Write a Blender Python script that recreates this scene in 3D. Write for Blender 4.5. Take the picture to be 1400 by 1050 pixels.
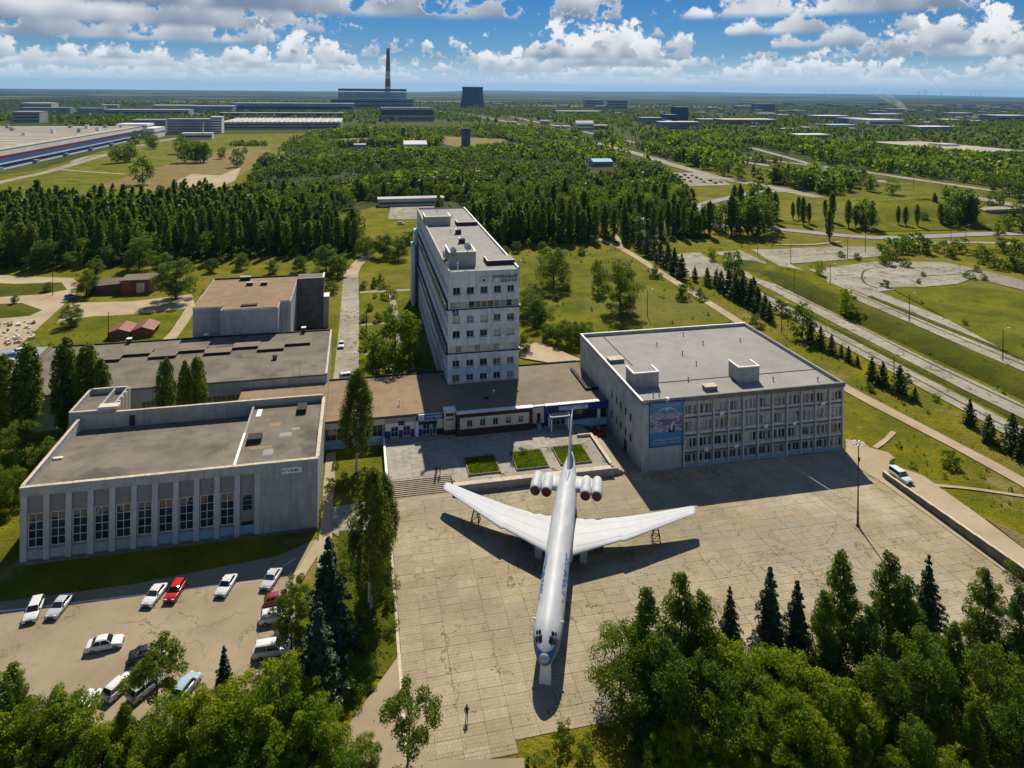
import bpy, math, random
import numpy as np
from mathutils import Vector, Matrix

random.seed(7)
for o in list(bpy.data.objects):
    bpy.data.objects.remove(o)
SC = bpy.context.scene
COL = SC.collection
R = math.radians

# ------------------------------------------------------------------ camera
# World axes follow the building grid: +x along the fronts, +y away from the
# camera, z up.  The photograph has parallel verticals, so the camera is level
# and its lens is shifted down.
FPX, CAMH, ROLL, YAW = 960.0, 74.0, R(-0.5), R(12.4)
cs, sn = math.cos(YAW), math.sin(YAW)
_r = Vector((math.cos(ROLL) * cs, -math.cos(ROLL) * sn, -math.sin(ROLL)))
_u = Vector((math.sin(ROLL) * cs, -math.sin(ROLL) * sn, math.cos(ROLL)))
_f = Vector((sn, cs, 0))
cam_d = bpy.data.cameras.new('camera')
cam = bpy.data.objects.new('camera', cam_d)
COL.objects.link(cam)
cam.matrix_world = Matrix(((_r.x, _u.x, -_f.x, 0), (_r.y, _u.y, -_f.y, 0), (_r.z, _u.z, -_f.z, CAMH), (0, 0, 0, 1)))
cam_d.sensor_fit = 'HORIZONTAL'
cam_d.sensor_width = 36
cam_d.lens = FPX / 1400 * 36
cam_d.shift_y = -400 / 1400
cam_d.clip_start = 0.5
cam_d.clip_end = 200000
SC.camera = cam

# ------------------------------------------------------------------ light
SUN_EL = R(46.5)
SUN_DIR = Vector((0.265, 0.964, 0)).normalized() * math.cos(SUN_EL) + Vector((0, 0, math.sin(SUN_EL)))
sun_d = bpy.data.lights.new('sun', 'SUN')
sun_d.energy = 5.0
sun_d.angle = R(0.5)
sun_d.color = (1.0, 0.90, 0.74)
sun = bpy.data.objects.new('sun', sun_d)
COL.objects.link(sun)
sun.rotation_euler = SUN_DIR.to_track_quat('Z', 'Y').to_euler()
sun.location = (0, 0, 300)

SC.view_settings.view_transform = 'Standard'
SC.view_settings.look = 'None'
SC.view_settings.exposure = 0.18
SC.view_settings.gamma = 1.0
SC.cycles.max_bounces = 6
SC.cycles.diffuse_bounces = 1
SC.cycles.glossy_bounces = 2
SC.cycles.transmission_bounces = 3
SC.cycles.volume_bounces = 0
SC.cycles.transparent_max_bounces = 6
SC.cycles.use_denoising = True


class NT:
    """small node-tree helper"""
    def __init__(self, tree):
        self.t = tree
        self.n = tree.nodes
        self.l = tree.links

    def node(self, typ, **kw):
        n = self.n.new(typ)
        for k, v in kw.items():
            setattr(n, k, v)
        return n

    def put(self, sock, v):
        if isinstance(v, bpy.types.NodeSocket):
            self.l.new(v, sock)
        elif isinstance(v, (tuple, list)) and len(v) == 3 and sock.type == 'RGBA':
            sock.default_value = (*v, 1)
        else:
            sock.default_value = v

    def math(self, op, a, b=0.0, c=None, clamp=False):
        n = self.node('ShaderNodeMath', operation=op, use_clamp=clamp)
        self.put(n.inputs[0], a)
        self.put(n.inputs[1], b)
        if c is not None:
            self.put(n.inputs[2], c)
        return n.outputs[0]

    def mix(self, f, a, b, blend='MIX'):
        n = self.node('ShaderNodeMix', data_type='RGBA', blend_type=blend)
        n.clamp_factor = True
        self.put(n.inputs[0], f)
        self.put(n.inputs[6], a)
        self.put(n.inputs[7], b)
        return n.outputs[2]

    def sstep(self, v, lo, hi, a=0.0, b=1.0):
        n = self.node('ShaderNodeMapRange', interpolation_type='SMOOTHSTEP')
        for i, x in enumerate((v, lo, hi, a, b)):
            self.put(n.inputs[i], x)
        return n.outputs[0]

    def noise(self, vec, scale, detail=3.0, rough=0.55, dims='3D'):
        n = self.node('ShaderNodeTexNoise', noise_dimensions=dims)
        if vec is not None:
            self.l.new(vec, n.inputs['Vector'])
        n.inputs['Scale'].default_value = scale
        n.inputs['Detail'].default_value = detail
        n.inputs['Roughness'].default_value = rough
        return n.outputs['Fac']

    def vmul(self, vec, k):
        n = self.node('ShaderNodeVectorMath', operation='MULTIPLY')
        self.put(n.inputs[0], vec)
        n.inputs[1].default_value = k
        return n.outputs[0]


# sky: Nishita with fair-weather cumulus.  The view direction is followed
# outwards through a series of distances; at each one the cloud field (flat
# base, heaped tops) is read at the height the direction has reached there.
world = bpy.data.worlds.new('World')
SC.world = world
world.use_nodes = True
W = NT(world.node_tree)
W.n.clear()
w_out = W.node('ShaderNodeOutputWorld')
w_bg = W.node('ShaderNodeBackground')
SKY_S = 0.05
w_bg.inputs['Strength'].default_value = SKY_S
sky = W.node('ShaderNodeTexSky', sky_type='NISHITA')
sky.sun_disc = False
sky.sun_elevation = SUN_EL
sky.sun_rotation = math.atan2(SUN_DIR.x, SUN_DIR.y)
sky.altitude = 100
sky.air_density = 1.0
sky.dust_density = 0.3
sky.ozone_density = 3.0
tc = W.node('ShaderNodeTexCoord')
sep = W.node('ShaderNodeSeparateXYZ')
W.l.new(tc.outputs['Generated'], sep.inputs[0])
hor = W.math('SQRT', W.math('ADD', W.math('POWER', sep.outputs[0], 2.0), W.math('POWER', sep.outputs[1], 2.0)))
hor = W.math('MAXIMUM', hor, 0.02)
CW = 1 / SKY_S
BASE = 1.0      # km, flat cloud base
cloud_c, trans = None, None
NLAY = 13
dk = 3.4
for k in range(NLAY):
    t = W.math('DIVIDE', dk, hor)
    sc = W.node('ShaderNodeVectorMath', operation='SCALE')
    W.l.new(tc.outputs['Generated'], sc.inputs[0])
    W.l.new(t, sc.inputs['Scale'])
    z = W.math('MULTIPLY', sep.outputs[2], t)
    off = W.node('ShaderNodeVectorMath', operation='ADD')
    W.l.new(sc.outputs[0], off.inputs[0])
    off.inputs[1].default_value = (5.3, 1.7, 0)
    far = min(1.0, dk / 70)
    ns = (0.78, 1.12, 0.92)[k % 3] * (1 - 0.36 * far)
    n1 = W.noise(off.outputs[0], ns, 6.0, 0.62)
    big = W.noise(off.outputs[0], 0.10, 0.0, 0.5)
    h = W.math('SUBTRACT', z, BASE)
    body = W.math('ADD', W.math('MULTIPLY', W.math('SUBTRACT', n1, 0.5), 1.9), W.math('MULTIPLY', W.math('SUBTRACT', big, 0.5), 1.35))
    prof = W.math('SUBTRACT', 0.04 + 0.20 * far, W.math('MULTIPLY', h, 0.36))
    dens = W.math('ADD', body, prof)
    soft = 0.085 + 0.08 * far
    a = W.math('MULTIPLY', W.sstep(dens, 0.0, soft), W.sstep(h, -0.03 - .1 * far, 0.08))
    if k == 0:
        a = W.math('MULTIPLY', a, 0.6)
    # light reaching the point: denser towards the sun means shade
    so = W.node('ShaderNodeVectorMath', operation='ADD')
    W.l.new(off.outputs[0], so.inputs[0])
    so.inputs[1].default_value = tuple(SUN_DIR * 0.42)
    n2 = W.noise(so.outputs[0], ns, 2.0, 0.5)
    shade = W.math('ADD', W.math('MULTIPLY', W.math('SUBTRACT', n2, 0.5), 2.2), W.math('MULTIPLY', W.math('SUBTRACT', big, 0.5), 0.8))
    lit = W.math('ADD', W.math('MULTIPLY', h, 0.95), W.math('SUBTRACT', 0.36, W.math('MULTIPLY', shade, 0.85)), clamp=True)
    lit = W.math('MAXIMUM', lit, W.math('MULTIPLY', W.sstep(dens, 0.16, 0.0), 0.85))
    hi = tuple(c * CW for c in (0.80, 0.81, 0.82))
    lo = tuple(c * CW for c in (0.13 + .36 * far, 0.18 + .36 * far, 0.27 + .33 * far))
    ck = W.mix(W.sstep(lit, 0.05, 0.95), lo, hi)
    if k == 0:
        cloud_c = W.mix(a, (0, 0, 0), ck)
        trans = W.math('SUBTRACT', 1.0, a)
    else:
        wk = W.math('MULTIPLY', trans, a)
        cloud_c = W.mix(1.0, cloud_c, W.mix(wk, (0, 0, 0), ck), 'ADD')
        trans = W.math('SUBTRACT', trans, wk)
    dk *= 1.30
pale = tuple(c * CW for c in (0.55, 0.66, 0.74))
hz = W.math('POWER', 2.718, W.math('MULTIPLY', W.math('MAXIMUM', sep.outputs[2], 0.0), -24.0))
skyc = W.mix(W.math('MULTIPLY', hz, 0.75), W.mix(1.0, sky.outputs[0], (0.14, 0.52, 1.0), 'MULTIPLY'), pale)
cl_mix = W.mix(1.0, W.mix(trans, (0, 0, 0), skyc), cloud_c, 'ADD')
fin = W.mix(W.math('MULTIPLY', W.sstep(sep.outputs[2], 0.055, 0.004), 0.80), cl_mix, pale)
W.l.new(fin, w_bg.inputs['Color'])
# higher up the same clouds are seen from below, one level is enough there
pl = W.node('ShaderNodeVectorMath', operation='SCALE')
W.l.new(tc.outputs['Generated'], pl.inputs[0])
W.l.new(W.math('DIVIDE', BASE + .15, W.math('MAXIMUM', sep.outputs[2], 0.05)), pl.inputs['Scale'])
dn = W.noise(pl.outputs[0], 0.6, 3.0, 0.58)
hi_c = W.mix(W.sstep(dn, 0.52, 0.70), tuple(c * CW for c in (0.30, 0.37, 0.47)), tuple(c * CW for c in (0.06, 0.10, 0.17)))
hi_c = W.mix(W.sstep(dn, 0.50, 0.55), W.mix(1.0, sky.outputs[0], (0.14, 0.52, 1.0), 'MULTIPLY'), hi_c)
w_hi = W.node('ShaderNodeBackground')
w_hi.inputs['Strength'].default_value = SKY_S
W.l.new(hi_c, w_hi.inputs['Color'])
w_lo = W.node('ShaderNodeBackground')
w_lo.inputs['Strength'].default_value = SKY_S
w_lo.inputs['Color'].default_value = (*pale, 1)
mx1 = W.node('ShaderNodeMixShader')
W.l.new(W.sstep(sep.outputs[2], 0.22, 0.26), mx1.inputs[0])
W.l.new(w_bg.outputs[0], mx1.inputs[1])
W.l.new(w_hi.outputs[0], mx1.inputs[2])
mx2 = W.node('ShaderNodeMixShader')
W.l.new(W.math('LESS_THAN', sep.outputs[2], 0.0), mx2.inputs[0])
W.l.new(mx1.outputs[0], mx2.inputs[1])
W.l.new(w_lo.outputs[0], mx2.inputs[2])
W.l.new(mx2.outputs[0], w_out.inputs[0])
world.cycles.sampling_method = 'NONE'


# ------------------------------------------------------------------ photo pixel -> place
def ray(x, y):
    return _f * FPX + _r * (x - 700) + _u * (125 - y)


def P(x, y, z=0.0):
    """point of the level z seen at photo pixel (x, y)"""
    d = ray(x, y)
    t = (z - CAMH) / d.z
    return (d.x * t, d.y * t)


def PX(x, y, xw):
    """point of the wall plane x = xw seen at a pixel: (y, z)"""
    d = ray(x, y)
    t = xw / d.x
    return (d.y * t, CAMH + d.z * t)


def PY(x, y, yw):
    """point of the wall plane y = yw seen at a pixel: (x, z)"""
    d = ray(x, y)
    t = yw / d.y
    return (d.x * t, CAMH + d.z * t)


# ------------------------------------------------------------------ objects
def tag(o, label=None, cat=None, group=None, kind=None):
    if label:
        o['label'] = label
    if cat:
        o['category'] = cat
    if group:
        o['group'] = group
    if kind:
        o['kind'] = kind
    return o


def empty(name, loc=(0, 0, 0), rz=0.0, label=None, cat=None, group=None):
    o = bpy.data.objects.new(name, None)
    o.empty_display_size = 0.5
    COL.objects.link(o)
    o.location = loc
    o.rotation_euler = (0, 0, rz)
    return tag(o, label, cat, group)


def link(name, me, parent=None, loc=(0, 0, 0), rz=0.0):
    o = bpy.data.objects.new(name, me)
    COL.objects.link(o)
    if parent is not None:
        o.parent = parent
    o.location = loc
    o.rotation_euler = (0, 0, rz)
    return o


def npmesh(name, V, Fq, mats, mi=None, smooth=False):
    """mesh from numpy arrays, Fq an (n,3) or (n,4) index array"""
    V = np.asarray(V, dtype=np.float32)
    Fq = np.asarray(Fq, dtype=np.int32)
    me = bpy.data.meshes.new(name)
    n, k = Fq.shape
    me.vertices.add(len(V))
    me.vertices.foreach_set('co', V.ravel())
    me.loops.add(n * k)
    me.loops.foreach_set('vertex_index', Fq.ravel())
    me.polygons.add(n)
    me.polygons.foreach_set('loop_start', np.arange(0, n * k, k, dtype=np.int32))
    me.polygons.foreach_set('loop_total', np.full(n, k, dtype=np.int32))
    for m in mats:
        me.materials.append(m)
    if mi is not None:
        me.polygons.foreach_set('material_index', np.asarray(mi, dtype=np.int32))
    if smooth:
        me.polygons.foreach_set('use_smooth', np.ones(n, dtype=bool))
    me.update(calc_edges=True)
    return me


class MB:
    """collects faces for one mesh"""
    def __init__(self):
        self.v, self.f, self.m = [], [], []
        self.cur = 0

    def mat(self, i):
        self.cur = i
        return self

    def add(self, vs, fs):
        b = len(self.v)
        self.v += [tuple(p) for p in vs]
        for f in fs:
            self.f.append([b + i for i in f])
            self.m.append(self.cur)
        return self

    def box(self, x0, x1, y0, y1, z0, z1):
        if x0 > x1: x0, x1 = x1, x0
        if y0 > y1: y0, y1 = y1, y0
        return self.add([(x0, y0, z0), (x1, y0, z0), (x1, y1, z0), (x0, y1, z0), (x0, y0, z1), (x1, y0, z1), (x1, y1, z1), (x0, y1, z1)],
                        [(3, 2, 1, 0), (4, 5, 6, 7), (0, 1, 5, 4), (1, 2, 6, 5), (2, 3, 7, 6), (3, 0, 4, 7)])

    def poly(self, pts):
        return self.add(pts, [list(range(len(pts)))])

    def prism(self, pts, z0, z1):
        """upright prism over a counter-clockwise outline"""
        n = len(pts)
        vs = [(x, y, z0) for x, y in pts] + [(x, y, z1) for x, y in pts]
        fs = [list(range(n))[::-1], list(range(n, 2 * n))]
        fs += [(i, (i + 1) % n, n + (i + 1) % n, n + i) for i in range(n)]
        return self.add(vs, fs)

    def tube(self, p, q, r0, r1=None, n=8, cap=True):
        r1 = r0 if r1 is None else r1
        p, q = Vector(p), Vector(q)
        d = (q - p)
        if d.length < 1e-6:
            return self
        d.normalize()
        a = d.orthogonal().normalized()
        b = d.cross(a)
        vs = []
        for c, r in ((p, r0), (q, r1)):
            for i in range(n):
                t = 2 * math.pi * i / n
                vs.append(c + a * (r * math.cos(t)) + b * (r * math.sin(t)))
        fs = [(i, (i + 1) % n, n + (i + 1) % n, n + i) for i in range(n)]
        if cap:
            fs += [list(range(n))[::-1], list(range(n, 2 * n))]
        return self.add(vs, fs)

    def ring_loft(self, rings, cap=True):
        n = len(rings[0])
        vs = [p for r in rings for p in r]
        fs = []
        for k in range(len(rings) - 1):
            for i in range(n):
                j = (i + 1) % n
                fs.append((k * n + i, k * n + j, (k + 1) * n + j, (k + 1) * n + i))
        if cap:
            fs.append(list(range(n))[::-1])
            fs.append([(len(rings) - 1) * n + i for i in range(n)])
        return self.add(vs, fs)

    def mesh(self, name, mats, smooth=False):
        me = bpy.data.meshes.new(name)
        me.from_pydata(self.v, [], self.f)
        for m in (mats if isinstance(mats, (list, tuple)) else [mats]):
            me.materials.append(m)
        me.polygons.foreach_set('material_index', self.m)
        if smooth:
            me.polygons.foreach_set('use_smooth', [True] * len(self.f))
        me.update()
        return me

    def build(self, name, mats, parent=None, loc=(0, 0, 0), rz=0.0, smooth=False):
        return link(name, self.mesh(name, mats, smooth), parent, loc, rz)


def box_part(name, m, parent, *b, loc=(0, 0, 0)):
    return MB().box(*b).build(name, m, parent, loc)


# ------------------------------------------------------------------ materials
def new_mat(name):
    m = bpy.data.materials.new(name)
    m.use_nodes = True
    t = NT(m.node_tree)
    b = m.node_tree.nodes['Principled BSDF']
    return m, t, b


def mat(name, col, rough=0.8, var=0.18, scale=0.6, spec=0.25, metal=0.0, streak=0.0, bump=0.0, stain=None, stain_amt=0.5, coat=0.0):
    m, t, b = new_mat(name)
    pos = t.node('ShaderNodeNewGeometry').outputs['Position']
    n1 = t.noise(pos, scale, 5.0, 0.6)
    n2 = t.noise(pos, scale * 0.13, 3.0, 0.5)
    v = t.math('ADD', t.math('MULTIPLY', n1, 0.6), t.math('MULTIPLY', n2, 0.4))
    f = t.sstep(v, 0.35, 0.65)
    lo = tuple(c * (1 - var) for c in col)
    hi = tuple(min(1, c * (1 + var)) for c in col)
    c = t.mix(f, lo, hi)
    if streak:
        s = t.noise(t.vmul(pos, (1.6, 1.6, 0.13)), 1.0, 4.0, 0.6)
        c = t.mix(t.math('MULTIPLY', t.sstep(s, 0.5, 0.72), streak), c, tuple(x * 0.42 for x in col))
    if stain:
        s = t.noise(pos, scale * 0.35, 6.0, 0.7)
        c = t.mix(t.math('MULTIPLY', t.sstep(s, 0.52, 0.66), stain_amt), c, stain)
    t.l.new(c, b.inputs['Base Color'])
    b.inputs['Roughness'].default_value = rough
    b.inputs['Specular IOR Level'].default_value = spec
    b.inputs['Metallic'].default_value = metal
    if coat:
        b.inputs['Coat Weight'].default_value = coat
        b.inputs['Coat Roughness'].default_value = 0.08
    if bump:
        bp = t.node('ShaderNodeBump')
        bp.inputs['Strength'].default_value = 0.6
        bp.inputs['Distance'].default_value = bump
        t.l.new(t.noise(pos, scale * 6, 4.0, 0.65), bp.inputs['Height'])
        t.l.new(bp.outputs[0], b.inputs['Normal'])
    return m


def glass_mat(name, col=(0.02, 0.03, 0.045), rough=0.04, spec=0.9):
    """window glass: dark room behind a reflecting sheet, each pane a little off true"""
    m, t, b = new_mat(name)
    oi = t.node('ShaderNodeObjectInfo')
    c = t.mix(oi.outputs['Random'], tuple(x * 0.5 for x in col), tuple(x * 1.8 for x in col))
    t.l.new(c, b.inputs['Base Color'])
    b.inputs['Roughness'].default_value = rough
    b.inputs['Specular IOR Level'].default_value = spec
    b.inputs['IOR'].default_value = 1.55
    pos = t.node('ShaderNodeNewGeometry').outputs['Position']
    bp = t.node('ShaderNodeBump')
    bp.inputs['Strength'].default_value = 0.15
    bp.inputs['Distance'].default_value = 0.03
    t.l.new(t.noise(pos, 0.8, 1.0), bp.inputs['Height'])
    t.l.new(bp.outputs[0], b.inputs['Normal'])
    return m


def leaf_mat(name, dark, light, trans=0.35, hue=0.0):
    m, t, b = new_mat(name)
    g = t.node('ShaderNodeNewGeometry')
    oi = t.node('ShaderNodeObjectInfo')
    n1 = t.noise(g.outputs['Position'], 0.55, 2.0)
    f = t.math('ADD', t.math('MULTIPLY', g.outputs['Random Per Island'], 0.55), t.math('MULTIPLY', t.sstep(n1, 0.3, 0.7), 0.45))
    c = t.mix(f, dark, light)
    vo = t.node('ShaderNodeTexVoronoi')
    t.l.new(t.vmul(g.outputs['Position'], (0.11, 0.11, 0.015)), vo.inputs['Vector'])
    vo.inputs['Scale'].default_value = 1.0
    vs = t.node('ShaderNodeSeparateXYZ')
    t.l.new(vo.outputs['Color'], vs.inputs[0])
    rnd = t.math('FRACT', t.math('ADD', oi.outputs['Random'], vs.outputs[0]))
    tint = t.mix(rnd, (0.62, 0.76, 0.85), (1.42, 1.20, 0.85))
    c = t.mix(1.0, c, tint, 'MULTIPLY')
    t.l.new(c, b.inputs['Base Color'])
    b.inputs['Roughness'].default_value = 0.55
    b.inputs['Specular IOR Level'].default_value = 0.25
    tr = t.node('ShaderNodeBsdfTranslucent')
    t.l.new(t.mix(1.0, c, (1.25, 1.3, 0.5), 'MULTIPLY'), tr.inputs['Color'])
    mx = t.node('ShaderNodeMixShader')
    mx.inputs[0].default_value = trans
    t.l.new(b.outputs[0], mx.inputs[1])
    t.l.new(tr.outputs[0], mx.inputs[2])
    t.l.new(mx.outputs[0], t.n['Material Output'].inputs['Surface'])
    return m


def crack_mask(t, pos, scale, width, seed=0.0):
    """thin wandering lines where a noise crosses its middle value"""
    n = t.noise(pos, scale, 5.0, 0.55)
    line = t.sstep(t.math('ABSOLUTE', t.math('SUBTRACT', n, 0.5)), width, width * .2)
    return t.math('MULTIPLY', line, t.sstep(t.noise(pos, scale * .6, 2.0), 0.45, 0.56))


M = {}
M['concrete'] = mat('concrete', (0.34, 0.345, 0.335), 0.9, 0.16, 0.5, streak=0.35, bump=0.01)
M['concrete_dark'] = mat('concrete_dark', (0.17, 0.165, 0.155), 0.92, 0.25, 0.5, streak=0.5, bump=0.01)
M['plaster'] = mat('plaster', (0.40, 0.425, 0.44), 0.9, 0.16, 0.4, streak=0.6, stain=(0.27, 0.26, 0.24), stain_amt=0.6)
M['tower_wall'] = mat('tower_wall', (0.58, 0.63, 0.69), 0.85, 0.14, 0.4, streak=0.5, stain=(0.40, 0.42, 0.44), stain_amt=0.4)
M['hall_wall'] = mat('hall_wall', (0.38, 0.41, 0.44), 0.9, 0.14, 0.5, streak=0.55, stain=(0.27, 0.28, 0.29), stain_amt=0.5)
M['hall_infill'] = mat('hall_infill', (0.24, 0.245, 0.245), 0.9, 0.14, 1.5)
M['pilaster'] = mat('pilaster', (0.46, 0.485, 0.50), 0.9, 0.10, 0.8, streak=0.3)
M['coping'] = mat('coping', (0.56, 0.49, 0.38), 0.9, 0.2, 1.2)
M['coping_white'] = mat('coping_white', (0.82, 0.82, 0.80), 0.7, 0.08, 1.2)
M['roof_grey'] = mat('roof_grey', (0.30, 0.295, 0.28), 0.95, 0.10, 0.35, stain=(0.22, 0.215, 0.205), stain_amt=0.4)
M['roof_dark'] = mat('roof_dark', (0.175, 0.155, 0.125), 0.95, 0.25, 0.22, stain=(0.075, 0.068, 0.058), stain_amt=0.75)
M['roof_brown'] = mat('roof_brown', (0.27, 0.19, 0.12), 0.95, 0.15, 0.4, stain=(0.19, 0.145, 0.10), stain_amt=0.45)
M['roof_tan'] = mat('roof_tan', (0.20, 0.17, 0.125), 0.95, 0.15, 0.4, stain=(0.14, 0.12, 0.09), stain_amt=0.5)
M['bitumen'] = mat('bitumen', (0.03, 0.03, 0.032), 0.8, 0.3, 1.0)
M['white_paint'] = mat('white_paint', (0.80, 0.81, 0.82), 0.5, 0.05, 1.0)
M['tower_blue'] = mat('tower_blue', (0.40, 0.55, 0.68), 0.85, 0.12, 0.4, streak=0.4)
M['hall_blue'] = mat('hall_blue', (0.22, 0.40, 0.54), 0.85, 0.15, 0.5, streak=0.3)
M['cream'] = mat('cream', (0.62, 0.57, 0.46), 0.8, 0.08, 0.8)
M['brown_clad'] = mat('brown_clad', (0.055, 0.03, 0.022), 0.6, 0.2, 1.0)
M['blue_clad'] = mat('blue_clad', (0.02, 0.05, 0.24), 0.45, 0.12, 1.0)
M['light_blue'] = mat('light_blue', (0.32, 0.55, 0.72), 0.7, 0.12, 1.0)
M['sign_white'] = mat('sign_white', (0.72, 0.78, 0.85), 0.5, 0.03, 1.0)
M['sign_blue'] = mat('sign_blue', (0.015, 0.045, 0.16), 0.5, 0.1, 1.0)
M['frame_white'] = mat('frame_white', (0.74, 0.75, 0.75), 0.5, 0.05, 2.0)
M['frame_grey'] = mat('frame_grey', (0.45, 0.43, 0.39), 0.7, 0.12, 2.0)
M['frame_dark'] = mat('frame_dark', (0.03, 0.028, 0.026), 0.6, 0.2, 2.0)
M['glass'] = glass_mat('glass')
M['glass_pale'] = glass_mat('glass_pale', (0.22, 0.24, 0.23), 0.12, 0.6)
M['curtain'] = mat('curtain', (0.55, 0.52, 0.44), 0.8, 0.2, 2.0)
M['steel_dark'] = mat('steel_dark', (0.06, 0.055, 0.05), 0.55, 0.2, 3.0, metal=0.4)
M['steel_rust'] = mat('steel_rust', (0.12, 0.06, 0.035), 0.8, 0.3, 3.0)
M['steel_light'] = mat('steel_light', (0.55, 0.56, 0.57), 0.4, 0.1, 3.0, metal=0.5)
M['step'] = mat('step', (0.40, 0.33, 0.235), 0.9, 0.15, 1.0, bump=0.008)
M['wall_panel'] = mat('wall_panel', (0.21, 0.185, 0.15), 0.95, 0.3, 0.5, streak=0.5, bump=0.012)
M['brick'] = mat('brick', (0.20, 0.075, 0.04), 0.9, 0.25, 1.0)
M['red_roof'] = mat('red_roof', (0.23, 0.075, 0.05), 0.6, 0.2, 0.8, stain=(0.32, 0.17, 0.12), stain_amt=0.5)
M['slate_roof'] = mat('slate_roof', (0.15, 0.125, 0.10), 0.9, 0.25, 0.8)
M['timber'] = mat('timber', (0.13, 0.085, 0.05), 0.9, 0.3, 2.0)
M['bark'] = mat('bark', (0.07, 0.052, 0.038), 0.95, 0.3, 3.0)
M['bark_birch'] = mat('bark_birch', (0.55, 0.53, 0.48), 0.9, 0.15, 2.0, stain=(0.05, 0.045, 0.04), stain_amt=0.8)
M['tyre'] = mat('tyre', (0.012, 0.012, 0.013), 0.8, 0.2, 5.0)
M['rim'] = mat('rim', (0.42, 0.43, 0.44), 0.35, 0.1, 5.0, metal=0.8)
M['car_glass'] = glass_mat('car_glass', (0.012, 0.014, 0.018), 0.05, 0.7)
M['lamp_glass'] = mat('lamp_glass', (0.75, 0.77, 0.8), 0.15, 0.05, 3.0, spec=0.6)
M['tail_red'] = mat('tail_red', (0.35, 0.01, 0.01), 0.25, 0.1, 3.0)
M['leaf'] = leaf_mat('leaf', (0.045, 0.098, 0.008), (0.175, 0.255, 0.018), 0.5)
M['leaf_bright'] = leaf_mat('leaf_bright', (0.085, 0.155, 0.004), (0.255, 0.34, 0.01), 0.54)
M['leaf_poplar'] = leaf_mat('leaf_poplar', (0.052, 0.105, 0.010), (0.175, 0.245, 0.024), 0.50)
M['leaf_birch'] = leaf_mat('leaf_birch', (0.05, 0.09, 0.01), (0.165, 0.215, 0.03), 0.48)
M['leaf_willow'] = leaf_mat('leaf_willow', (0.065, 0.1, 0.036), (0.17, 0.205, 0.09), 0.36)
M['leaf_spruce'] = leaf_mat('leaf_spruce', (0.018, 0.042, 0.022), (0.075, 0.12, 0.06), 0.15)
M['leaf_pine'] = leaf_mat('leaf_pine', (0.022, 0.05, 0.01), (0.09, 0.13, 0.026), 0.18)
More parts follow.
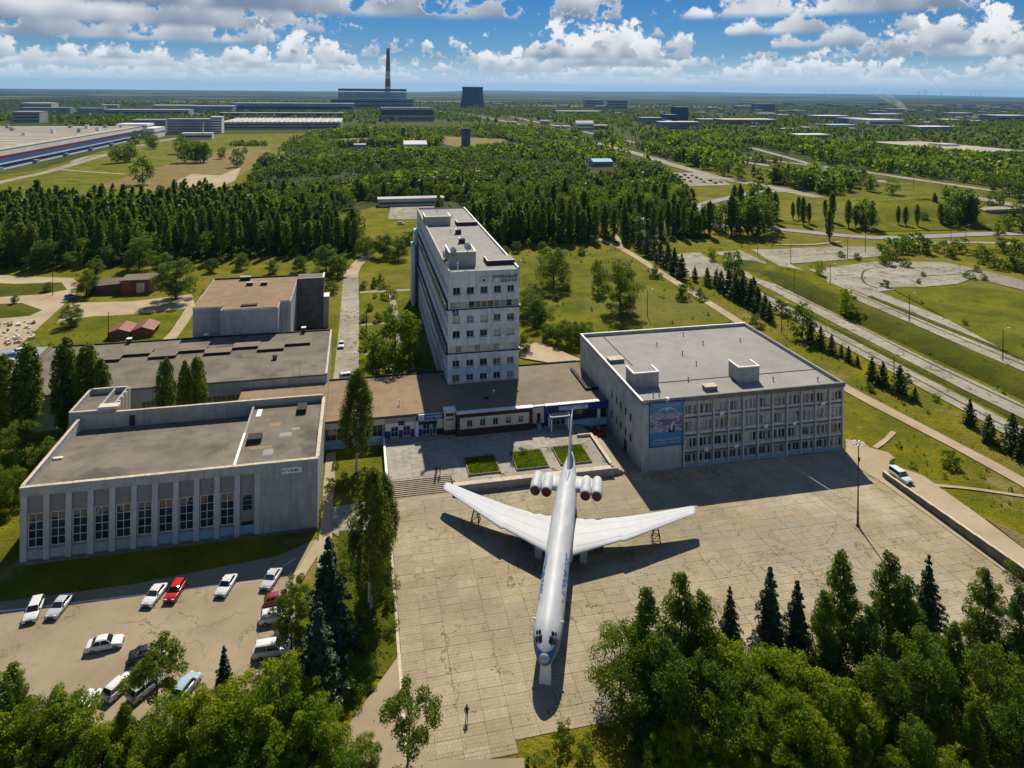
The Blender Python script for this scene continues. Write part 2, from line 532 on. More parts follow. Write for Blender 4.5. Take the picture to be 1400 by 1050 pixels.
# ------------------------------------------------------------------ ground
def ground_mat(name, kind):
    m, t, b = new_mat(name)
    pos = t.node('ShaderNodeNewGeometry').outputs['Position']
    fine = t.noise(pos, 0.6, 6.0, 0.72)
    mid = t.noise(pos, 0.085, 5.0, 0.6)
    big = t.noise(pos, 0.014, 4.0, 0.6)
    if kind == 'meadow':
        c = t.mix(t.sstep(mid, 0.35, 0.65), (0.130, 0.138, 0.003), (0.220, 0.205, 0.004))
        c = t.mix(t.math('MULTIPLY', t.sstep(big, 0.45, 0.68), 0.75), c, (0.235, 0.190, 0.035))
        c = t.mix(t.math('MULTIPLY', t.sstep(fine, 0.50, 0.66), 0.55), c, (0.050, 0.072, 0.003))
        pat = t.noise(pos, 0.03, 6.0, 0.7)
        c = t.mix(t.math('MULTIPLY', t.sstep(pat, 0.5, 0.6), 0.45), c, (0.075, 0.100, 0.004))
        dry = t.noise(pos, 0.06, 5.0, 0.7)
        c = t.mix(t.math('MULTIPLY', t.sstep(dry, 0.56, 0.66), 0.7), c, (0.30, 0.235, 0.085))
        # beyond the town: woods, crops and stubble fields
        sp = t.node('ShaderNodeSeparateXYZ')
        t.l.new(pos, sp.inputs[0])
        dist = t.math('SQRT', t.math('ADD', t.math('POWER', sp.outputs[0], 2.0), t.math('POWER', sp.outputs[1], 2.0)))
        lv = t.noise(t.vmul(pos, (0.00022, 0.00075, 0.0)), 1.0, 4.0, 0.55)
        lv2 = t.noise(t.vmul(pos, (0.0006, 0.0016, 0.0)), 1.0, 3.0, 0.5)
        land = t.mix(t.sstep(lv, 0.54, 0.60), (0.010, 0.030, 0.020), (0.040, 0.075, 0.028))
        land = t.mix(t.math('MULTIPLY', t.sstep(lv2, 0.59, 0.62), 0.8), land, (0.24, 0.20, 0.10))
        c = t.mix(t.sstep(dist, 420.0, 900.0), c, t.mix(t.sstep(mid, .4, .6), (0.035, 0.055, 0.008), (0.075, 0.090, 0.010)))
        c = t.mix(t.sstep(dist, 1500.0, 3200.0), c, land)
    elif kind == 'lawn':
        c = t.mix(t.sstep(mid, 0.35, 0.65), (0.095, 0.118, 0.003), (0.185, 0.190, 0.005))
        c = t.mix(t.math('MULTIPLY', t.sstep(fine, 0.5, 0.72), 0.6), c, (0.042, 0.070, 0.004))
        c = t.mix(t.math('MULTIPLY', t.sstep(big, 0.5, 0.65), 0.6), c, (0.20, 0.18, 0.05))
    elif kind == 'rough':
        c = t.mix(t.sstep(mid, 0.35, 0.65), (0.060, 0.080, 0.004), (0.115, 0.125, 0.006))
        c = t.mix(t.math('MULTIPLY', t.sstep(fine, 0.5, 0.7), 0.6), c, (0.025, 0.05, 0.007))
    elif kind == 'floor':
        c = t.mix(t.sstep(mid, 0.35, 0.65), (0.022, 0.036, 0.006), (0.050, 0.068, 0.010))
    elif kind == 'dry':
        c = t.mix(t.sstep(mid, 0.35, 0.65), (0.20, 0.165, 0.055), (0.27, 0.20, 0.085))
        c = t.mix(t.math('MULTIPLY', t.sstep(fine, 0.5, 0.7), 0.6), c, (0.10, 0.115, 0.02))
    elif kind == 'dirt':
        c = t.mix(t.sstep(mid, 0.3, 0.7), (0.36, 0.285, 0.185), (0.47, 0.385, 0.265))
        c = t.mix(t.math('MULTIPLY', t.sstep(fine, 0.56, 0.72), 0.5), c, (0.24, 0.20, 0.12))
    elif kind == 'asphalt':
        c = t.mix(t.sstep(mid, 0.3, 0.7), (0.275, 0.222, 0.148), (0.365, 0.300, 0.205))
        c = t.mix(t.math('MULTIPLY', t.sstep(fine, 0.55, 0.8), 0.6), c, (0.19, 0.155, 0.105))
        oil = t.noise(pos, 0.22, 4.0, 0.6)
        c = t.mix(t.math('MULTIPLY', t.sstep(oil, 0.58, 0.72), 0.5), c, (0.17, 0.14, 0.10))
        c = t.mix(t.math('MULTIPLY', crack_mask(t, pos, 0.09, 0.008), 0.6), c, (0.12, 0.10, 0.07))
        v = t.node('ShaderNodeTexVoronoi', feature='DISTANCE_TO_EDGE')
        wob = t.node('ShaderNodeVectorMath', operation='ADD')
        nz = t.node('ShaderNodeTexNoise')
        t.l.new(pos, nz.inputs['Vector'])
        nz.inputs['Scale'].default_value = 0.5
        t.l.new(pos, wob.inputs[0])
        t.l.new(t.vmul(nz.outputs['Color'], (5, 5, 0)), wob.inputs[1])
        t.l.new(wob.outputs[0], v.inputs['Vector'])
        v.inputs['Scale'].default_value = 0.11
        c = t.mix(t.math('MULTIPLY', t.sstep(v.outputs['Distance'], 0.006, 0.001), 0.28), c, (0.14, 0.115, 0.085))
    elif kind == 'road':
        c = t.mix(t.sstep(mid, 0.3, 0.7), (0.27, 0.25, 0.205), (0.40, 0.37, 0.31))
        c = t.mix(t.math('MULTIPLY', t.sstep(fine, 0.55, 0.64), 0.85), c, (0.085, 0.095, 0.02))
        c = t.mix(t.math('MULTIPLY', t.sstep(big, 0.5, 0.62), 0.5), c, (0.22, 0.195, 0.15))
        c = t.mix(t.math('MULTIPLY', crack_mask(t, pos, 0.11, 0.016), 0.9), c, (0.075, 0.09, 0.015))
    elif kind == 'tarmac':
        c = t.mix(t.sstep(mid, 0.3, 0.7), (0.25, 0.25, 0.26), (0.33, 0.33, 0.33))
    t.l.new(c, b.inputs['Base Color'])
    b.inputs['Roughness'].default_value = 0.95
    b.inputs['Specular IOR Level'].default_value = 0.1
    if kind in ('meadow', 'lawn', 'rough', 'dry'):
        bp = t.node('ShaderNodeBump')
        bp.inputs['Strength'].default_value = 0.8
        bp.inputs['Distance'].default_value = 0.9
        t.l.new(t.noise(pos, 1.6, 4.0, 0.7), bp.inputs['Height'])
        t.l.new(bp.outputs[0], b.inputs['Normal'])
    return m


for k in ('meadow', 'lawn', 'rough', 'dry', 'dirt', 'asphalt', 'road', 'tarmac', 'floor'):
    M[k] = ground_mat(k, k)

G = 38500.0
g = MB().poly([(-G, -3800, 0), (G, -3800, 0), (G, G, 0), (-G, G, 0)]).build('ground', M['meadow'])
tag(g, 'grassy plain running out to the horizon', 'ground', kind='structure')

_lev = [0.012]
ROADS, PAVED, AVOID = [], [], []      # places where no tree may stand


def patch(name, m, pts, world=False, z=None):
    """flat sheet on the ground, outline given in photo pixels or in metres"""
    _lev[0] += 0.004
    zz = z if z is not None else _lev[0]
    if not world:
        pts = [P(x, y, zz) for x, y in pts]
    ar = sum(pts[i][0] * pts[(i + 1) % len(pts)][1] - pts[(i + 1) % len(pts)][0] * pts[i][1] for i in range(len(pts)))
    if ar < 0:
        pts = pts[::-1]
    o = MB().poly([(x, y, zz) for x, y in pts]).build(name, m)
    if m.name in ('road', 'tarmac', 'dirt', 'asphalt', 'joint', 'dry'):
        PAVED.append(pts)
    o['kind'] = 'structure'
    return o


def strip(name, m, pts, width, world=False, z=None):
    """road or path of constant width along a centre line"""
    _lev[0] += 0.004
    zz = z if z is not None else _lev[0]
    if not world:
        pts = [P(x, y, zz) for x, y in pts]
    pts = [Vector((x, y)) for x, y in pts]
    # smooth the line
    dense = []
    n = len(pts)
    for i in range(n - 1):
        p0, p1, p2, p3 = pts[max(i - 1, 0)], pts[i], pts[i + 1], pts[min(i + 2, n - 1)]
        for s in range(6):
            t = s / 6
            dense.append(0.5 * ((2 * p1) + (p2 - p0) * t + (2 * p0 - 5 * p1 + 4 * p2 - p3) * t * t + (3 * p1 - p0 - 3 * p2 + p3) * t ** 3))
    dense.append(pts[-1])
    ROADS.append((dense, width / 2))
    mb = MB()
    L, Rr = [], []
    rg = random.Random(len(dense))
    for i, p in enumerate(dense):
        d = dense[min(i + 1, len(dense) - 1)] - dense[max(i - 1, 0)]
        d = d.normalized() if d.length > 0 else Vector((0, 1))
        nrm = Vector((-d.y, d.x))
        w = width / 2 * (1 + rg.uniform(-.10, .08))
        L.append((*(p + nrm * w), zz))
        Rr.append((*(p - nrm * w), zz))
    k = len(dense)
    mb.add(Rr + L, [(i, i + 1, k + i + 1, k + i) for i in range(k - 1)])
    o = mb.build(name, m)
    o['kind'] = 'structure'
    return o


# --- woodland floor
patch('wood_floor', M['floor'], [(330, 276), (352, 236), (380, 212), (420, 188), (468, 178), (560, 180), (700, 178), (770, 192), (830, 216), (905, 248), (955, 274), (955, 300), (800, 302), (650, 298), (540, 276), (420, 305), (330, 300)])
patch('wood_floor', M['floor'], [(-330, 326), (-25, 326), (4, 328), (2, 372), (-30, 380), (-70, 440), (-400, 455)], True)
patch('wood_floor', M['floor'], [(38, 328), (178, 328), (178, 356), (38, 356)], True)
patch('wood_floor', M['floor'], [(860, 192), (960, 188), (1080, 197), (1200, 207), (1300, 217), (1410, 224), (1410, 260), (1330, 250), (1240, 238), (1150, 226), (1080, 223), (1000, 228), (900, 216)])
# --- left side
patch('hay_meadow', M['lawn'], [(-60, 275), (-60, 250), (60, 230), (190, 192), (300, 184), (425, 182), (400, 204), (352, 232), (330, 266), (225, 266)])
patch('dry_field', M['dry'], [(225, 262), (330, 240), (352, 222), (372, 205), (330, 200), (262, 215), (180, 240), (120, 256)])
patch('bare_soil', M['dirt'], [(236, 250), (262, 238), (300, 240), (330, 228), (322, 246), (300, 256), (255, 260)])
patch('lawn', M['lawn'], [(-60, 262), (60, 246), (150, 224), (240, 205), (262, 215), (180, 240), (110, 260), (-60, 275)])
strip('factory_road', M['road'], [(-60, 267), (0, 249), (60, 236), (105, 223), (150, 210), (195, 198), (250, 187)], 9)
strip('factory_road', M['road'], [(75, 231), (112, 234), (170, 238)], 5)
strip('factory_road', M['road'], [(100, 222), (122, 214), (180, 207)], 7)
patch('dirt_yard', M['dirt'], [(-60, 372), (30, 378), (100, 380), (112, 392), (90, 414), (45, 455), (20, 478), (-60, 505)])
patch('rough_grass', M['rough'], [(-60, 384), (20, 388), (84, 386), (92, 396), (60, 402), (-60, 410)])
patch('rough_grass', M['rough'], [(-60, 418), (30, 414), (58, 424), (40, 432), (-60, 440)])
patch('dirt_yard', M['dirt'], [(98, 414), (180, 412), (262, 402), (268, 420), (200, 428), (118, 434), (70, 452)])
patch('lawn', M['lawn'], [(48, 462), (84, 438), (128, 432), (246, 430), (238, 446), (222, 463), (150, 470), (60, 477)])
strip('dirt_path', M['dirt'], [(225, 470), (243, 450), (262, 420)], 3.5)
patch('parking_strip', M['tarmac'], [(-60, 500), (10, 476), (66, 474), (48, 492), (0, 540), (-60, 570)])
# access road beside the workshop and the little garden
patch('access_road', M['road'], [(-5.6, 170.4), (0.9, 170.4), (1.1, 250), (0.8, 292), (-4.9, 294), (-5.0, 230)], True)
strip('access_road', M['dirt'], [(-2, 288), (0.5, 305), (6, 322)], 5, True)
patch('lawn', M['lawn'], [(1.6, 171), (20.0, 171), (20.0, 262), (1.6, 262)], True)
strip('garden_path', M['road'], [(12.5, 205), (12.8, 262)], 2.2, True)
strip('garden_path', M['road'], [(1.5, 262.5), (22, 262.5)], 2.2, True)
strip('garden_path', M['road'], [(1.5, 226), (12, 226)], 1.4, True)
strip('garden_path', M['road'], [(1.5, 201), (12, 201)], 1.4, True)
patch('car_bay', M['asphalt'], [(1.5, 171), (21, 171), (21, 181), (1.5, 181)], True)

# --- car park in front of the left hall
patch('car_park', M['asphalt'], [(-120, 850), (0, 823), (180, 799), (380, 760), (432, 737), (438, 744), (410, 790), (402, 850), (404, 930), (385, 992), (250, 1030), (100, 1075), (-120, 1120)])
lane = strip('painted_line', M['white_paint'], [(-60, 843), (60, 829), (200, 812), (358, 792)], 0.28)
strip('painted_line', M['white_paint'], [(386, 775), (404, 763)], 0.2)
strip('footpath', M['dirt'], [(-4.5, 112), (-4.6, 130), (-4.6, 147.5)], 2.0, True)
strip('footpath', M['dirt'], [(398, 800), (412, 782), (428, 758), (438, 740)], 1.8)
patch('concrete_pad', M['road'], [(450, 693), (506, 686), (506, 722), (463, 734), (452, 727)])
patch('lawn', M['lawn'], [(-3.2, 133), (5.9, 133), (5.9, 147), (-3.2, 147)], True)
patch('lawn', M['rough'], [(-3.0, 92), (5.7, 89), (5.9, 119), (-2.4, 121)], True)
patch('footpath', M['asphalt'], [(476, 992), (548, 892), (556, 960), (585, 1060), (430, 1075)])
patch('footpath', M['asphalt'], [(540, 1042), (716, 1036), (730, 1075), (520, 1085)])

# --- right side
patch('service_road', M['dirt'], [(1156, 600), (1178, 604), (1216, 634), (1262, 650), (1330, 698), (1420, 765), (1480, 830), (1480, 880), (1400, 800), (1213, 664), (1158, 630)])
patch('worn_ground', M['dirt'], [(1176, 602), (1190, 612), (1214, 618), (1224, 626), (1212, 636), (1190, 624)])
patch('worn_ground', M['dry'], [(1345, 706), (1420, 740), (1480, 800), (1420, 765)])
strip('dirt_path', M['dirt'], [(124, 70), (125, 110), (121, 150), (119.5, 180), (121, 206), (122, 260), (122.6, 313), (117, 345)], 3.4, True)
strip('foot_trail', M['dirt'], [(1222, 590), (1210, 602), (1196, 612)], 1.1)
strip('foot_trail', M['dirt'], [(1268, 662), (1330, 668), (1400, 678)], 0.9)
strip('old_road', M['road'], [(142, 60), (142, 120), (142.5, 160), (144, 240), (143, 262)], 6.2, True)
strip('old_road', M['road'], [(153, 60), (153, 165), (156, 250), (154, 262)], 6.8, True)
strip('old_road', M['road'], [(178, 60), (178.5, 190), (180, 262), (186, 300)], 6.6, True)
strip('old_road', M['road'], [(187, 60), (187.5, 190), (189, 262)], 6.4, True)
patch('old_parking', M['road'], [(1130, 366), (1200, 357), (1290, 358), (1345, 370), (1450, 396), (1450, 408), (1372, 390), (1330, 380), (1310, 388), (1262, 392), (1205, 398), (1185, 406), (1160, 400), (1130, 384)])
patch('old_parking', M['road'], [(925, 347), (957, 345), (1000, 372), (992, 377), (944, 379)])
patch('old_parking', M['road'], [(975, 345), (1012, 342), (1050, 360), (1026, 364)])
patch('old_parking', M['road'], [(1030, 342), (1140, 337), (1203, 337), (1206, 350), (1120, 358), (1068, 361)])
for pts_, w_ in (([(1178, 380), (1182, 370), (1200, 366), (1240, 365), (1290, 368)], .7), ([(1178, 380), (1184, 388), (1200, 394)], .8), ([(1260, 377), (1290, 376), (1320, 374)], .9), ([(1200, 372), (1225, 376), (1250, 384)], .4), ([(1065, 352), (1120, 348), (1180, 345)], .5), ([(1142, 377), (1168, 375)], .6)):
    strip('weed_line', M['rough'], pts_, w_)
strip('weed_line', M['rough'], [(155.5, 100), (154.5, 160), (156.5, 200), (157, 240)], .5, True)
strip('weed_line', M['rough'], [(141.2, 110), (142.4, 150), (143.2, 200), (143.8, 240)], .4, True)
strip('weed_line', M['rough'], [(178.6, 110), (179.4, 180), (181.4, 250)], .5, True)
strip('ring_road', M['tarmac'], [(1000, 270), (968, 277), (953, 286), (953, 298), (975, 307), (1040, 311), (1124, 319), (1200, 325), (1270, 323), (1340, 320), (1440, 318)], 8.5)
strip('ring_road', M['tarmac'], [(1000, 270), (1040, 262), (1076, 262), (1110, 268)], 9)
strip('slip_road', M['road'], [(1240, 335), (1320, 331), (1440, 336)], 5)
strip('boulevard', M['road'], [(560, 148), (640, 157), (720, 172), (790, 189), (860, 207), (940, 231), (1000, 246), (1060, 257), (1120, 270)], 13)
strip('boulevard', M['road'], [(700, 160), (780, 176), (850, 191), (930, 208), (1020, 222), (1140, 238), (1230, 252), (1320, 268), (1440, 290)], 13)
strip('boulevard', M['road'], [(960, 208), (1060, 220), (1160, 232), (1250, 245), (1340, 258), (1440, 273)], 11)
strip('side_street', M['road'], [(1020, 200), (1100, 222), (1150, 240)], 9)
patch('parking_lot', M['road'], [(918, 236), (958, 236), (990, 247), (1000, 253), (940, 255)])
patch('yard', M['road'], [(535, 278), (600, 278), (590, 300), (530, 300)])
patch('lawn', M['lawn'], [(1130, 300), (1180, 262), (1240, 250), (1300, 262), (1400, 290), (1400, 314), (1330, 314), (1200, 316), (1060, 304)])
patch('lawn', M['lawn'], [(1215, 392), (1310, 392), (1345, 384), (1450, 412), (1450, 520)])
patch('lawn', M['lawn'], [(715, 345), (840, 345), (1000, 440), (790, 470), (712, 440)])
patch('yard', M['dirt'], [(712, 470), (740, 468), (796, 492), (760, 497), (712, 489)])
patch('field', M['dry'], [(460, 190), (500, 188), (520, 196), (470, 200)])
patch('field', M['dry'], [(600, 186), (690, 190), (700, 200), (640, 204), (600, 196)])
strip('foot_trail', M['dirt'], [(812, 300), (840, 320), (850, 340)], 2.2)
strip('foot_trail', M['dirt'], [(1060, 334), (1110, 334), (1150, 330)], 2.0)

# grass banks between the old roads
def bank(name, x0, x1, y0, y1, h, m, seed):
    rg = random.Random(seed)
    nx, ny = 12, int((y1 - y0) / 6)
    V, Fc = [], []
    for j in range(ny + 1):
        for i in range(nx + 1):
            u, v = i / nx, j / ny
            e = math.sin(math.pi * u) ** 0.8 * min(1, 6 * v, 6 * (1 - v))
            V.append((x0 + (x1 - x0) * u, y0 + (y1 - y0) * v, -0.02 + h * e * (0.85 + 0.3 * rg.random())))
    for j in range(ny):
        for i in range(nx):
            a = j * (nx + 1) + i
            Fc.append((a, a + 1, a + nx + 2, a + nx + 1))
    o = link(name, npmesh(name, V, Fc, [m], smooth=True))
    o['kind'] = 'structure'
    return o


bank('embankment', 158.5, 174, 60, 285, 2.6, M['rough'], 1)
bank('embankment', 146.5, 149.2, 70, 240, 0.35, M['rough'], 2)
bank('embankment', 127, 138, 60, 190, 0.5, M['meadow'], 3)
bank('embankment', 182.2, 183.8, 60, 260, 0.3, M['rough'], 4)


def mound(name, px, r, h, m, seed):
    cx, cy = P(*px)
    rg = random.Random(seed)
    V, Fc = [], []
    nr, na = 10, 40
    for i in range(nr + 1):
        u = i / nr
        for k in range(na):
            a = 2 * math.pi * k / na
            e = (0.5 + 0.5 * math.cos(math.pi * u))
            V.append((cx + r[0] * u * math.cos(a), cy + r[1] * u * math.sin(a), h * e * (0.93 + .14 * rg.random()) - (0.03 if u == 1 else 0)))
    for i in range(nr):
        for k in range(na):
            j = (k + 1) % na
            Fc.append((i * na + k, (i + 1) * na + k, (i + 1) * na + j, i * na + j))
    o = link(name, npmesh(name, V, Fc, [m], smooth=True))
    o['kind'] = 'structure'


mound('grass_mound', (1265, 292), (75, 55), 9, M['lawn'], 1)
mound('grass_mound', (1075, 378), (16, 22), 3.0, M['lawn'], 2)
mound('grass_mound', (1120, 395), (12, 15), 1.8, M['meadow'], 3)

# ------------------------------------------------------------------ plaza of concrete slabs
def slab_mat():
    m, t, b = new_mat('plaza_slab')
    pos = t.node('ShaderNodeNewGeometry').outputs['Position']
    spx = t.node('ShaderNodeSeparateXYZ')
    t.l.new(pos, spx.inputs[0])
    sh = t.node('ShaderNodeVectorMath', operation='ADD')
    t.l.new(pos, sh.inputs[0])
    sh.inputs[1].default_value = (-6.2, -78.0, 0)
    cell = t.node('ShaderNodeVectorMath', operation='FLOOR')
    t.l.new(t.vmul(sh.outputs[0], (1 / 3.0, 1 / 1.5, 0)), cell.inputs[0])
    wn = t.node('ShaderNodeTexWhiteNoise', noise_dimensions='2D')
    t.l.new(cell.outputs[0], wn.inputs['Vector'])
    mid = t.noise(pos, 0.10, 5.0, 0.6)
    fine = t.noise(pos, 1.3, 5.0, 0.7)
    c = t.mix(t.sstep(mid, 0.32, 0.68), (0.300, 0.245, 0.155), (0.430, 0.360, 0.240))
    c = t.mix(t.math('MULTIPLY', wn.outputs['Value'], 0.32), c, (0.265, 0.225, 0.155))
    lone = t.math('GREATER_THAN', wn.outputs['Value'], 0.90)
    c = t.mix(t.math('MULTIPLY', lone, 0.30), c, (0.50, 0.44, 0.33))
    gp = t.noise(pos, 0.045, 5.0, 0.65)
    c = t.mix(t.math('MULTIPLY', t.sstep(gp, 0.50, 0.62), 0.6), c, (0.300, 0.272, 0.215))
    br = t.node('ShaderNodeTexBrick')
    br.offset = 0.5
    t.l.new(t.vmul(pos, (1, 1, 0)), br.inputs['Vector'])
    br.inputs['Scale'].default_value = 1.0
    br.inputs['Brick Width'].default_value = 0.5
    br.inputs['Row Height'].default_value = 0.5
    br.inputs['Mortar Size'].default_value = 0.022
    br.inputs['Mortar Smooth'].default_value = 0.3
    br.inputs['Color1'].default_value = (1, 1, 1, 1)
    br.inputs['Color2'].default_value = (0.88, 0.88, 0.88, 1)
    br.inputs['Mortar'].default_value = (0.5, 0.48, 0.42, 1)
    c = t.mix(0.8, c, br.outputs['Color'], 'MULTIPLY')
    c = t.mix(t.math('MULTIPLY', t.sstep(fine, 0.57, 0.70), 0.75), c, (0.115, 0.100, 0.050))
    # weeds and dirt along the open joints
    jx = t.math('ABSOLUTE', t.math('SUBTRACT', t.math('FRACT', t.math('MULTIPLY', t.math('SUBTRACT', spx.outputs[0], 6.2), 1 / 6.0)), 0.5))
    jy = t.math('ABSOLUTE', t.math('SUBTRACT', t.math('FRACT', t.math('MULTIPLY', t.math('SUBTRACT', spx.outputs[1], 78.0), 1 / 7.5)), 0.5))
    near = t.math('MAXIMUM', t.sstep(jx, 0.478, 0.496), t.math('MULTIPLY', t.sstep(jy, 0.485, 0.497), 0.6))
    wd = t.math('MULTIPLY', near, t.sstep(t.noise(pos, 0.22, 6.0, 0.75), 0.46, 0.56))
    c = t.mix(t.math('MULTIPLY', wd, 0.45), c, (0.085, 0.085, 0.03))
    c = t.mix(t.math('MULTIPLY', crack_mask(t, pos, 0.16, 0.010), 0.75), c, (0.08, 0.075, 0.03))
    st2 = t.noise(pos, 0.028, 6.0, 0.7)
    c = t.mix(t.math('MULTIPLY', t.sstep(st2, 0.53, 0.62), 0.45), c, (0.215, 0.185, 0.125))
    c = t.mix(t.math('MULTIPLY', t.sstep(st2, 0.45, 0.36), 0.40), c, (0.50, 0.44, 0.335))
    c = t.mix(1.0, c, (1.06, 1.07, 1.08), 'MULTIPLY')
    st = t.noise(t.vmul(pos, (0.25, 0.03, 0)), 1.0, 3.0)
    c = t.mix(t.math('MULTIPLY', t.sstep(st, 0.55, 0.7), 0.35), c, (0.27, 0.225, 0.16))
    t.l.new(c, b.inputs['Base Color'])
    b.inputs['Roughness'].default_value = 0.9
    b.inputs['Specular IOR Level'].default_value = 0.2
    return m


M['slab'] = slab_mat()
M['joint'] = mat('joint', (0.31, 0.26, 0.18), 0.95, 0.4, 0.15, stain=(0.05, 0.05, 0.022), stain_amt=0.9)
PLZ = (6.2, 99.5, 78.0, 128.2)
plaza = patch('plaza', M['joint'], [(PLZ[0], PLZ[2]), (PLZ[1], PLZ[2]), (PLZ[1], PLZ[3]), (PLZ[0], PLZ[3])], True, z=0.01)
SX, SY, ST = 3.0, 1.5, 0.06


def slab_v(x0, x1, y0, y1, zt, c=0.02):
    return [(x0, y0, 0.012), (x1, y0, 0.012), (x1, y1, 0.012), (x0, y1, 0.012),
            (x0, y0, zt - c), (x1, y0, zt - c), (x1, y1, zt - c), (x0, y1, zt - c),
            (x0 + c, y0 + c, zt), (x1 - c, y0 + c, zt), (x1 - c, y1 - c, zt), (x0 + c, y1 - c, zt)]


SLAB_F = [(0, 1, 5, 4), (1, 2, 6, 5), (2, 3, 7, 6), (3, 0, 4, 7), (4, 5, 9, 8), (5, 6, 10, 9), (6, 7, 11, 10), (7, 4, 8, 11), (8, 9, 10, 11)]
slab_me = MB().add(slab_v(-SX / 2 + .016, SX / 2 - .016, -SY / 2 + .008, SY / 2 - .008, ST, .012), SLAB_F).mesh('slab', M['slab'])
slots = []
ix = 0
for j in range(int((PLZ[3] - PLZ[2]) / SY)):
    for i in range(int((PLZ[1] - PLZ[0]) / SX)):
        slots.append((PLZ[0] + SX * (i + .5), PLZ[2] + SY * (j + .5)))
rg = random.Random(3)
slots.sort(key=lambda p: p[0] ** 2 * 0.6 + p[1] ** 2)
rest = MB()
for k, (x, y) in enumerate(slots):
    dzz = rg.uniform(-.012, .012) if rg.random() < .8 else rg.uniform(-.03, .015)
    if k < 300:
        o = link('slab', slab_me, plaza, (x, y, dzz))
        o.rotation_euler = (rg.uniform(-.004, .004), rg.uniform(-.003, .003), rg.uniform(-.004, .004))
    else:
        g_ = rg.uniform(.001, .005)
        rest.add(slab_v(x - SX / 2 + g_, x + SX / 2 - g_, y - SY / 2 + g_, y + SY / 2 - g_, ST + dzz), SLAB_F)
o = rest.build('slab_field', M['slab'], plaza)
o['kind'] = 'stuff'
# edging strip along the left side of the plaza and low front steps
patch('forecourt', M['asphalt'], [(6.0, 127.5), (54.9, 127.5), (54.9, 149), (6.0, 149)], True, z=.006)
kerb = empty('kerb', (6.0, 78, 0), 0, 'pale concrete kerb along the tree strip side of the plaza', 'kerb')
for k in range(34):
    y = k * 1.5
    MB().box(-.28, .12, y + .012, y + 1.488, 0, .16 + (0.02 if k % 3 else 0.0)).build('kerbstone', M['coping'], kerb)
fs = empty('front_steps', (6.2, 78, 0), 0, 'shallow concrete steps leading off the front of the plaza', 'steps')
for k in range(3):
    for j in range(4):
        MB().box(j * 3.0 + .01, j * 3.0 + 2.98, -0.55 * (k + 1) + .006, -0.55 * k - .006, 0, .055 - 0.015 * k + .04).build('step', M['slab'], fs)
# ------------------------------------------------------------------ building kit
class Bld:
    def __init__(self, name, label, cat, loc, group=None):
        self.root = empty(name, loc, 0, label, cat, group)
        self.o = Vector(loc)

    def part(self, name, mb, m, smooth=False, parent=None):
        if parent is not None:
            return mb.build(name, m, parent, smooth=smooth)
        return mb.build(name, m, self.root, tuple(-self.o), smooth=smooth)

    def box(self, name, m, *b):
        return self.part(name, MB().box(*b), m)

    def at(self, name, me, x, y, z, rz=0.0):
        return link(name, me, self.root, (x - self.o.x, y - self.o.y, z - self.o.z), rz)


_win = {}


def win_mesh(w, h, cols, rows, fm, gm, bar=0.07, dep=0.10, split=False):
    key = (round(w, 3), round(h, 3), cols, rows, fm, gm, bar, split)
    if key in _win:
        return _win[key]
    mb = MB()
    mb.box(-w / 2, -w / 2 + bar, 0, dep, 0, h).box(w / 2 - bar, w / 2, 0, dep, 0, h)
    mb.box(-w / 2 + bar, w / 2 - bar, 0, dep, 0, bar).box(-w / 2 + bar, w / 2 - bar, 0, dep, h - bar, h)
    panes = []
    cw, rh = (w - 2 * bar) / cols, (h - 2 * bar) / rows
    tb = bar * 0.7
    for i in range(1, cols):
        x = -w / 2 + bar + cw * i
        mb.box(x - tb / 2, x + tb / 2, 0.004, dep - .004, bar, h - bar)
    for j in range(1, rows):
        z = bar + rh * j
        for i in range(cols):
            xa = -w / 2 + bar + cw * i + (tb / 2 if i else 0)
            xb = -w / 2 + bar + cw * (i + 1) - (tb / 2 if i < cols - 1 else 0)
            mb.box(xa, xb, 0.006, dep - .006, z - tb / 2, z + tb / 2)
    if split:
        pm = MB().box(-cw / 2 + tb / 2, cw / 2 - tb / 2, 0, .02, tb / 2, rh - tb / 2).mesh('pane', M[gm])
        for j in range(rows):
            for i in range(cols):
                panes.append((pm, (-w / 2 + bar + cw * (i + .5), dep * .5, bar + rh * j)))
    else:
        pm = MB().box(-w / 2 + bar, w / 2 - bar, 0, .02, bar, h - bar).mesh('pane', M[gm])
        panes.append((pm, (0, dep * .5, 0)))
    _win[key] = (mb.mesh('window', M[fm]), panes)
    return _win[key]


def window(b, x, y, z, w, h, cols=2, rows=1, fm='frame_white', gm='glass', face='S', split=False, bar=0.07, name='window'):
    me, panes = win_mesh(w, h, cols, rows, fm, gm, bar, split=split)
    o = b.at(name, me, x, y, z, 0.0 if face == 'S' else -math.pi / 2)
    for pm, l in panes:
        q = link('pane', pm, o, l)
        q.rotation_euler = (random.uniform(-.012, .012), 0, random.uniform(-.012, .012))
    return o


def grid_wall(mb, x0, x1, z0, z1, rows, y0, th, face='S'):
    """front wall with real openings.  rows: list of (za, zb, [(xa, xb), ...])"""
    def bx(a, b_, c, d):
        if b_ - a < 1e-3 or d - c < 1e-3:
            return
        if face == 'S':
            mb.box(a, b_, y0, y0 + th, c, d)
        else:
            mb.box(y0, y0 + th, a, b_, c, d)
    z = z0
    for za, zb, cols in rows:
        bx(x0, x1, z, za)
        x = x0
        for xa, xb in cols:
            bx(x, xa, za, zb)
            x = xb
        bx(x, x1, za, zb)
        z = zb
    bx(x0, x1, z, z1)
    return mb


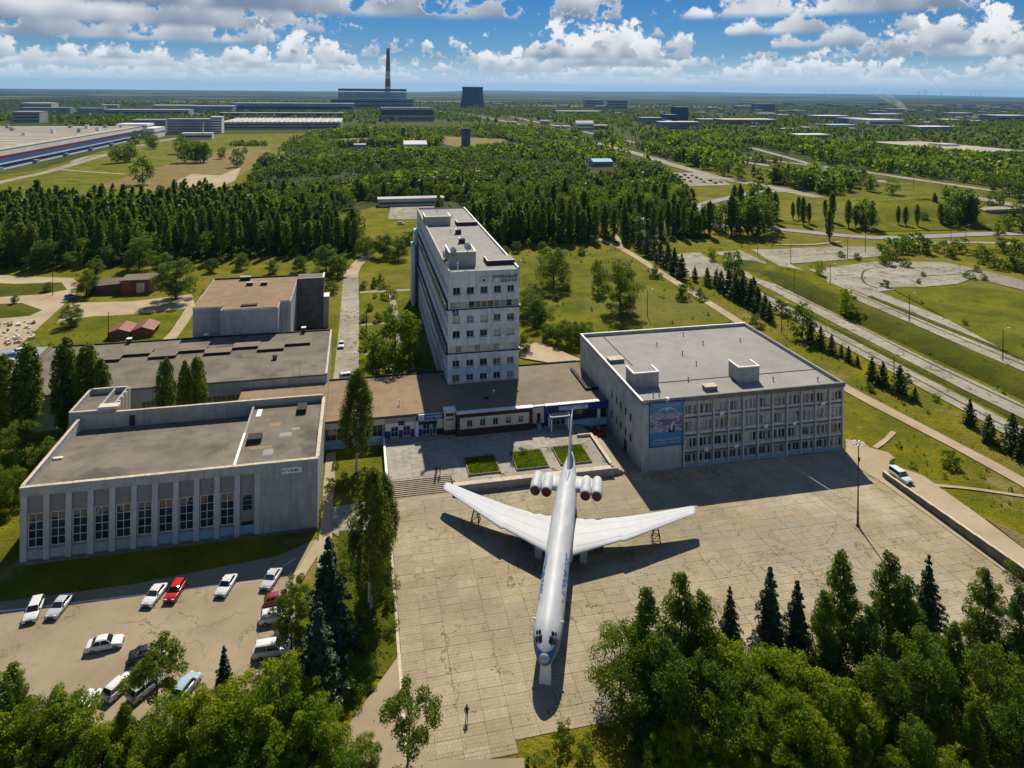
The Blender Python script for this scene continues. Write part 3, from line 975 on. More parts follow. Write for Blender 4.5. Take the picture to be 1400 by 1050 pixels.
def parapet(b, x0, x1, y0, y1, z0, z1, th, m, sides='NSEW', name='parapet'):
    mb = MB()
    if 'S' in sides: mb.box(x0, x1, y0, y0 + th, z0, z1)
    if 'N' in sides: mb.box(x0, x1, y1 - th, y1, z0, z1)
    if 'W' in sides: mb.box(x0, x0 + th, y0 + th, y1 - th, z0, z1)
    if 'E' in sides: mb.box(x1 - th, x1, y0 + th, y1 - th, z0, z1)
    return b.part(name, mb, m)


def coping_run(b, x0, y0, x1, y1, z, w, m, step=1.5, h=0.12, seed=0):
    """row of separate coping slabs along a parapet"""
    rg = random.Random(seed)
    L = math.hypot(x1 - x0, y1 - y0)
    n = max(1, round(L / step))
    ang = math.atan2(y1 - y0, x1 - x0)
    s = L / n
    me = MB().box(-s / 2 + .02, s / 2 - .02, -w / 2, w / 2, 0, h).mesh('coping_slab', m)
    for i in range(n):
        t = (i + .5) / n
        o = b.at('coping_slab', me, x0 + (x1 - x0) * t, y0 + (y1 - y0) * t + 0, z + rg.uniform(0, .025), ang + rg.uniform(-.012, .012))


def roof_house(b, x0, x1, y0, y1, z0, z1, wall='concrete', cop='coping_white', name='roof_house', open_back=True):
    mb = MB().box(x0, x1, y0, y1, z0, z1)
    h = b.part(name, mb, M[wall])
    c = MB().box(x0 - .1, x1 + .1, y0 - .1, y0 + .3, z1, z1 + .22).box(x0 - .1, x0 + .3, y0 + .3, y1 + .1, z1, z1 + .22).box(x1 - .3, x1 + .1, y0 + .3, y1 + (-.6 if open_back else .1), z1, z1 + .22)
    c.build('coping', M[cop], h)
    MB().box(x0 + .3, x1 - .3, y0 + .3, y1 - .05, z1 + .002, z1 + .05).build('roof_felt', M['roof_grey'], h)
    return h


def text_mesh(s, height, m, extr=0.01, bold=0.0, width=None):
    cu = bpy.data.curves.new('lettering', 'FONT')
    cu.body = s
    cu.size = 1.0
    cu.extrude = 0.0
    cu.offset = bold
    cu.resolution_u = 2
    ob = bpy.data.objects.new('lettering', cu)
    COL.objects.link(ob)
    bpy.context.view_layer.update()
    dg = bpy.context.evaluated_depsgraph_get()
    me = bpy.data.meshes.new_from_object(ob.evaluated_get(dg))
    bpy.data.objects.remove(ob)
    n = len(me.vertices)
    V = np.zeros(n * 3, dtype=np.float32)
    me.vertices.foreach_get('co', V)
    V = V.reshape(-1, 3)
    lo, hi = V.min(0), V.max(0)
    k = height / (hi[1] - lo[1])
    kx = k if width is None else width / (hi[0] - lo[0])
    V[:, 0] = (V[:, 0] - lo[0]) * kx
    V[:, 1] = (V[:, 1] - lo[1]) * k
    me.vertices.foreach_set('co', V.ravel())
    me.materials.clear()
    me.materials.append(m)
    me.polygons.foreach_set('material_index', [0] * len(me.polygons))
    me.update()
    return me, V[:, 0].max()


def scribble(b_root, m, x0, x1, z0, z1, y, loc, seed, name='lettering'):
    """a line of lettering too small to read in the photograph"""
    rg = random.Random(seed)
    mb = MB()
    x = x0
    h = z1 - z0
    while x < x1 - .1:
        w = h * rg.uniform(.45, .8)
        if x + w > x1:
            break
        if rg.random() < .14:
            x += w * .7
            continue
        t = h * .2
        mb.box(x, x + t, y, y + .02, z0, z1)
        if rg.random() < .7:
            mb.box(x + w - t, x + w, y, y + .02, z0, z1)
        k = rg.choice((0, 1, 2))
        zz = (z0, z0 + h * .4, z1 - t)[k]
        mb.box(x + t, x + w - t, y + .001, y + .019, zz, zz + t)
        x += w + h * .22
    return mb.build(name, m, b_root, loc)


# ================================================================== right office block
RX0, RX1, RY0, RY1, RH = 54.7, 99.8, 128.1, 167.0, 14.0
rb = Bld('office_block', 'square four-storey concrete office block with flat grey roof and a big blue banner', 'building', (RX0, RY0, 0))
rb.box('body', M['concrete_dark'], RX0 + .35, RX1 - .02, RY0 + .55, RY1 - .02, 0, 12.75)
rows = []
NB = 11
bx0, bx1 = 63.4, 99.55
bw = (bx1 - bx0) / NB
rz = [(0.75, 2.35), (3.7, 5.45), (7.0, 8.8), (10.35, 12.1)]
wins = []
for r, (za, zb) in enumerate(rz):
    cols = []
    for i in range(NB):
        a0 = bx0 + bw * i
        if r == 0 and i == 6:
            cols.append((a0 + .45, a0 + bw - .45))
            continue
        big, small = 1.5, 0.68
        if (i + r) % 3 == 1:
            spans = [(a0 + .36, a0 + .36 + small), (a0 + bw - .3 - big, a0 + bw - .3)]
        else:
            spans = [(a0 + .32, a0 + .32 + big), (a0 + bw - .34 - small, a0 + bw - .34)]
        for s in spans:
            cols.append(s)
            wins.append((s, za, zb, r, i))
    rows.append((za, zb, cols))
rows[0] = (0.12, rows[0][1], rows[0][2]) if False else rows[0]
mb = MB()
grid_wall(mb, bx0, bx1, 0, 13.0, rows, RY0 + .22, .34)
rb.part('window_wall', mb, M['plaster'])
fm_c = ['frame_white', 'frame_grey', 'frame_grey', 'frame_white']
for (xa, xb), za, zb, r, i in wins:
    rr = random.random()
    gm = 'glass' if rr < (.85 if r < 2 else .45) else ('curtain' if rr > .8 else 'glass_pale')
    if r == 3 and i == 0 and xb - xa > 1:
        gm = 'glass'
    window(rb, (xa + xb) / 2, RY0 + .36, za, xb - xa, zb - za, 2 if xb - xa > 1 else 1, 1, random.choice(fm_c) if r else 'frame_white', gm)
# door bay
dm = MB().box(-1.1, 1.1, 0, .08, 0, 1.58).mesh('entrance_door', M['frame_grey'])
d = rb.at('entrance_door', dm, bx0 + bw * 6.5, RY0 + .40, .76)
MB().box(-.9, -.08, -.02, 0, .15, 1.45).build('door_leaf', M['glass_pale'], d)
MB().box(.08, .9, -.02, 0, .15, 1.45).build('door_leaf', M['glass_pale'], d)
# pilasters, mullions and ledges
pm_ = MB().box(-.17, .17, 0, .30, 0, 12.9).mesh('pilaster', M['pilaster'])
for i in range(NB + 1):
    rb.at('pilaster', pm_, min(bx0 + bw * i, bx1 - .17) + (.17 if i == 0 else 0), RY0 - .10, 0.1)
mm_ = MB().box(-.07, .07, 0, .17, 0, 1.85).mesh('mullion', M['pilaster'])
lm_ = MB().box(-bw / 2 + .18, bw / 2 - .18, 0, .32, 0, .14).mesh('ledge', M['concrete_dark'])
ap_ = MB().box(-bw / 2 + .3, bw / 2 - .3, 0, .12, 0, .5).mesh('sill_panel', M['pilaster'])
for r, zl in enumerate((2.80, 6.20, 9.72)):
    for i in range(NB):
        rb.at('ledge', lm_, bx0 + bw * (i + .5), RY0 - .08, zl - .1)
        rb.at('sill_panel', ap_, bx0 + bw * (i + .5), RY0 + .12, zl + .16)
for r, (za, zb) in enumerate(rz[1:]):
    for i in range(NB):
        for s in (.33, .66) if (i + r) % 2 else (.60,):
            rb.at('mullion', mm_, bx0 + bw * (i + s), RY0 + .08, za - .1)
# solid end with the banner, cornice
mb = MB().box(RX0, bx0 - .02, RY0, RY0 + .55, 0, 13.0)
rb.part('end_wall', mb, M['plaster'])
rb.box('cornice', M['concrete_dark'], bx0 + .2, RX1 + .06, RY0 - .14, RY0 + .22, 13.02, 13.9)
rb.box('plinth', M['hall_blue'], bx0 + .2, RX1, RY0 + .02, RY0 + .215, 0, .35)
rb.box('service_pipe', M['steel_dark'], bx0 - .28, bx0 - .16, RY0 - .1, RY0 - .004, 0, 12.9)
# west wall with small windows
upper = [PX(836.3 + dx, y, RX0) for dx, y in ((0, 539.5), (6.6, 547), (12.5, 554.4), (19, 561.9), (25.8, 570.2))]
wy = [p[0] for p in upper]
zu = sum(p[1] for p in upper) / 5
rowsW = []
hole = sorted((y - .5, y + .5) for y in wy)
rowsW.append((zu - 4.2 - .8, zu - 4.2 + .8, hole))
rowsW.append((zu - .8, zu + .8, hole))
mb = MB()
grid_wall(mb, RY0 + .55, RY1, 0, 13.0, rowsW, RX0, .35, face='W')
rb.part('west_wall', mb, M['plaster'])
for y in wy:
    for zc in (zu, zu - 4.2):
        window(rb, RX0 + .12, y, zc - .8, .98, 1.58, 1, 1, 'frame_dark', 'glass', face='W')
dw = PX(855, 618, RX0)[0]
rb.box('side_door', M['frame_dark'], RX0 - .08, RX0 - .003, dw - .7, dw + .7, 0, 2.3)
rb.box('east_wall', M['plaster'], RX1 - .015, RX1, RY0 + .56, RY1, 0, 13.0)
for k in range(12):        # panel joints of the west wall
    yj = RY0 + 3.2 * (k + 1)
    if yj < RY1 - 1:
        rb.box('wall_joint', M['concrete'], RX0 - .012, RX0 - .001, yj, yj + .05, .3, 12.9)
acm = MB().box(-.42, .42, -.35, 0, 0, .62).mesh('air_conditioner', M['frame_white'])
for i, z in ((2, 9.75), (5, 6.25), (3, 2.85), (9, 9.75), (7, 6.25), (1, 2.85)):
    rb.at('air_conditioner', acm, bx0 + bw * (i + .5), RY0 + .1, z + .02)
# roof
rb.box('roof', M['roof_grey'], RX0 + .36, RX1 - .36, RY0 + .56, RY1 - .36, 12.76, 13.08)
parapet(rb, RX0, RX1, RY0 + .23, RY1, 13.09, 13.75, .35, M['concrete'])
rb.box('coping', M['coping_white'], RX0 - .06, RX0 + .38, RY0 + .2, RY1 + .05, 13.752, 13.84)
rb.box('coping', M['coping_white'], RX0 + .39, RX1 + .05, RY1 - .38, RY1 + .06, 13.752, 13.84)
rb.box('coping', M['roof_grey'], RX0 + .39, RX1 + .05, RY0 + .2, RY0 + .62, 13.752, 13.84)
rb.box('coping', M['concrete'], RX1 - .38, RX1 + .05, RY0 + .63, RY1 - .39, 13.752, 13.84)
rb.box('roof_seam', M['bitumen'], RX0 + 6.0, RX1 - .4, RY0 + 9.0, RY0 + 9.22, 13.081, 13.16)
rb.box('roof_seam', M['bitumen'], RX0 + 5.5, RX0 + 5.72, RY0 + 9.3, RY1 - 1, 13.081, 13.16)
q0 = P(866, 531, 13.1)
roof_house(rb, q0[0], q0[0] + 5.6, q0[1], q0[1] + 4.2, 13.081, 16.0)
q1 = P(1010, 523.5, 13.1)
roof_house(rb, q1[0], q1[0] + 4.8, q1[1], q1[1] + 4.2, 13.081, 16.2)
for (x, y, w, d_, h) in ((834, 497, 3.4, 2.0, .7), (965, 535, 2.6, 1.6, .8)):
    q = P(x, y, 13.1)
    hh = rb.box('roof_hatch', M['concrete_dark'], q[0], q[0] + w, q[1], q[1] + d_, 13.081, 13.08 + h)
    MB().box(q[0] - .1, q[0] + w + .1, q[1] - .1, q[1] + d_ + .1, 13.08 + h, 13.2 + h).build('lid', M['coping'], hh)
vent = MB().tube((0, 0, 0), (0, 0, .7), .10).tube((0, 0, .7), (0, 0, .85), .2, .16).mesh('vent_pipe', M['steel_dark'])
for x, y in ((898, 473), (934, 459), (961, 471), (933, 485), (952, 499), (1057, 521), (1118, 521), (893, 542), (901, 542), (941, 521), (1012, 467)):
    q = P(x, y, 13.1)
    rb.at('vent_pipe', vent, q[0], q[1], 13.08)
q = P(914, 548, 13.9)
fl = rb.at('floodlight', MB().box(-.35, .35, -.5, .1, 0, .4).box(-.06, .06, -.1, .1, -.6, 0).mesh('floodlight', M['white_paint']), q[0], RY0 - .35, 13.95)

# printed banner: blue sheet with a winged emblem, lines of text and a photograph of machines and a worker
def banner_mat():
    m, t, b = new_mat('banner_print')
    ob = t.node('ShaderNodeTexCoord').outputs['Object']
    sp = t.node('ShaderNodeSeparateXYZ')
    t.l.new(ob, sp.inputs[0])
    x, z = sp.outputs[0], sp.outputs[2]
    wn = t.noise(t.vmul(ob, (1, 1, 3)), 1.1, 4.0, 0.6)
    photo = t.mix(t.sstep(wn, .38, .62), (0.10, 0.10, 0.22), (0.42, 0.43, 0.56))
    inb = t.math('MULTIPLY', t.sstep(z, 2.7, 3.0), t.sstep(z, 6.7, 6.3))
    c = t.mix(t.sstep(z, 0, 10.0), (0.03, 0.20, 0.42), (0.05, 0.22, 0.44))
    c = t.mix(inb, c, photo)
    t.l.new(c, b.inputs['Base Color'])
    b.inputs['Roughness'].default_value = .5
    return m


M['banner'] = banner_mat()
M['print_dark'] = mat('print_dark', (0.03, 0.03, 0.07), .6, .3, 1)
M['print_pale'] = mat('print_pale', (0.55, 0.62, 0.72), .6, .1, 1)
M['print_mauve'] = mat('print_mauve', (0.16, 0.12, 0.22), .6, .3, 1)
bl = PY(887.5, 553, RY0)
br_ = PY(935.5, 547, RY0)
bb = PY(887, 612.5, RY0)
BX0, BX1, BZ0, BZ1 = bl[0], br_[0], bb[1], 13.35
ban = empty('wall_banner', (BX0, RY0, BZ0), 0, 'tall blue printed banner on the front of the square office block', 'banner')
bwid, bhei = BX1 - BX0, BZ1 - BZ0
s = bhei / 9.5
MB().box(.12, bwid - .12, -.07, -.01, .12, bhei - .12).build('sheet', M['banner'], ban)
MB().box(0, bwid, -.11, -.005, 0, .118).box(0, bwid, -.11, -.005, bhei - .118, bhei).box(0, .118, -.11, -.005, .12, bhei - .12).box(bwid - .118, bwid, -.11, -.005, .12, bhei - .12).build('frame', M['sign_blue'], ban)
for k, (z, h) in enumerate(((8.75, .16), (8.45, .14), (6.85, .13), (6.6, .12), (1.6, .14), (1.3, .14), (0.75, .2))):
    scribble(ban, M['print_pale'], .8 + .2 * (k % 3), bwid - .8, z * s, (z + h) * s, -.10, (0, 0, 0), 40 + k)
wing = MB()
for sgn in (-1, 1):
    for k in range(5):
        cx = bwid / 2 + sgn * (.35 + .42 * k)
        zz = (7.85 - .07 * k * k * .6) * s
        wing.prism([(cx - .2, 0), (cx + .2, 0), (cx + .1, .01), (cx - .1, .01)][::1], zz, zz + .22)
wing = MB()
for sgn in (-1, 1):
    for k in range(5):
        cx = bwid / 2 + sgn * (.45 + .42 * k)
        zz = (7.95 - .05 * k * k) * s
        wing.box(cx - .17, cx + .17, -.10, -.072, zz, zz + (.30 - .03 * k))
wing.box(bwid / 2 - .22, bwid / 2 + .22, -.10, -.072, 7.6 * s, 8.3 * s)
wing.build('winged_emblem', M['print_pale'], ban)
MB().box(bwid * .28, bwid * .80, -.10, -.072, 5.2 * s, 5.75 * s).box(bwid * .38, bwid * .66, -.101, -.073, 4.4 * s, 5.2 * s).build('machine_picture', M['print_mauve'], ban)
MB().poly([(bwid * .54, -.10, 2.9 * s), (bwid * .74, -.10, 2.9 * s), (bwid * .72, -.10, 4.2 * s), (bwid * .62, -.10, 4.9 * s)]).build('figure_picture', M['print_dark'], ban)
MB().poly([(bwid * .60, -.11, 3.5 * s), (bwid * .66, -.11, 3.3 * s), (bwid * .68, -.11, 5.0 * s), (bwid * .63, -.11, 4.9 * s)]).build('sleeve_picture', M['print_pale'], ban)
MB().box(bwid * .76, bwid * .93, -.10, -.072, 4.6 * s, 5.1 * s).build('cap_picture', M['print_mauve'], ban)

# ================================================================== left hall
HX0, HX1, HY0, HY1, HH = -50.5, -6.0, 122.3, 146.4, 12.0
lh = Bld('sports_hall', 'pale hall with a row of tall grid windows beside the car park', 'building', (HX0, HY0, 0))
xs = [PY(x, 690, HY0)[0] for x in (32.6, 63.4, 93.6, 124, 153.3, 184, 212, 240.2, 269.3, 296.7, 324.8, 351.4)]
xs = [xs[0] + (xs[-1] - xs[0]) * i / 11 for i in range(12)]
lh.box('body', M['concrete_dark'], HX0 + .3, HX1 - .3, HY0 + .7, HY1 - .3, 0, 9.2)
wz0, wz1 = 2.35, 7.65
cols = []
for i in range(10):
    c = (xs[i] + xs[i + 1]) / 2
    cols.append((c - 1.08, c + 1.08))
c11 = (xs[10] + xs[11]) / 2
mb = MB()
grid_wall(mb, xs[0], xs[10], 0, 10.55, [(wz0, wz1, cols)], HY0 + .32, .36)
grid_wall(mb, xs[10], xs[11], 0, 10.55, [(1.9, 2.6, [(c11 - .9, c11 + .9)]), (4.3, 7.0, [(c11 - .8, c11 + .8)])], HY0 + .32, .36)
lh.part('infill_wall', mb, M['hall_infill'])
for i in range(10):
    c = (xs[i] + xs[i + 1]) / 2
    window(lh, c, HY0 + .36, wz0, 2.14, wz1 - wz0, 2, 4, 'frame_white', 'glass', split=True, bar=.10)
window(lh, c11, HY0 + .4, 4.3, 1.58, 2.68, 1, 3, 'frame_grey', 'glass', split=True)
window(lh, c11, HY0 + .4, 1.9, 1.78, .68, 2, 1, 'frame_dark', 'glass')
apron_b = MB().box(-1.25, 1.25, 0, .06, 0, 1.35).mesh('apron_panel', M['hall_blue'])
apron = MB().box(-1.25, 1.25, 0, .06, 0, 1.35).mesh('apron_panel', M['hall_wall'])
for i in range(11):
    c = (xs[i] + xs[i + 1]) / 2
    lh.at('apron_panel', apron_b if i > 5 else apron, c, HY0 + .25, .62)
pil = MB().box(-.42, .42, 0, .34, 0, 10.5).mesh('pilaster', M['pilaster'])
for i in range(12):
    lh.at('pilaster', pil, xs[i], HY0 - .02, .05)
lh.box('frieze', M['hall_wall'], HX0, HX1, HY0 - .05, HY0 + .68, 10.56, 11.9)
lh.box('end_wall', M['hall_wall'], xs[11] + .43, HX1, HY0 + .06, HY0 + .68, 0, 10.55)
lh.box('corner_wall', M['hall_wall'], HX0, xs[0] - .43, HY0 + .06, HY0 + .68, 0, 10.55)
lh.box('plinth', M['concrete_dark'], HX0 - .1, HX1 + .1, HY0 - .12, HY0 - .03, 0, .45)
lh.box('west_wall', M['hall_wall'], HX0, HX0 + .29, HY0 + .69, HY1, 0, 11.9)
lh.box('east_wall', M['hall_wall'], HX1 - .29, HX1, HY0 + .69, HY1, 0, 11.9)
lh.box('back_wall', M['concrete'], HX0 + .3, HX1 - .3, HY1 - .29, HY1, 0, 12.5)
XS = -19.4
rf = MB().poly([(HX0 + .3, HY0 + .69, 11.2), (XS - .2, HY0 + .69, 11.2), (XS - .2, HY1 - .3, 9.6), (HX0 + .3, HY1 - .3, 9.6)])
lh.part('roof', rf, M['roof_dark'])
lh.part('upper_roof', MB().box(XS + .2, HX1 - .3, HY0 + .7, HY1 - .3, 9.3, 11.3), M['roof_dark'])
lh.box('roof_kerb', M['concrete'], XS - .2, XS + .19, HY0 + .7, HY1 - .3, 9.3, 11.75)
lh.box('kerb_flashing', M['coping_white'], XS - .22, XS + .22, HY0 + .9, HY0 + 12, 11.752, 11.82)
coping_run(lh, HX0 - .1, HY0 + .2, HX1 + .1, HY0 + .2, 11.905, .62, M['coping'], 1.5, seed=1)
coping_run(lh, HX0 + .1, HY0 + .6, HX0 + .1, HY1, 11.905, .55, M['coping'], 1.6, seed=2)
coping_run(lh, HX1 - .12, HY0 + .6, HX1 - .12, HY1, 11.905, .62, M['coping'], 1.6, seed=3)
coping_run(lh, HX0 + 6, HY1 - .1, HX1 - .4, HY1 - .1, 12.505, .5, M['coping'], 1.7, seed=4)
for (x, y, w, d_, h) in ((347, 607, 2.4, 2.2, .9), (412, 566, 1.7, 3.0, .9)):
    q = P(x, y, 11.3)
    lh.box('roof_hatch', M['bitumen'], q[0] - w / 2, q[0] + w / 2, q[1], q[1] + d_, 11.302, 11.3 + h)
q = P(354, 565, 11.3)
lh.box('metal_sheet', M['white_paint'], q[0] - .4, q[0] + .5, q[1] - 1.5, q[1] + 1.6, 11.302, 11.36)
q = P(79, 627, 10.6)
lh.box('metal_sheet', M['white_paint'], q[0] - .8, q[0] + .8, q[1] - .2, q[1] + .3, 10.72, 10.80)
prg = random.Random(8)
for k in range(9):
    x, y = prg.uniform(XS + 1, HX1 - 4.5), prg.uniform(HY0 + 2, HY1 - 4)
    lh.box('roof_patch', M[('roof_tan', 'roof_brown', 'roof_grey')[k % 3]], x, x + prg.uniform(1, 3.5), y, y + prg.uniform(.8, 2.2), 11.301, 11.306 + .003 * k)
lh.box('roof_door', M['frame_dark'], HX0 + 8.6, HX0 + 9.6, HY1 - .36, HY1 - .3, 9.7, 11.7)
q = PY(425, 640, HY0)
sgn = empty('hall_sign', (-11.9, HY0 - .02, 10.0), 0, 'small white name board high on the blank end of the hall', 'sign')
MB().box(0, 3.3, -.10, 0, 0, .95).build('board', M['sign_white'], sgn)
scribble(sgn, M['sign_blue'], .1, .55, .32, .62, -.125, (0, 0, 0), 3)
scribble(sgn, M['sign_blue'], .75, 3.1, .28, .68, -.125, (0, 0, 0), 5)
# annex behind the hall
AX0, AX1, AY0, AY1, AH = -52.4, -45.3, 146.4, 157.2, 13.0
lh.box('annex', M['hall_wall'], AX0, AX1, AY0 + .02, AY1, 0, 11.8)
parapet(lh, AX0, AX1, AY0 + .02, AY1, 11.802, 12.9, .3, M['hall_wall'], name='annex_parapet')
lh.box('annex_roof', M['roof_dark'], AX0 + .3, AX1 - .3, AY0 + .32, AY1 - .3, 11.802, 11.9)
lh.box('annex_divider', M['concrete'], AX1 - 2.6, AX1 - 2.2, AY0 + .33, AY1 - .31, 11.902, 12.9)
coping_run(lh, AX0 + .15, AY0, AX0 + .15, AY1, 12.905, .45, M['coping'], 1.5, seed=6)
coping_run(lh, AX0 + .4, AY1 - .15, AX1, AY1 - .15, 12.905, .45, M['coping'], 1.5, seed=7)
coping_run(lh, AX0 + .4, AY0 + .15, AX1 - 1.8, AY0 + .15, 12.905, .45, M['coping'], 1.5, seed=8)
for k in range(5):
    y = AY0 + 2 + k * 2
    lh.box('fin', M['cream'], AX1 + .002, AX1 + .5, y, y + .35, 0, 12.9)
lh.box('stair_head', M['cream'], AX1 - 2.3, AX1 + 1.2, AY0 + .3, AY0 + 2.0, 12.91, 13.4)

# ================================================================== workshop
WX0, WX1, WY0, WY1, WH = -75.6, -6.4, 169.2, 200.0, 7.8
ws = Bld('workshop', 'long single-storey workshop with dark flat roof and a row of raised skylights', 'building', (WX0, WY0, 0))
ws.box('body', M['hall_wall'], WX0, WX1, WY0 + .35, WY1, 0, 7.3)
cols = [(-46 + 1.05 * i, -46 + 1.05 * i + .95) for i in range(20)]
mb = grid_wall(MB(), WX0, WX1, 0, 7.3, [(2.0, 4.6, [(-46.2, -25.5)])], WY0, .34)
ws.part('front_wall', mb, M['hall_wall'])
for i in range(7):
    window(ws, -44.7 + 2.95 * i, WY0 + .12, 2.0, 2.9, 2.58, 3, 2, 'frame_white', 'glass')
for k in range(24):
    x = WX0 + 2.88 * k
    ws.box('wall_joint', M['concrete_dark'], x, x + .05, WY0 - .012, WY0 - .001, 4.9, 7.25)
ws.box('roof', M['roof_dark'], WX0, WX1, WY0, WY1, 7.302, 7.7)
ws.box('roof_edge', M['coping'], WX1 - .4, WX1 + .05, WY0, WY1, 7.702, 7.86)
ws.box('roof_edge', M['bitumen'], WX0, WX1 - .41, WY1 - .4, WY1, 7.702, 8.0)
ws.box('roof_edge', M['roof_dark'], WX0 - .1, WX0 + .4, WY0, WY1 - .41, 7.702, 7.95)
sky_px = [(280.5, 474, 7.2), (332, 480, 7.2), (369, 470, 6.8), (400, 475, 6.8), (261, 484, 7.5), (299, 473, 7)]
k = 0
for i in range(9):
    x = -68.5 + 6.35 * i
    y = 186.6 if i % 2 else 189.4
    sk = ws.box('skylight', M['bitumen'], x, x + 6.2, y, y + 3.2, 7.702, 8.25)
    MB().box(x - .1, x + 6.3, y - .1, y + 3.3, 8.252, 8.34).build('cover', M['roof_tan'], sk)
for x, y, h in ((375.5, 492, .8), (415, 455.5, 1.4), (281.5, 464.5, 1.2), (176, 470, 1.2)):
    q = P(x, y, 7.7)
    c = ws.part('vent', MB().box(q[0] - .45, q[0] + .45, q[1], q[1] + .9, 7.702, 7.7 + h), M['steel_rust'] if h < 1 else M['steel_dark'])
    MB().box(q[0] - .6, q[0] + .6, q[1] - .15, q[1] + 1.05, 7.7 + h, 7.82 + h).build('cap', M['coping_white'] if h > 1 else M['bitumen'], c)
for x in (-14.0, -12.6):
    ws.part('mast', MB().tube((x, WY0 + .5, 7.7), (x, WY0 + .5, 10.2), .05), M['steel_light'])

# ================================================================== assembly hall with brown roof
sh = Bld('assembly_hall', 'tall windowless grey hall with a brown stepped roof behind the workshop', 'building', (-43, 200.2, 0))
outl = [(-42.9, 203.3), (-35.4, 203.3), (-35.4, 200.15), (-20.6, 200.15), (-20.6, 205.8), (-17.8, 205.8), (-17.8, 232.4), (-42.9, 232.4)]
sh.part('body', MB().prism(outl, 0, 14.6), M['hall_wall'])
inn = [(-42.6, 203.6), (-35.1, 203.6), (-35.1, 200.45), (-20.9, 200.45), (-20.9, 206.1), (-18.1, 206.1), (-18.1, 232.1), (-42.6, 232.1)]
sh.part('roof', MB().prism(inn, 14.602, 14.78), M['roof_brown'])
sh.box('roof_edge', M['bitumen'], -42.9, -9.4, 232.1, 232.5, 14.79, 15.2)
sh.box('roof_edge', M['concrete'], -42.95, -42.6, 203.3, 232.09, 14.602, 15.0)
sh.box('stage_tower', M['concrete_dark'], -17.75, -9.8, 226.4, 232.3, 0, 15.4)
sh.box('tower_edge', M['coping_white'], -10.2, -9.7, 226.35, 232.35, 15.402, 15.6)
sh.box('tower_edge', M['coping'], -17.7, -10.21, 226.35, 226.7, 15.402, 15.52)
sh.box('side_lobby', M['concrete'], -9.79, -8.2, 225.8, 230, 0, 9.5)
sh.box('side_lobby_cap', M['coping_white'], -9.78, -8.1, 225.7, 230.1, 9.502, 9.7)
for z in (7.6, 9.6, 11.6, 13.4):
    sh.box('wall_joint', M['concrete_dark'], -42.9, -35.4, 203.28, 203.299, z, z + .06)
for x in (-32, -27, -23):
    sh.box('wall_joint', M['concrete_dark'], x, x + .06, 200.13, 200.149, 7.5, 14.5)
sh.box('wall_hatch', M['concrete'], -29.8, -28.6, 200.1, 200.149, 10.2, 12.2)
for x, y, w, d_, h in ((340, 419, 4.2, 1.6, .35), (335, 383.5, 3.0, 1.6, 1.0), (341, 390.5, 1.8, 1.2, .8), (360.5, 390, 1.8, 1.2, .8)):
    q = P(x, y, 14.8)
    c = sh.box('roof_vent', M['bitumen'], q[0] - w / 2, q[0] + w / 2, q[1], q[1] + d_, 14.782, 14.78 + h)
    if h > .5:
        MB().box(q[0] - w / 2 - .1, q[0] + w / 2 + .1, q[1] - .1, q[1] + d_ + .1, 14.78 + h, 14.9 + h).build('cap', M['concrete'], c)

# ================================================================== low connecting block
TZ = 1.3
lb = Bld('entrance_block', 'low connecting block with flat brown roof linking the halls and the tower', 'building', (-6, 148.8, 0))
lb.box('body', M['hall_wall'], -5.9, 54.6, 149.6, 170.0, 0, 5.4)
lb.box('west_wing', M['hall_wall'], -24.9, -5.95, 146.75, 168.9, 0, 5.4)
lb.box('west_roof', M['roof_brown'], -25.0, -5.96, 146.7, 168.95, 5.402, 5.8)
lb.box('roof', M['roof_brown'], -5.9, 20.6, 149.0, 170.1, 5.402, 5.8)
lb.box('roof_right', M['roof_tan'], 20.62, 54.65, 147.6, 170.1, 5.402, 5.8)
lb.box('roof_back_kerb', M['bitumen'], -5.9, 54.6, 169.7, 170.09, 5.802, 6.1)
lb.box('roof_kerb', M['bitumen'], 51.5, 52.2, 153, 165, 5.802, 6.3)
lb.box('roof_kerb', M['bitumen'], 52.2, 54.6, 153, 153.4, 5.802, 6.3)
for k in range(5):
    x = -5 + 5 * k
    lb.box('roof_seam', M['roof_tan'], x, x + .1, 149.3, 169.6, 5.802, 5.815)
# segment A: glazed link
lb.box('link_base', M['light_blue'], -5.9, 6.2, 148.9, 149.59, 0, 1.6)
lb.box('link_fascia', M['cream'], -5.9, 6.2, 148.85, 149.59, 4.15, 5.39)
lb.box('roof_edge', M['frame_dark'], -5.9, 12.6, 148.8, 148.99, 5.4, 5.62)
for i in range(5):
    window(lb, -4.8 + 2.35 * i, 149.2, 1.62, 2.3, 2.5, 2, 1, 'frame_white', 'glass')
# segment B: white wall over a blue base, two pairs of doors
mb = grid_wall(MB(), 6.22, 12.5, 1.3, 5.39, [(1.35, 3.6, [(7.4, 9.0), (9.9, 11.5)])], 148.85, .3)
lb.part('porch_wall', mb, M['white_paint'])
lb.box('blue_base', M['blue_clad'], 6.22, 7.38, 148.8, 148.848, 1.3, 2.7)
lb.box('blue_base', M['blue_clad'], 9.02, 9.88, 148.8, 148.848, 1.3, 2.7)
lb.box('blue_base', M['blue_clad'], 11.52, 12.3, 148.8, 148.848, 1.3, 2.7)
for x in (8.2, 10.7):
    window(lb, x, 148.9, 1.35, 1.55, 2.2, 2, 2, 'frame_white', 'glass', name='glass_door')
lb.box('porch_fascia', M['concrete'], 6.22, 12.4, 148.74, 148.847, 4.3, 5.38)
lb.box('white_column', M['white_paint'], 12.5, 13.1, 148.2, 148.84, 1.3, 4.4)
lb.box('notice', M['sign_blue'], 8.9, 10.2, 148.70, 148.738, 3.75, 4.7)
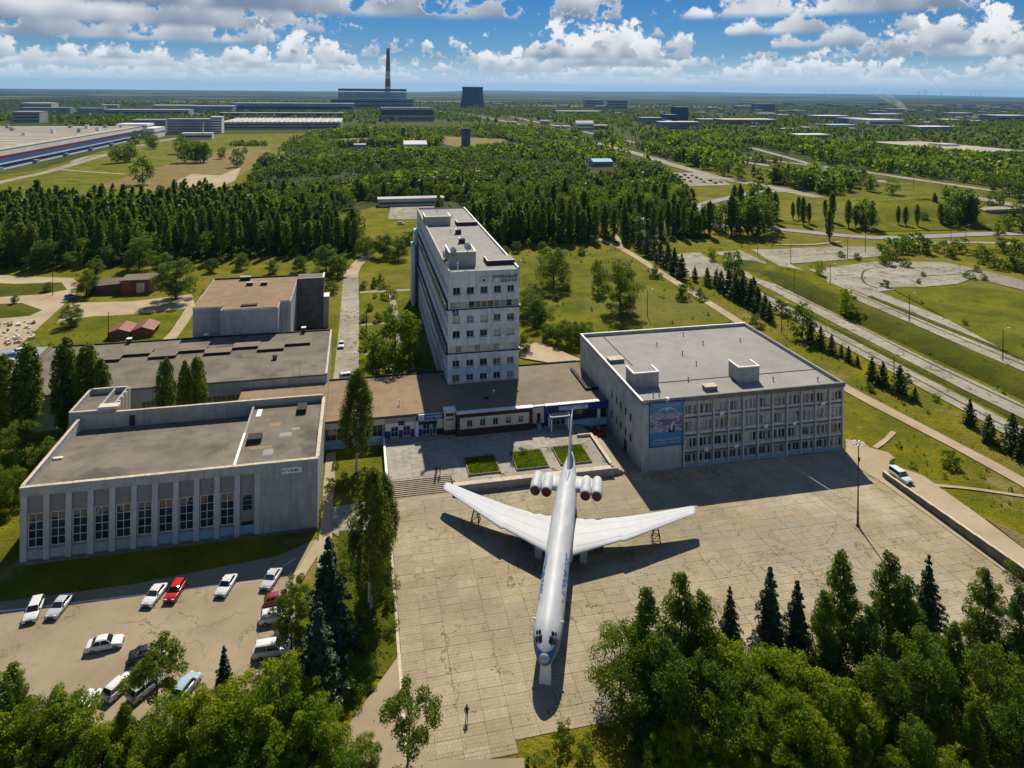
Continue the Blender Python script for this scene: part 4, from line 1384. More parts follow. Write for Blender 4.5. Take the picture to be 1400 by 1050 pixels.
# segment C: blue and beige entrance
mb = grid_wall(MB(), 13.12, 17.6, 1.3, 4.6, [(1.35, 3.7, [(14.0, 15.6), (16.0, 16.9)])], 148.6, .3)
lb.part('porch_wall', mb, M['light_blue'])
lb.box('blue_base', M['blue_clad'], 13.12, 13.98, 148.55, 148.598, 1.3, 2.6)
lb.box('blue_base', M['blue_clad'], 15.62, 15.98, 148.55, 148.598, 1.3, 2.6)
window(lb, 14.8, 148.66, 1.35, 1.55, 2.3, 2, 2, 'frame_white', 'glass', name='glass_door')
window(lb, 16.45, 148.66, 1.35, .85, 2.3, 1, 2, 'frame_white', 'glass', name='glass_door')
lb.box('canopy', M['frame_dark'], 13.1, 17.0, 147.9, 148.59, 3.85, 4.15)
lb.box('beige_wall', M['cream'], 16.95, 18.4, 148.3, 148.59, 2.6, 4.6)
lb.box('dark_passage', M['frame_dark'], 16.95, 18.4, 148.32, 148.59, 1.3, 2.58)
lb.box('fascia', M['white_paint'], 13.12, 18.4, 148.3, 148.61, 4.62, 5.75)
lb.box('beige_block', M['cream'], 18.42, 20.8, 147.6, 149.5, 2.4, 6.3)
lb.box('dark_base', M['brown_clad'], 18.42, 20.8, 147.65, 149.5, 1.3, 2.38)
lb.box('louvre', M['frame_dark'], 18.75, 20.4, 147.54, 147.598, 5.3, 5.85)
lb.box('louvre', M['blue_clad'], 18.85, 20.4, 147.54, 147.598, 4.45, 4.68)
lb.box('coping', M['coping_white'], 18.36, 20.9, 147.5, 149.55, 6.302, 6.45)
# segment D: beige panel framed in dark brown with five windows
mb = grid_wall(MB(), 21.6, 36.6, 2.75, 5.15, [(3.05, 4.55, [(23.1 + 2.78 * i, 24.3 + 2.78 * i) for i in range(5)])], 146.5, .3)
lb.part('beige_panel', mb, M['cream'])
for i in range(5):
    window(lb, 23.7 + 2.78 * i, 146.6, 3.05, 1.18, 1.48, 2, 1, 'frame_white', 'glass')
lb.box('brown_frame', M['brown_clad'], 20.95, 37.4, 146.45, 147.59, 1.3, 2.74)
lb.box('brown_frame', M['brown_clad'], 20.95, 37.4, 146.45, 147.59, 5.16, 6.0)
lb.box('brown_frame', M['brown_clad'], 20.95, 21.59, 146.45, 147.59, 2.75, 5.15)
lb.box('brown_frame', M['brown_clad'], 36.61, 37.4, 146.45, 147.59, 2.75, 5.15)
lb.box('panel_backing', M['concrete_dark'], 21.6, 36.6, 146.81, 147.59, 2.75, 5.15)
lb.box('coping', M['coping_white'], 20.9, 37.5, 146.38, 147.7, 6.002, 6.14)
# segment E: beige bay with a door and a small stair
lb.box('beige_wall', M['cream'], 37.42, 40.1, 147.2, 147.59, 2.2, 5.6)
lb.box('dark_base', M['brown_clad'], 37.42, 40.1, 147.25, 147.59, 1.3, 2.19)
lb.box('side_door', M['frame_dark'], 38.5, 39.3, 147.14, 147.198, 2.3, 4.4)
for k in range(4):
    lb.box('stair_step', M['concrete'], 38.4, 39.4, 145.9 + .3 * k, 146.2 + .3 * k - .004, 1.3, 1.5 + .22 * k)
for x in (38.25, 39.45):
    lb.part('hand_rail', MB().tube((x, 145.9, 2.3), (x, 147.15, 3.1), .04).tube((x, 145.9, 1.3), (x, 145.9, 2.3), .04), M['steel_rust'])
lb.box('coping', M['coping_white'], 37.51, 40.2, 147.1, 147.7, 5.802, 5.95)
# segment F: main entrance, blue fascia, glazing, white columns
lb.box('blue_fascia', M['blue_clad'], 40.22, 54.6, 146.7, 147.59, 4.35, 5.95)
lb.box('coping', M['coping_white'], 40.21, 52.6, 146.62, 147.7, 5.952, 6.06)
lb.box('light_base', M['light_blue'], 45.9, 54.6, 147.0, 147.7, 0.6, 2.1)
lb.box('blue_wall', M['blue_clad'], 40.22, 45.0, 147.4, 147.7, 1.3, 4.34)
lb.box('glazing_back', M['concrete_dark'], 45.0, 54.6, 149.0, 149.58, 1.3, 5.39)
for i in range(5):
    window(lb, 46.8 + 1.62 * i, 147.8, 2.12, 1.6, 2.2, 1, 1, 'frame_dark', 'glass')
for x in (45.3, 52.3):
    lb.box('white_column', M['white_paint'], x, x + .6, 146.95, 147.38, 1.3 if x < 50 else 2.11, 4.34)
for x in (41.9, 43.3, 44.3):
    window(lb, x, 147.3, 1.35, .9, 2.3, 1, 2, 'frame_white', 'glass', name='glass_door')
cn = lb.box('entrance_canopy', M['blue_clad'], 40.9, 45.1, 144.6, 147.1, 3.95, 4.3)
MB().box(41.0, 45.0, 144.7, 147.0, 4.302, 4.36).build('canopy_roof', M['coping'], cn)
MB().box(40.85, 40.98, 144.6, 147.1, 4.302, 4.5).box(45.02, 45.15, 144.6, 147.1, 4.302, 4.5).build('canopy_edge', M['white_paint'], cn)
for x, y in ((41.1, 144.8), (44.9, 144.8), (41.1, 146.7), (44.9, 146.7)):
    lb.box('canopy_column', M['white_paint'], x - .13, x + .13, y - .13, y + .13, 1.3, 3.948)
for (x, y, h) in ((546, 554, .9), (675, 537, .5)):
    q = P(x, y, 5.8)
    lb.part('roof_vent', MB().tube((q[0], q[1], 5.8), (q[0], q[1], 5.8 + h), .08).tube((q[0], q[1], 5.8 + h), (q[0], q[1], 6.05 + h), .3, .1), M['white_paint'])
lb.box('hoarding', M['bitumen'], 20.9 + 7, 20.9 + 8, 153, 153.6, 5.802, 6.1)
# signs on the block
s1 = empty('blue_sign', (14.3, 148.3, 4.65), 0, 'dark blue sign board over the small blue and white entrance', 'sign')
MB().box(0, 4.1, -.12, -.01, 0, 1.05).build('board', M['blue_clad'], s1)
MB().box(-1.15, -.05, -.10, -.01, .05, .95).build('white_board', M['sign_white'], s1)
scribble(s1, M['sign_white'], .3, 2.2, .52, .82, -.145, (0, 0, 0), 11)
scribble(s1, M['sign_white'], 2.4, 3.8, .3, .85, -.145, (0, 0, 0), 12)
scribble(s1, M['sign_white'], .3, 2.0, .15, .38, -.145, (0, 0, 0), 13)
scribble(s1, M['sign_blue'], -.85, -.3, .35, .65, -.125, (0, 0, 0), 14)
s2 = empty('entrance_sign', (43.3, 146.7, 4.75), 0, 'long pale blue sign on the blue fascia above the main entrance', 'sign')
MB().box(1.1, 6.6, -.1, -.01, 0, .85).build('board', M['sign_white'], s2)
MB().box(0, 1.08, -.1, -.01, 0, .85).build('emblem_board', M['light_blue'], s2)
scribble(s2, M['sign_blue'], 1.4, 6.3, .48, .7, -.125, (0, 0, 0), 15)
scribble(s2, M['sign_blue'], 1.4, 6.0, .14, .34, -.125, (0, 0, 0), 16)
scribble(s2, M['sign_white'], .2, .9, .25, .6, -.125, (0, 0, 0), 17)

# ================================================================== office tower
TX0, TX1, TY0, TY1, TH_ = 21.0, 37.9, 162.3, 251.0, 32.4
tw = Bld('office_tower', 'long nine-storey pale slab tower with two glazed bands across its end wall', 'building', (TX0, TY0, 0))
tw.box('core', M['concrete_dark'], TX0 + .4, TX1 - .4, TY0 + .45, TY1 - .3, 0, 31.2)
wt = TX1 - TX0
colc = [TX0 + wt * f for f in (.112, .305, .496, .686, .877)]
ROW = {7.1: 'w', 10.45: 'w', 13.9: 'b', 17.3: 'w', 20.75: 'w', 24.1: 'b', 27.4: 'w'}
rows = []
for zc in sorted(ROW):
    if ROW[zc] == 'w':
        rows.append((zc - .8, zc + .8, [(c - .87, c + .87) for c in colc]))
    else:
        rows.append((zc - .85, zc + .75, [(TX0 + .25, TX1 - .25)]))
mb = grid_wall(MB(), TX0, TX1, 5.3, 31.6, rows, TY0, .44)
tw.part('front_wall', mb, M['tower_wall'])
for zc in ROW:
    if ROW[zc] == 'w':
        for i, c in enumerate(colc):
            gm = 'glass' if random.random() < .72 else random.choice(['glass_pale', 'curtain'])
            if zc == 20.75 and i in (0, 2):
                gm = 'curtain'
            window(tw, c, TY0 + .16, zc - .8, 1.72, 1.58, 2, 1, random.choice(['frame_white', 'frame_grey']), gm, bar=.09)
            tw.at('sill', _win.setdefault('sill', MB().box(-.95, .95, 0, .2, 0, .08).mesh('sill', M['frame_dark'])), c, TY0 - .1, zc - .92)
    else:
        n = 11
        w = (wt - .5) / n
        for i in range(n):
            if zc > 20:
                gm = 'glass_pale' if i in (0, 1, 2, 7, 8, 10) else 'glass'
            else:
                gm = 'curtain' if i % 3 != 1 else 'glass_pale'
            window(tw, TX0 + .25 + w * (i + .5), TY0 + .10, zc - .85, w - .04, 1.58, 1, 1, 'frame_white', gm, bar=.05)
        tw.box('band_ledge', M['frame_dark'], TX0 - .18, TX1 + .18, TY0 - .22, TY0 - .004, zc - 1.12, zc - .88)
        tw.box('band_bracket', M['white_paint'], TX1 - .1, TX1 + .3, TY0 - .24, TY0 + .3, zc - .85, zc - .55)
for i, z in ((1, 9.3), (3, 16.1), (4, 19.5), (0, 26.2), (2, 19.6)):
    tw.at('air_conditioner', acm, colc[i] + 1.35, TY0 - .04, z)
# wall panels of the end wall, joints open
pz = [5.35] + [z for z in sorted(ROW)] + [31.6]
keys = sorted(ROW)
for a, z1_ in zip([None] + keys, keys + [None]):
    za = 5.35 if a is None else a + (.83 if ROW[a] == 'w' else .78)
    zb = 30.5 if z1_ is None else z1_ - (.95 if ROW[z1_] == 'w' else 1.14)
    if zb - za < .4:
        continue
    pw = wt / 5
    me = MB().box(-pw / 2 + .02, pw / 2 - .02, -.035, -.002, 0, zb - za).mesh('wall_panel', M['tower_blue' if zb < 10 else 'tower_wall'])
    for i in range(5):
        tw.at('wall_panel', me, TX0 + pw * (i + .5), TY0, za)
# long west side: ribbons of windows between panel bands, stepping out at two levels
ys = [TY0 + .46 + (TY1 - TY0 - 1) * i / 26 for i in range(27)]
for zc in sorted(ROW) + [3.7]:
    mb = MB()
    mb.box(TX0 + .02, TX0 + .39, TY0 + .46, TY1, zc - 2.5, zc - .85)
    for i in range(27):
        mb.box(TX0 + .03, TX0 + .38, ys[i] - .45, ys[i] + .45, zc - .85, zc + .9)
    tw.part('side_panel_band', mb, M['tower_wall'])
    gb = MB()
    fb = MB()
    for i in range(26):
        ya, yb = ys[i] + .46, ys[i + 1] - .46
        gb.box(TX0 + .22, TX0 + .26, ya + .06, yb - .06, zc - .8, zc + .85)
        fb.box(TX0 + .16, TX0 + .3, ya, ya + .06, zc - .85, zc + .9).box(TX0 + .16, TX0 + .3, yb - .06, yb, zc - .85, zc + .9)
        fb.box(TX0 + .17, TX0 + .3, (ya + yb) / 2 - .04, (ya + yb) / 2 + .04, zc - .85, zc + .9)
    o = tw.part('side_window_row', fb, M['frame_white'])
    gb.build('pane_row', M['glass_pale'] if ROW.get(zc) == 'b' else M['glass'], o)
tw.box('side_top_band', M['tower_wall'], TX0, TX0 + .39, TY0 + .46, TY1, 28.3, 31.6)
tw.box('side_base', M['tower_wall'], TX0 + .05, TX0 + .38, TY0 + .46, TY1, 0, 1.2)
for zc in (24.1, 13.9):
    tw.box('side_ledge', M['frame_dark'], TX0 - .75, TX0 + .015, TY0 - .22, TY1, zc - 1.12, zc - .88)
    tw.box('side_gallery', M['glass_pale'], TX0 - .6, TX0 - .5, TY0 + .3, TY1 - .3, zc - .87, zc + .55)
    for i in range(0, 27, 1):
        tw.box('gallery_post', M['frame_white'], TX0 - .66, TX0 - .45, ys[i] - .06, ys[i] + .06, zc - .87, zc + .6)
tw.box('east_wall', M['tower_wall'], TX1 - .39, TX1, TY0 + .46, TY1, 0, 31.6)
tw.box('north_wall', M['tower_wall'], TX0 + .4, TX1 - .4, TY1 - .29, TY1, 0, 31.6)
tw.box('rear_stair', M['tower_wall'], TX0 - 1.25, TX0 + .01, 245, TY1 - .1, 0, 25.2)
tw.box('rear_stair', M['tower_wall'], TX0 - 2.2, TX0 - 1.26, 242, TY1 - .2, 0, 20.5)
# roof of the tower
tw.box('roof', M['roof_grey'], TX0 + .4, TX1 - .4, TY0 + .45, TY1 - .3, 31.202, 31.75)
parapet(tw, TX0, TX1, TY0, TY1, 31.602, 32.15, .3, M['tower_wall'], 'NEW')
tw.box('parapet', M['tower_wall'], TX0 + .31, TX1 - .31, TY0, TY0 + .25, 31.602, 31.95)
tw.box('coping', M['coping_white'], TX1 - .35, TX1 + .08, TY0, TY1, 32.152, 32.24)
tw.box('coping', M['bitumen'], TX0, TX1 - .36, TY1 - .33, TY1 + .05, 32.152, 32.28)
tw.box('coping', M['coping'], TX0 - .05, TX0 + .33, TY0, TY1 - .34, 32.152, 32.24)
q = P(618, 366, 31.75)
TRH = roof_house(tw, q[0] - .6, q[0] + 5.9, q[1] + .8, q[1] + 9, 31.752, 35.1, wall='concrete', open_back=False)
q = P(580, 309.3, 31.75)
roof_house(tw, q[0] + .3, q[0] + 8.3, q[1] + .5, q[1] + 8, 31.752, 34.4, wall='concrete')
for x0, y0, x1, h in ((666, 363, 704, 1.0), (625, 309, 652, 1.0)):
    q = P(x0, y0, 31.75)
    q2 = P(x1, y0, 31.75)
    r_ = tw.box('smoke_hatch', M['bitumen'], q[0], q2[0] + .3, q[1], q[1] + 5.2, 31.752, 31.75 + h)
    MB().box(q[0] + .05, q2[0] + .25, q[1] + .05, q[1] + 5.1, 31.75 + h, 31.86 + h).build('lid', M['roof_grey'], r_)
    MB().box(q[0] + .02, q2[0] + .28, q[1] + .02, q[1] + .3, 31.862 + h, 31.92 + h).box(q[0] + .02, q[0] + .3, q[1] + .31, q[1] + 5.1, 31.862 + h, 31.92 + h).build('lid_edge', M['coping_white'], r_)
for x, y in ((627, 320.5), (632, 333)):
    q = P(x, y, 31.75)
    c = tw.box('roof_vent', M['bitumen'], q[0] - .8, q[0] + .8, q[1], q[1] + 1.6, 31.752, 33.0)
    MB().box(q[0] - .95, q[0] - .5, q[1] - .1, q[1] + 1.7, 33.0, 33.3).build('cap', M['coping_white'], c)
for x, y in ((616, 318), (629, 338), (643, 339), (597, 291), (618, 298), (648, 354)):
    q = P(x, y, 31.75)
    tw.at('vent_pipe', vent, q[0], q[1], 31.75)


def dish(name, x, y, z, r, label):
    e = empty(name, (x, y, z), 0, label, 'dish')
    mb = MB()
    rings = []
    for i in range(6):
        u = i / 5
        rr, dpt = r * u + .02, .28 * r * u * u
        ring = []
        for k in range(18):
            a = 2 * math.pi * k / 18
            p = Vector((rr * math.cos(a), -dpt, rr * math.sin(a)))
            p.rotate(Matrix.Rotation(R(-35), 3, 'X'))
            p.rotate(Matrix.Rotation(R(18), 3, 'Z'))
            ring.append(p + Vector((0, 0, r + .5)))
        rings.append(ring)
    mb.ring_loft(rings, cap=False)
    mb.build('reflector', M['steel_light'], e, smooth=True)
    MB().tube((0, .1, 0), (0, 0, r + .45), .07).tube((0, 0, .05), (.5, .4, 0), .05).build('mount', M['steel_dark'], e)
    MB().tube((0, -.1, r + .55), (.1, -.9 * r, r + 1.0), .03).build('feed_arm', M['steel_dark'], e)


q = P(639, 345.5, 35.2)
dish('satellite_dish', q[0], q[1], 35.12, 0.95, 'large grey satellite dish upright on the tower roof hut')
dish('satellite_dish', q[0] - 3.4, q[1] + .6, 34.4, 0.8, 'smaller satellite dish half hidden behind the roof hut coping')
# aerials on the corners of the tower
for k, (x, y, z, lab) in enumerate(((TX0 + .1, TY0 + 9.5, 31.8, 'panel aerial mast on the garden side parapet of the tower'), (TX0 - .2, TY0 + .6, 31.2, 'clustered aerials on the front garden side corner of the tower'),
                                    (TX0 + 2.2, TY0 - .2, 31.2, 'pair of white panel aerials on the tower front edge'), (TX1 + .2, TY0 + .3, 31.0, 'grey panel aerials on the field side front corner of the tower'))):
    e = empty('aerial', (x, y, z), 0, lab, 'aerial')
    MB().tube((0, 0, 0), (0, 0, 3.2), .05).build('mast', M['steel_light'], e)
    for j in range(2 if k else 3):
        a = j * 2.2 + k
        px, py = .28 * math.cos(a), .28 * math.sin(a)
        MB().box(px - .13, px + .13, py - .08, py + .08, 1.2, 2.9).tube((0, 0, 1.6), (px, py, 1.6), .03).build('panel', M['steel_light'] if j else M['frame_grey'], e)
# sign on the tower: emblem and two words
em = empty('tower_emblem', (TX0 + 8.35, TY0 - .05, 29.75), 0, 'white oval emblem on the upper end wall of the tower', 'emblem')
ov = []
for k in range(24):
    a = 2 * math.pi * k / 24
    ov.append((.92 * math.cos(a), .62 * math.sin(a)))
MB().add([(x, -.10, z) for x, z in ov] + [(x, -.01, z) for x, z in ov], [list(range(24))] + [(i, 24 + i, 24 + (i + 1) % 24, (i + 1) % 24) for i in range(24)]).build('disc', M['sign_white'], em)
MB().box(-.5, -.3, -.14, -.102, -.32, .2).box(-.25, -.05, -.14, -.102, -.32, .3).box(.02, .22, -.14, -.102, -.32, .3).poly([(.27, -.14, -.32), (.42, -.14, -.32), (.62, -.14, .34), (.48, -.14, .34)]).box(-.5, .22, -.139, -.101, -.36, -.22).build('device', M['sign_blue'], em)
rings = MB()
for k in range(24):
    a, b_ = 2 * math.pi * k / 24, 2 * math.pi * (k + 1) / 24
    rings.add([(.92 * math.cos(a), -.12, .62 * math.sin(a)), (.92 * math.cos(b_), -.12, .62 * math.sin(b_)), (1.02 * math.cos(b_), -.12, .72 * math.sin(b_)), (1.02 * math.cos(a), -.12, .72 * math.sin(a))], [(0, 1, 2, 3)])
rings.build('rim', M['sign_blue'], em)
sg = empty('tower_sign', (TX0 + 10.4, TY0 - .06, 29.0), 0, 'dark blue block letters in two lines on the tower end wall', 'sign')
me, w = text_mesh('УЧЕБНЫЙ', .95, M['sign_blue'], bold=.02, width=5.9)
o = link('upper_word', me, sg, (0, -.12, .95))
o.rotation_euler = (R(90), 0, 0)
me, w = text_mesh('ЦЕНТР', .85, M['sign_blue'], bold=.02, width=3.9)
o = link('lower_word', me, sg, (2.0, -.12, -.15))
o.rotation_euler = (R(90), 0, 0)
for x in (.3, 2.4, 3.9, 5.6):
    MB().tube((x, -.06, 0), (x, -.06, 2.6), .03).build('rail', M['steel_dark'], sg)
sa = empty('letter_board', (TX0 + 1.0, TY0 - .02, 21.75), 0, 'dark square board with a pale letter A beside the tower windows', 'sign')
MB().box(0, 1.35, -.12, -.03, 0, 1.5).build('board', M['sign_blue'], sa)
me, w = text_mesh('А', 1.0, M['print_pale'], bold=.0)
o = link('letter', me, sa, (.68 - w / 2, -.135, .25))
o.rotation_euler = (R(90), 0, 0)

# ================================================================== raised terrace
te = empty('terrace', (6.2, 128.3, 0), 0, 'raised paved terrace with flower beds in front of the entrances', 'terrace')
tl = (-6.2, -128.3, 0)
MB().box(17.9, 48.6, 128.35, 149, -.05, TZ).box(6.2, 17.88, 132.4, 149, -.05, TZ).build('deck', M['road'], te, tl)
MB().box(17.9, 48.9, 128.0, 128.34, 0, TZ + .12).build('front_wall', M['concrete'], te, tl)
MB().box(48.61, 49.0, 128.35, 141.2, 0, TZ + .45).build('side_wall', M['concrete'], te, tl)
wr = random.Random(5)
for k in range(20):
    x = 17.85 + 1.56 * k
    MB().box(x + .01, x + 1.54, 127.92, 129.1, TZ + .121, TZ + .22).build('coping_slab', M['coping'], te, tl)
for k in range(8):
    y = 129.15 + 1.5 * k
    MB().box(48.5, 49.1, y + .01, y + 1.48, TZ + .451, TZ + .54).build('coping_slab', M['coping'], te, tl)
MB().box(45.8, 49.1, 141.21, 141.6, TZ + .002, TZ + .54).build('end_wall', M['coping'], te, tl)
for k in range(9):
    MB().box(6.5, 17.85, 129.0 + .38 * k, 129.0 + .38 * (k + 1) - .004, 0, TZ / 9 * (k + 1)).build('step', M['step'], te, tl)
for k in range(3):
    MB().box(49.02, 51.6 - .75 * k, 128.4 + 0 * k, 140.8 + .3 * k, TZ * .3 * k + .002, TZ * .3 * (k + 1)).build('side_step', M['step'], te, tl)
MB().box(6.0, 6.48, 128.8, 132.4, 0, 1.0).build('cheek_wall', M['concrete_dark'], te, tl)
MB().box(5.75, 6.19, 128.6, 149, 0, TZ + .25).build('edge_wall', M['white_paint'], te, tl)
M['terr_slab'] = mat('terr_slab', (0.33, 0.305, 0.26), .9, .22, .9)
tsm = MB().box(-.74, .74, -.74, .74, 0, .04).mesh('paving_slab', M['terr_slab'])
beds = [(21.1, 27.3, 131.0, 137.4), (30.4, 36.9, 131.0, 137.7), (39.2, 45.6, 131.1, 138.0)]
for i in range(27):
    for j in range(12):
        x, y = 7.0 + 1.5 * i + .1, 130.3 + 1.5 * j
        if y < 132.4 + .8 and x < 18.8:
            continue
        if x > 47.7 or any(b0 - .9 < x < b1 + .9 and c0 - .9 < y < c1 + .9 for b0, b1, c0, c1 in beds):
            continue
        if y > 145.6:
            continue
        o = link('paving_slab', tsm, te, (x - 6.2, y - 128.3, TZ + wr.uniform(-.012, .012)))
for n_, (b0, b1, c0, c1) in enumerate(beds):
    fbed = empty('flower_bed', ((b0 + b1) / 2, (c0 + c1) / 2, TZ), 0,
                 ('flower bed of grass beside the stair end of the terrace', 'middle flower bed of grass with a low round shrub', 'flower bed of grass on the terrace beside the aircraft fin')[n_], 'flower bed')
    hw, hd = (b1 - b0) / 2, (c1 - c0) / 2
    MB().box(-hw, hw, -hd, -hd + .2, 0, .3).box(-hw, hw, hd - .2, hd, 0, .3).box(-hw, -hw + .2, -hd + .2, hd - .2, 0, .3).box(hw - .2, hw, -hd + .2, hd - .2, 0, .3).build('border', M['wall_panel'], fbed)
    MB().box(-hw + .2, hw - .2, -hd + .2, hd - .2, 0, .26).build('soil', M['lawn'], fbed)
    gr = []
    n = 2200
    rgn = np.random.default_rng(n_)
    px = rgn.uniform(-hw + .25, hw - .25, n)
    py = rgn.uniform(-hd + .25, hd - .25, n)
    hh = rgn.uniform(.12, .45, n)
    an = rgn.uniform(0, 6.28, n)
    ww = .07
    V = np.zeros((n, 3, 3))
    V[:, 0] = np.stack([px - ww * np.cos(an), py - ww * np.sin(an), np.full(n, .25)], 1)
    V[:, 1] = np.stack([px + ww * np.cos(an), py + ww * np.sin(an), np.full(n, .25)], 1)
    V[:, 2] = np.stack([px + rgn.normal(0, .12, n), py + rgn.normal(0, .12, n), .25 + hh], 1)
    o = link('grass', npmesh('grass', V.reshape(-1, 3), np.arange(n * 3).reshape(-1, 3), [M['leaf']]), fbed)
    o['kind'] = 'stuff'

# ================================================================== long low wall at the plaza edge
wl = empty('boundary_wall', (99.8, 80, 0), 0, 'long low concrete panel wall between the plaza and the service road', 'wall')
for k in range(13):
    y = 117.2 - 3 * k - 80
    h = 1.15 + .085 * k
    MB().box(0, .32, y - 2.98, y - .01, 0, h).build('wall_panel', M['wall_panel'], wl)
    MB().box(-.06, .42, y - 2.98, y - .01, h + .002, h + .1).build('coping_slab', M['coping'], wl)

# ================================================================== sheds and the ruined brick store
def gable_shed(name, label, x, y, w, d, h, rh, wall, roofm):
    e = empty(name, (x, y, 0), 0, label, 'shed')
    MB().add([(0, 0, 0), (w, 0, 0), (w, d, 0), (0, d, 0), (0, 0, h), (w, 0, h), (w, d, h), (0, d, h), (w / 2, 0, h + rh), (w / 2, d, h + rh)],
             [(0, 1, 5, 8, 4), (1, 2, 6, 5), (2, 3, 7, 9, 6), (3, 0, 4, 7)]).build('wall', wall, e)
    for s in (0, 1):
        xa, xb = (0 - .35, w / 2) if s == 0 else (w + .35, w / 2)
        za = h - rh * .7 / w
        n = 5
        rfm = MB()
        q = [(xa, -.35, za + .03), (xa, d + .35, za + .03), (xb, d + .35, h + rh + .03), (xb, -.35, h + rh + .03)]
        rfm.add([*q, *[(a, b, c + .06) for a, b, c in q]], [(0, 1, 2, 3), (7, 6, 5, 4), (0, 3, 7, 4), (1, 0, 4, 5), (2, 1, 5, 6)])
        rfm.build('roof_slope', roofm, e)
    MB().box(w * .38, w * .38 + 1.0, -.05, -.003, 0, 1.9).build('door', M['timber'], e)


q = P(147, 464.5)
gable_shed('timber_shed', 'small red roofed timber shed on the lawn, nearer the poplars', q[0], q[1], 5.9, 7.0, 2.0, 1.0, M['timber'], M['red_roof'])
gable_shed('timber_shed', 'small red roofed timber shed joined to its twin, nearer the tall grey hall', q[0] + 6.2, q[1] + .6, 5.9, 7.0, 2.0, 1.0, M['brick'], M['red_roof'])
q = P(165, 402)
bs = Bld('brick_store', 'old red brick store with a sagging dark roof among the bushes', 'building', (q[0], q[1], 0))
bs.box('wall', M['brick'], q[0], q[0] + 11, q[1], q[1] + 8, 0, 4.6)
bs.box('infill', M['coping'], q[0] + 5.2, q[0] + 7.8, q[1] - .05, q[1] - .003, .2, 3.6)
bs.box('roof', M['slate_roof'], q[0] - .5, q[0] + 11.5, q[1] - .5, q[1] + 8.5, 4.602, 4.95)
bs.box('lean_to_wall', M['timber'], q[0] - 10, q[0] - .01, q[1] + 1.5, q[1] + 7, 0, 2.9)
bs.part('lean_to_roof', MB().poly([(q[0] - 10.6, q[1] + .6, 3.0), (q[0] - .02, q[1] + .6, 3.6), (q[0] - .02, q[1] + 7.6, 4.2), (q[0] - 10.6, q[1] + 7.6, 3.7)]), M['slate_roof'])
# ================================================================== airliner on display
AE = Vector((0.3615, 0.9324, 0)).normalized()        # nose -> tail
AN = Vector((23.0, 83.4, 0))
plane = empty('airliner', tuple(AN), math.atan2(AE.y, AE.x), 'white four-engined jet airliner with a blue nose standing on supports on the plaza', 'aircraft')


def livery():
    m, t, b = new_mat('fuselage_paint')
    ob = t.node('ShaderNodeTexCoord').outputs['Object']
    sp = t.node('ShaderNodeSeparateXYZ')
    t.l.new(ob, sp.inputs[0])
    x, z = sp.outputs[0], sp.outputs[2]
    n = t.noise(t.vmul(ob, (.25, 1, 1)), 1.2, 4.0, .6)
    white = t.mix(t.sstep(n, .4, .65), (0.43, 0.46, 0.50), (0.52, 0.55, 0.58))
    # panel joints
    f = t.math('FRACT', t.math('MULTIPLY', x, 1 / 2.4))
    ln = t.math('LESS_THAN', f, .012)
    white = t.mix(t.math('MULTIPLY', ln, .25), white, (.4, .42, .45))
    stn = t.noise(t.vmul(ob, (.12, 2.2, 2.2)), 1.0, 5.0, .65)
    white = t.mix(t.math('MULTIPLY', t.sstep(stn, .52, .7), .45), white, (.36, .37, .38))
    grey = (0.42, 0.44, 0.46)
    blue = (0.045, 0.140, 0.34)
    c = t.mix(t.math('LESS_THAN', z, 3.55), white, grey)
    band = t.math('MULTIPLY', t.math('GREATER_THAN', z, 3.55), t.math('LESS_THAN', z, 4.55))
    c = t.mix(band, c, blue)
    nose = t.math('MULTIPLY', t.math('LESS_THAN', t.math('ADD', x, t.math('MULTIPLY', z, -1.0)), -1.75), t.math('GREATER_THAN', z, 2.75))
    nose = t.math('MULTIPLY', t.math('LESS_THAN', x, 2.3), t.math('MULTIPLY', t.math('GREATER_THAN', z, 3.3), t.math('LESS_THAN', z, 4.6)))
    c = t.mix(nose, c, blue)
    t.l.new(c, b.inputs['Base Color'])
    b.inputs['Roughness'].default_value = .5
    b.inputs['Specular IOR Level'].default_value = .3
    return m


M['livery'] = livery()
M['plane_white'] = mat('plane_white', (0.47, 0.50, 0.54), .6, .06, .5, spec=.45, stain=(.36, .38, .40), stain_amt=.55)
M['letter_blue'] = mat('letter_blue', (0.03, 0.14, 0.40), .45, .08, 1)
M['plane_blue'] = mat('plane_blue', (0.02, 0.075, 0.28), .35, .08, 1, spec=.5)
M['red_cover'] = mat('red_cover', (0.11, 0.03, 0.022), .8, .25, 2)
M['cockpit'] = glass_mat('cockpit', (0.006, 0.008, 0.012), .08, .6)
#            x     zc    half-w half-h
SECT = [(0.0, 3.70, .05, .05), (.12, 3.70, .42, .42), (.45, 3.72, .78, .80), (1.0, 3.78, 1.10, 1.16), (1.8, 3.90, 1.42, 1.50), (2.8, 4.05, 1.68, 1.80), (4.2, 4.16, 1.86, 1.99),
        (6.0, 4.2, 1.9, 2.05), (12, 4.2, 1.9, 2.05), (20, 4.2, 1.9, 2.05), (30, 4.2, 1.9, 2.05), (34, 4.25, 1.88, 2.0), (38, 4.42, 1.72, 1.82), (41, 4.62, 1.45, 1.55), (44, 4.85, 1.08, 1.15), (46.5, 5.02, .68, .72), (48.3, 5.12, .25, .28)]


def sect(x):
    for i in range(len(SECT) - 1):
        a, b = SECT[i], SECT[i + 1]
        if a[0] <= x <= b[0]:
            t = (x - a[0]) / (b[0] - a[0])
            return tuple(a[k] + (b[k] - a[k]) * t for k in (1, 2, 3))
    return SECT[-1][1:]


def skin_pt(x, th, off=0.0, side=-1):
    zc, hw, hh = sect(x)
    return (x, side * (hw + off) * math.cos(th), zc + (hh + off) * math.sin(th))


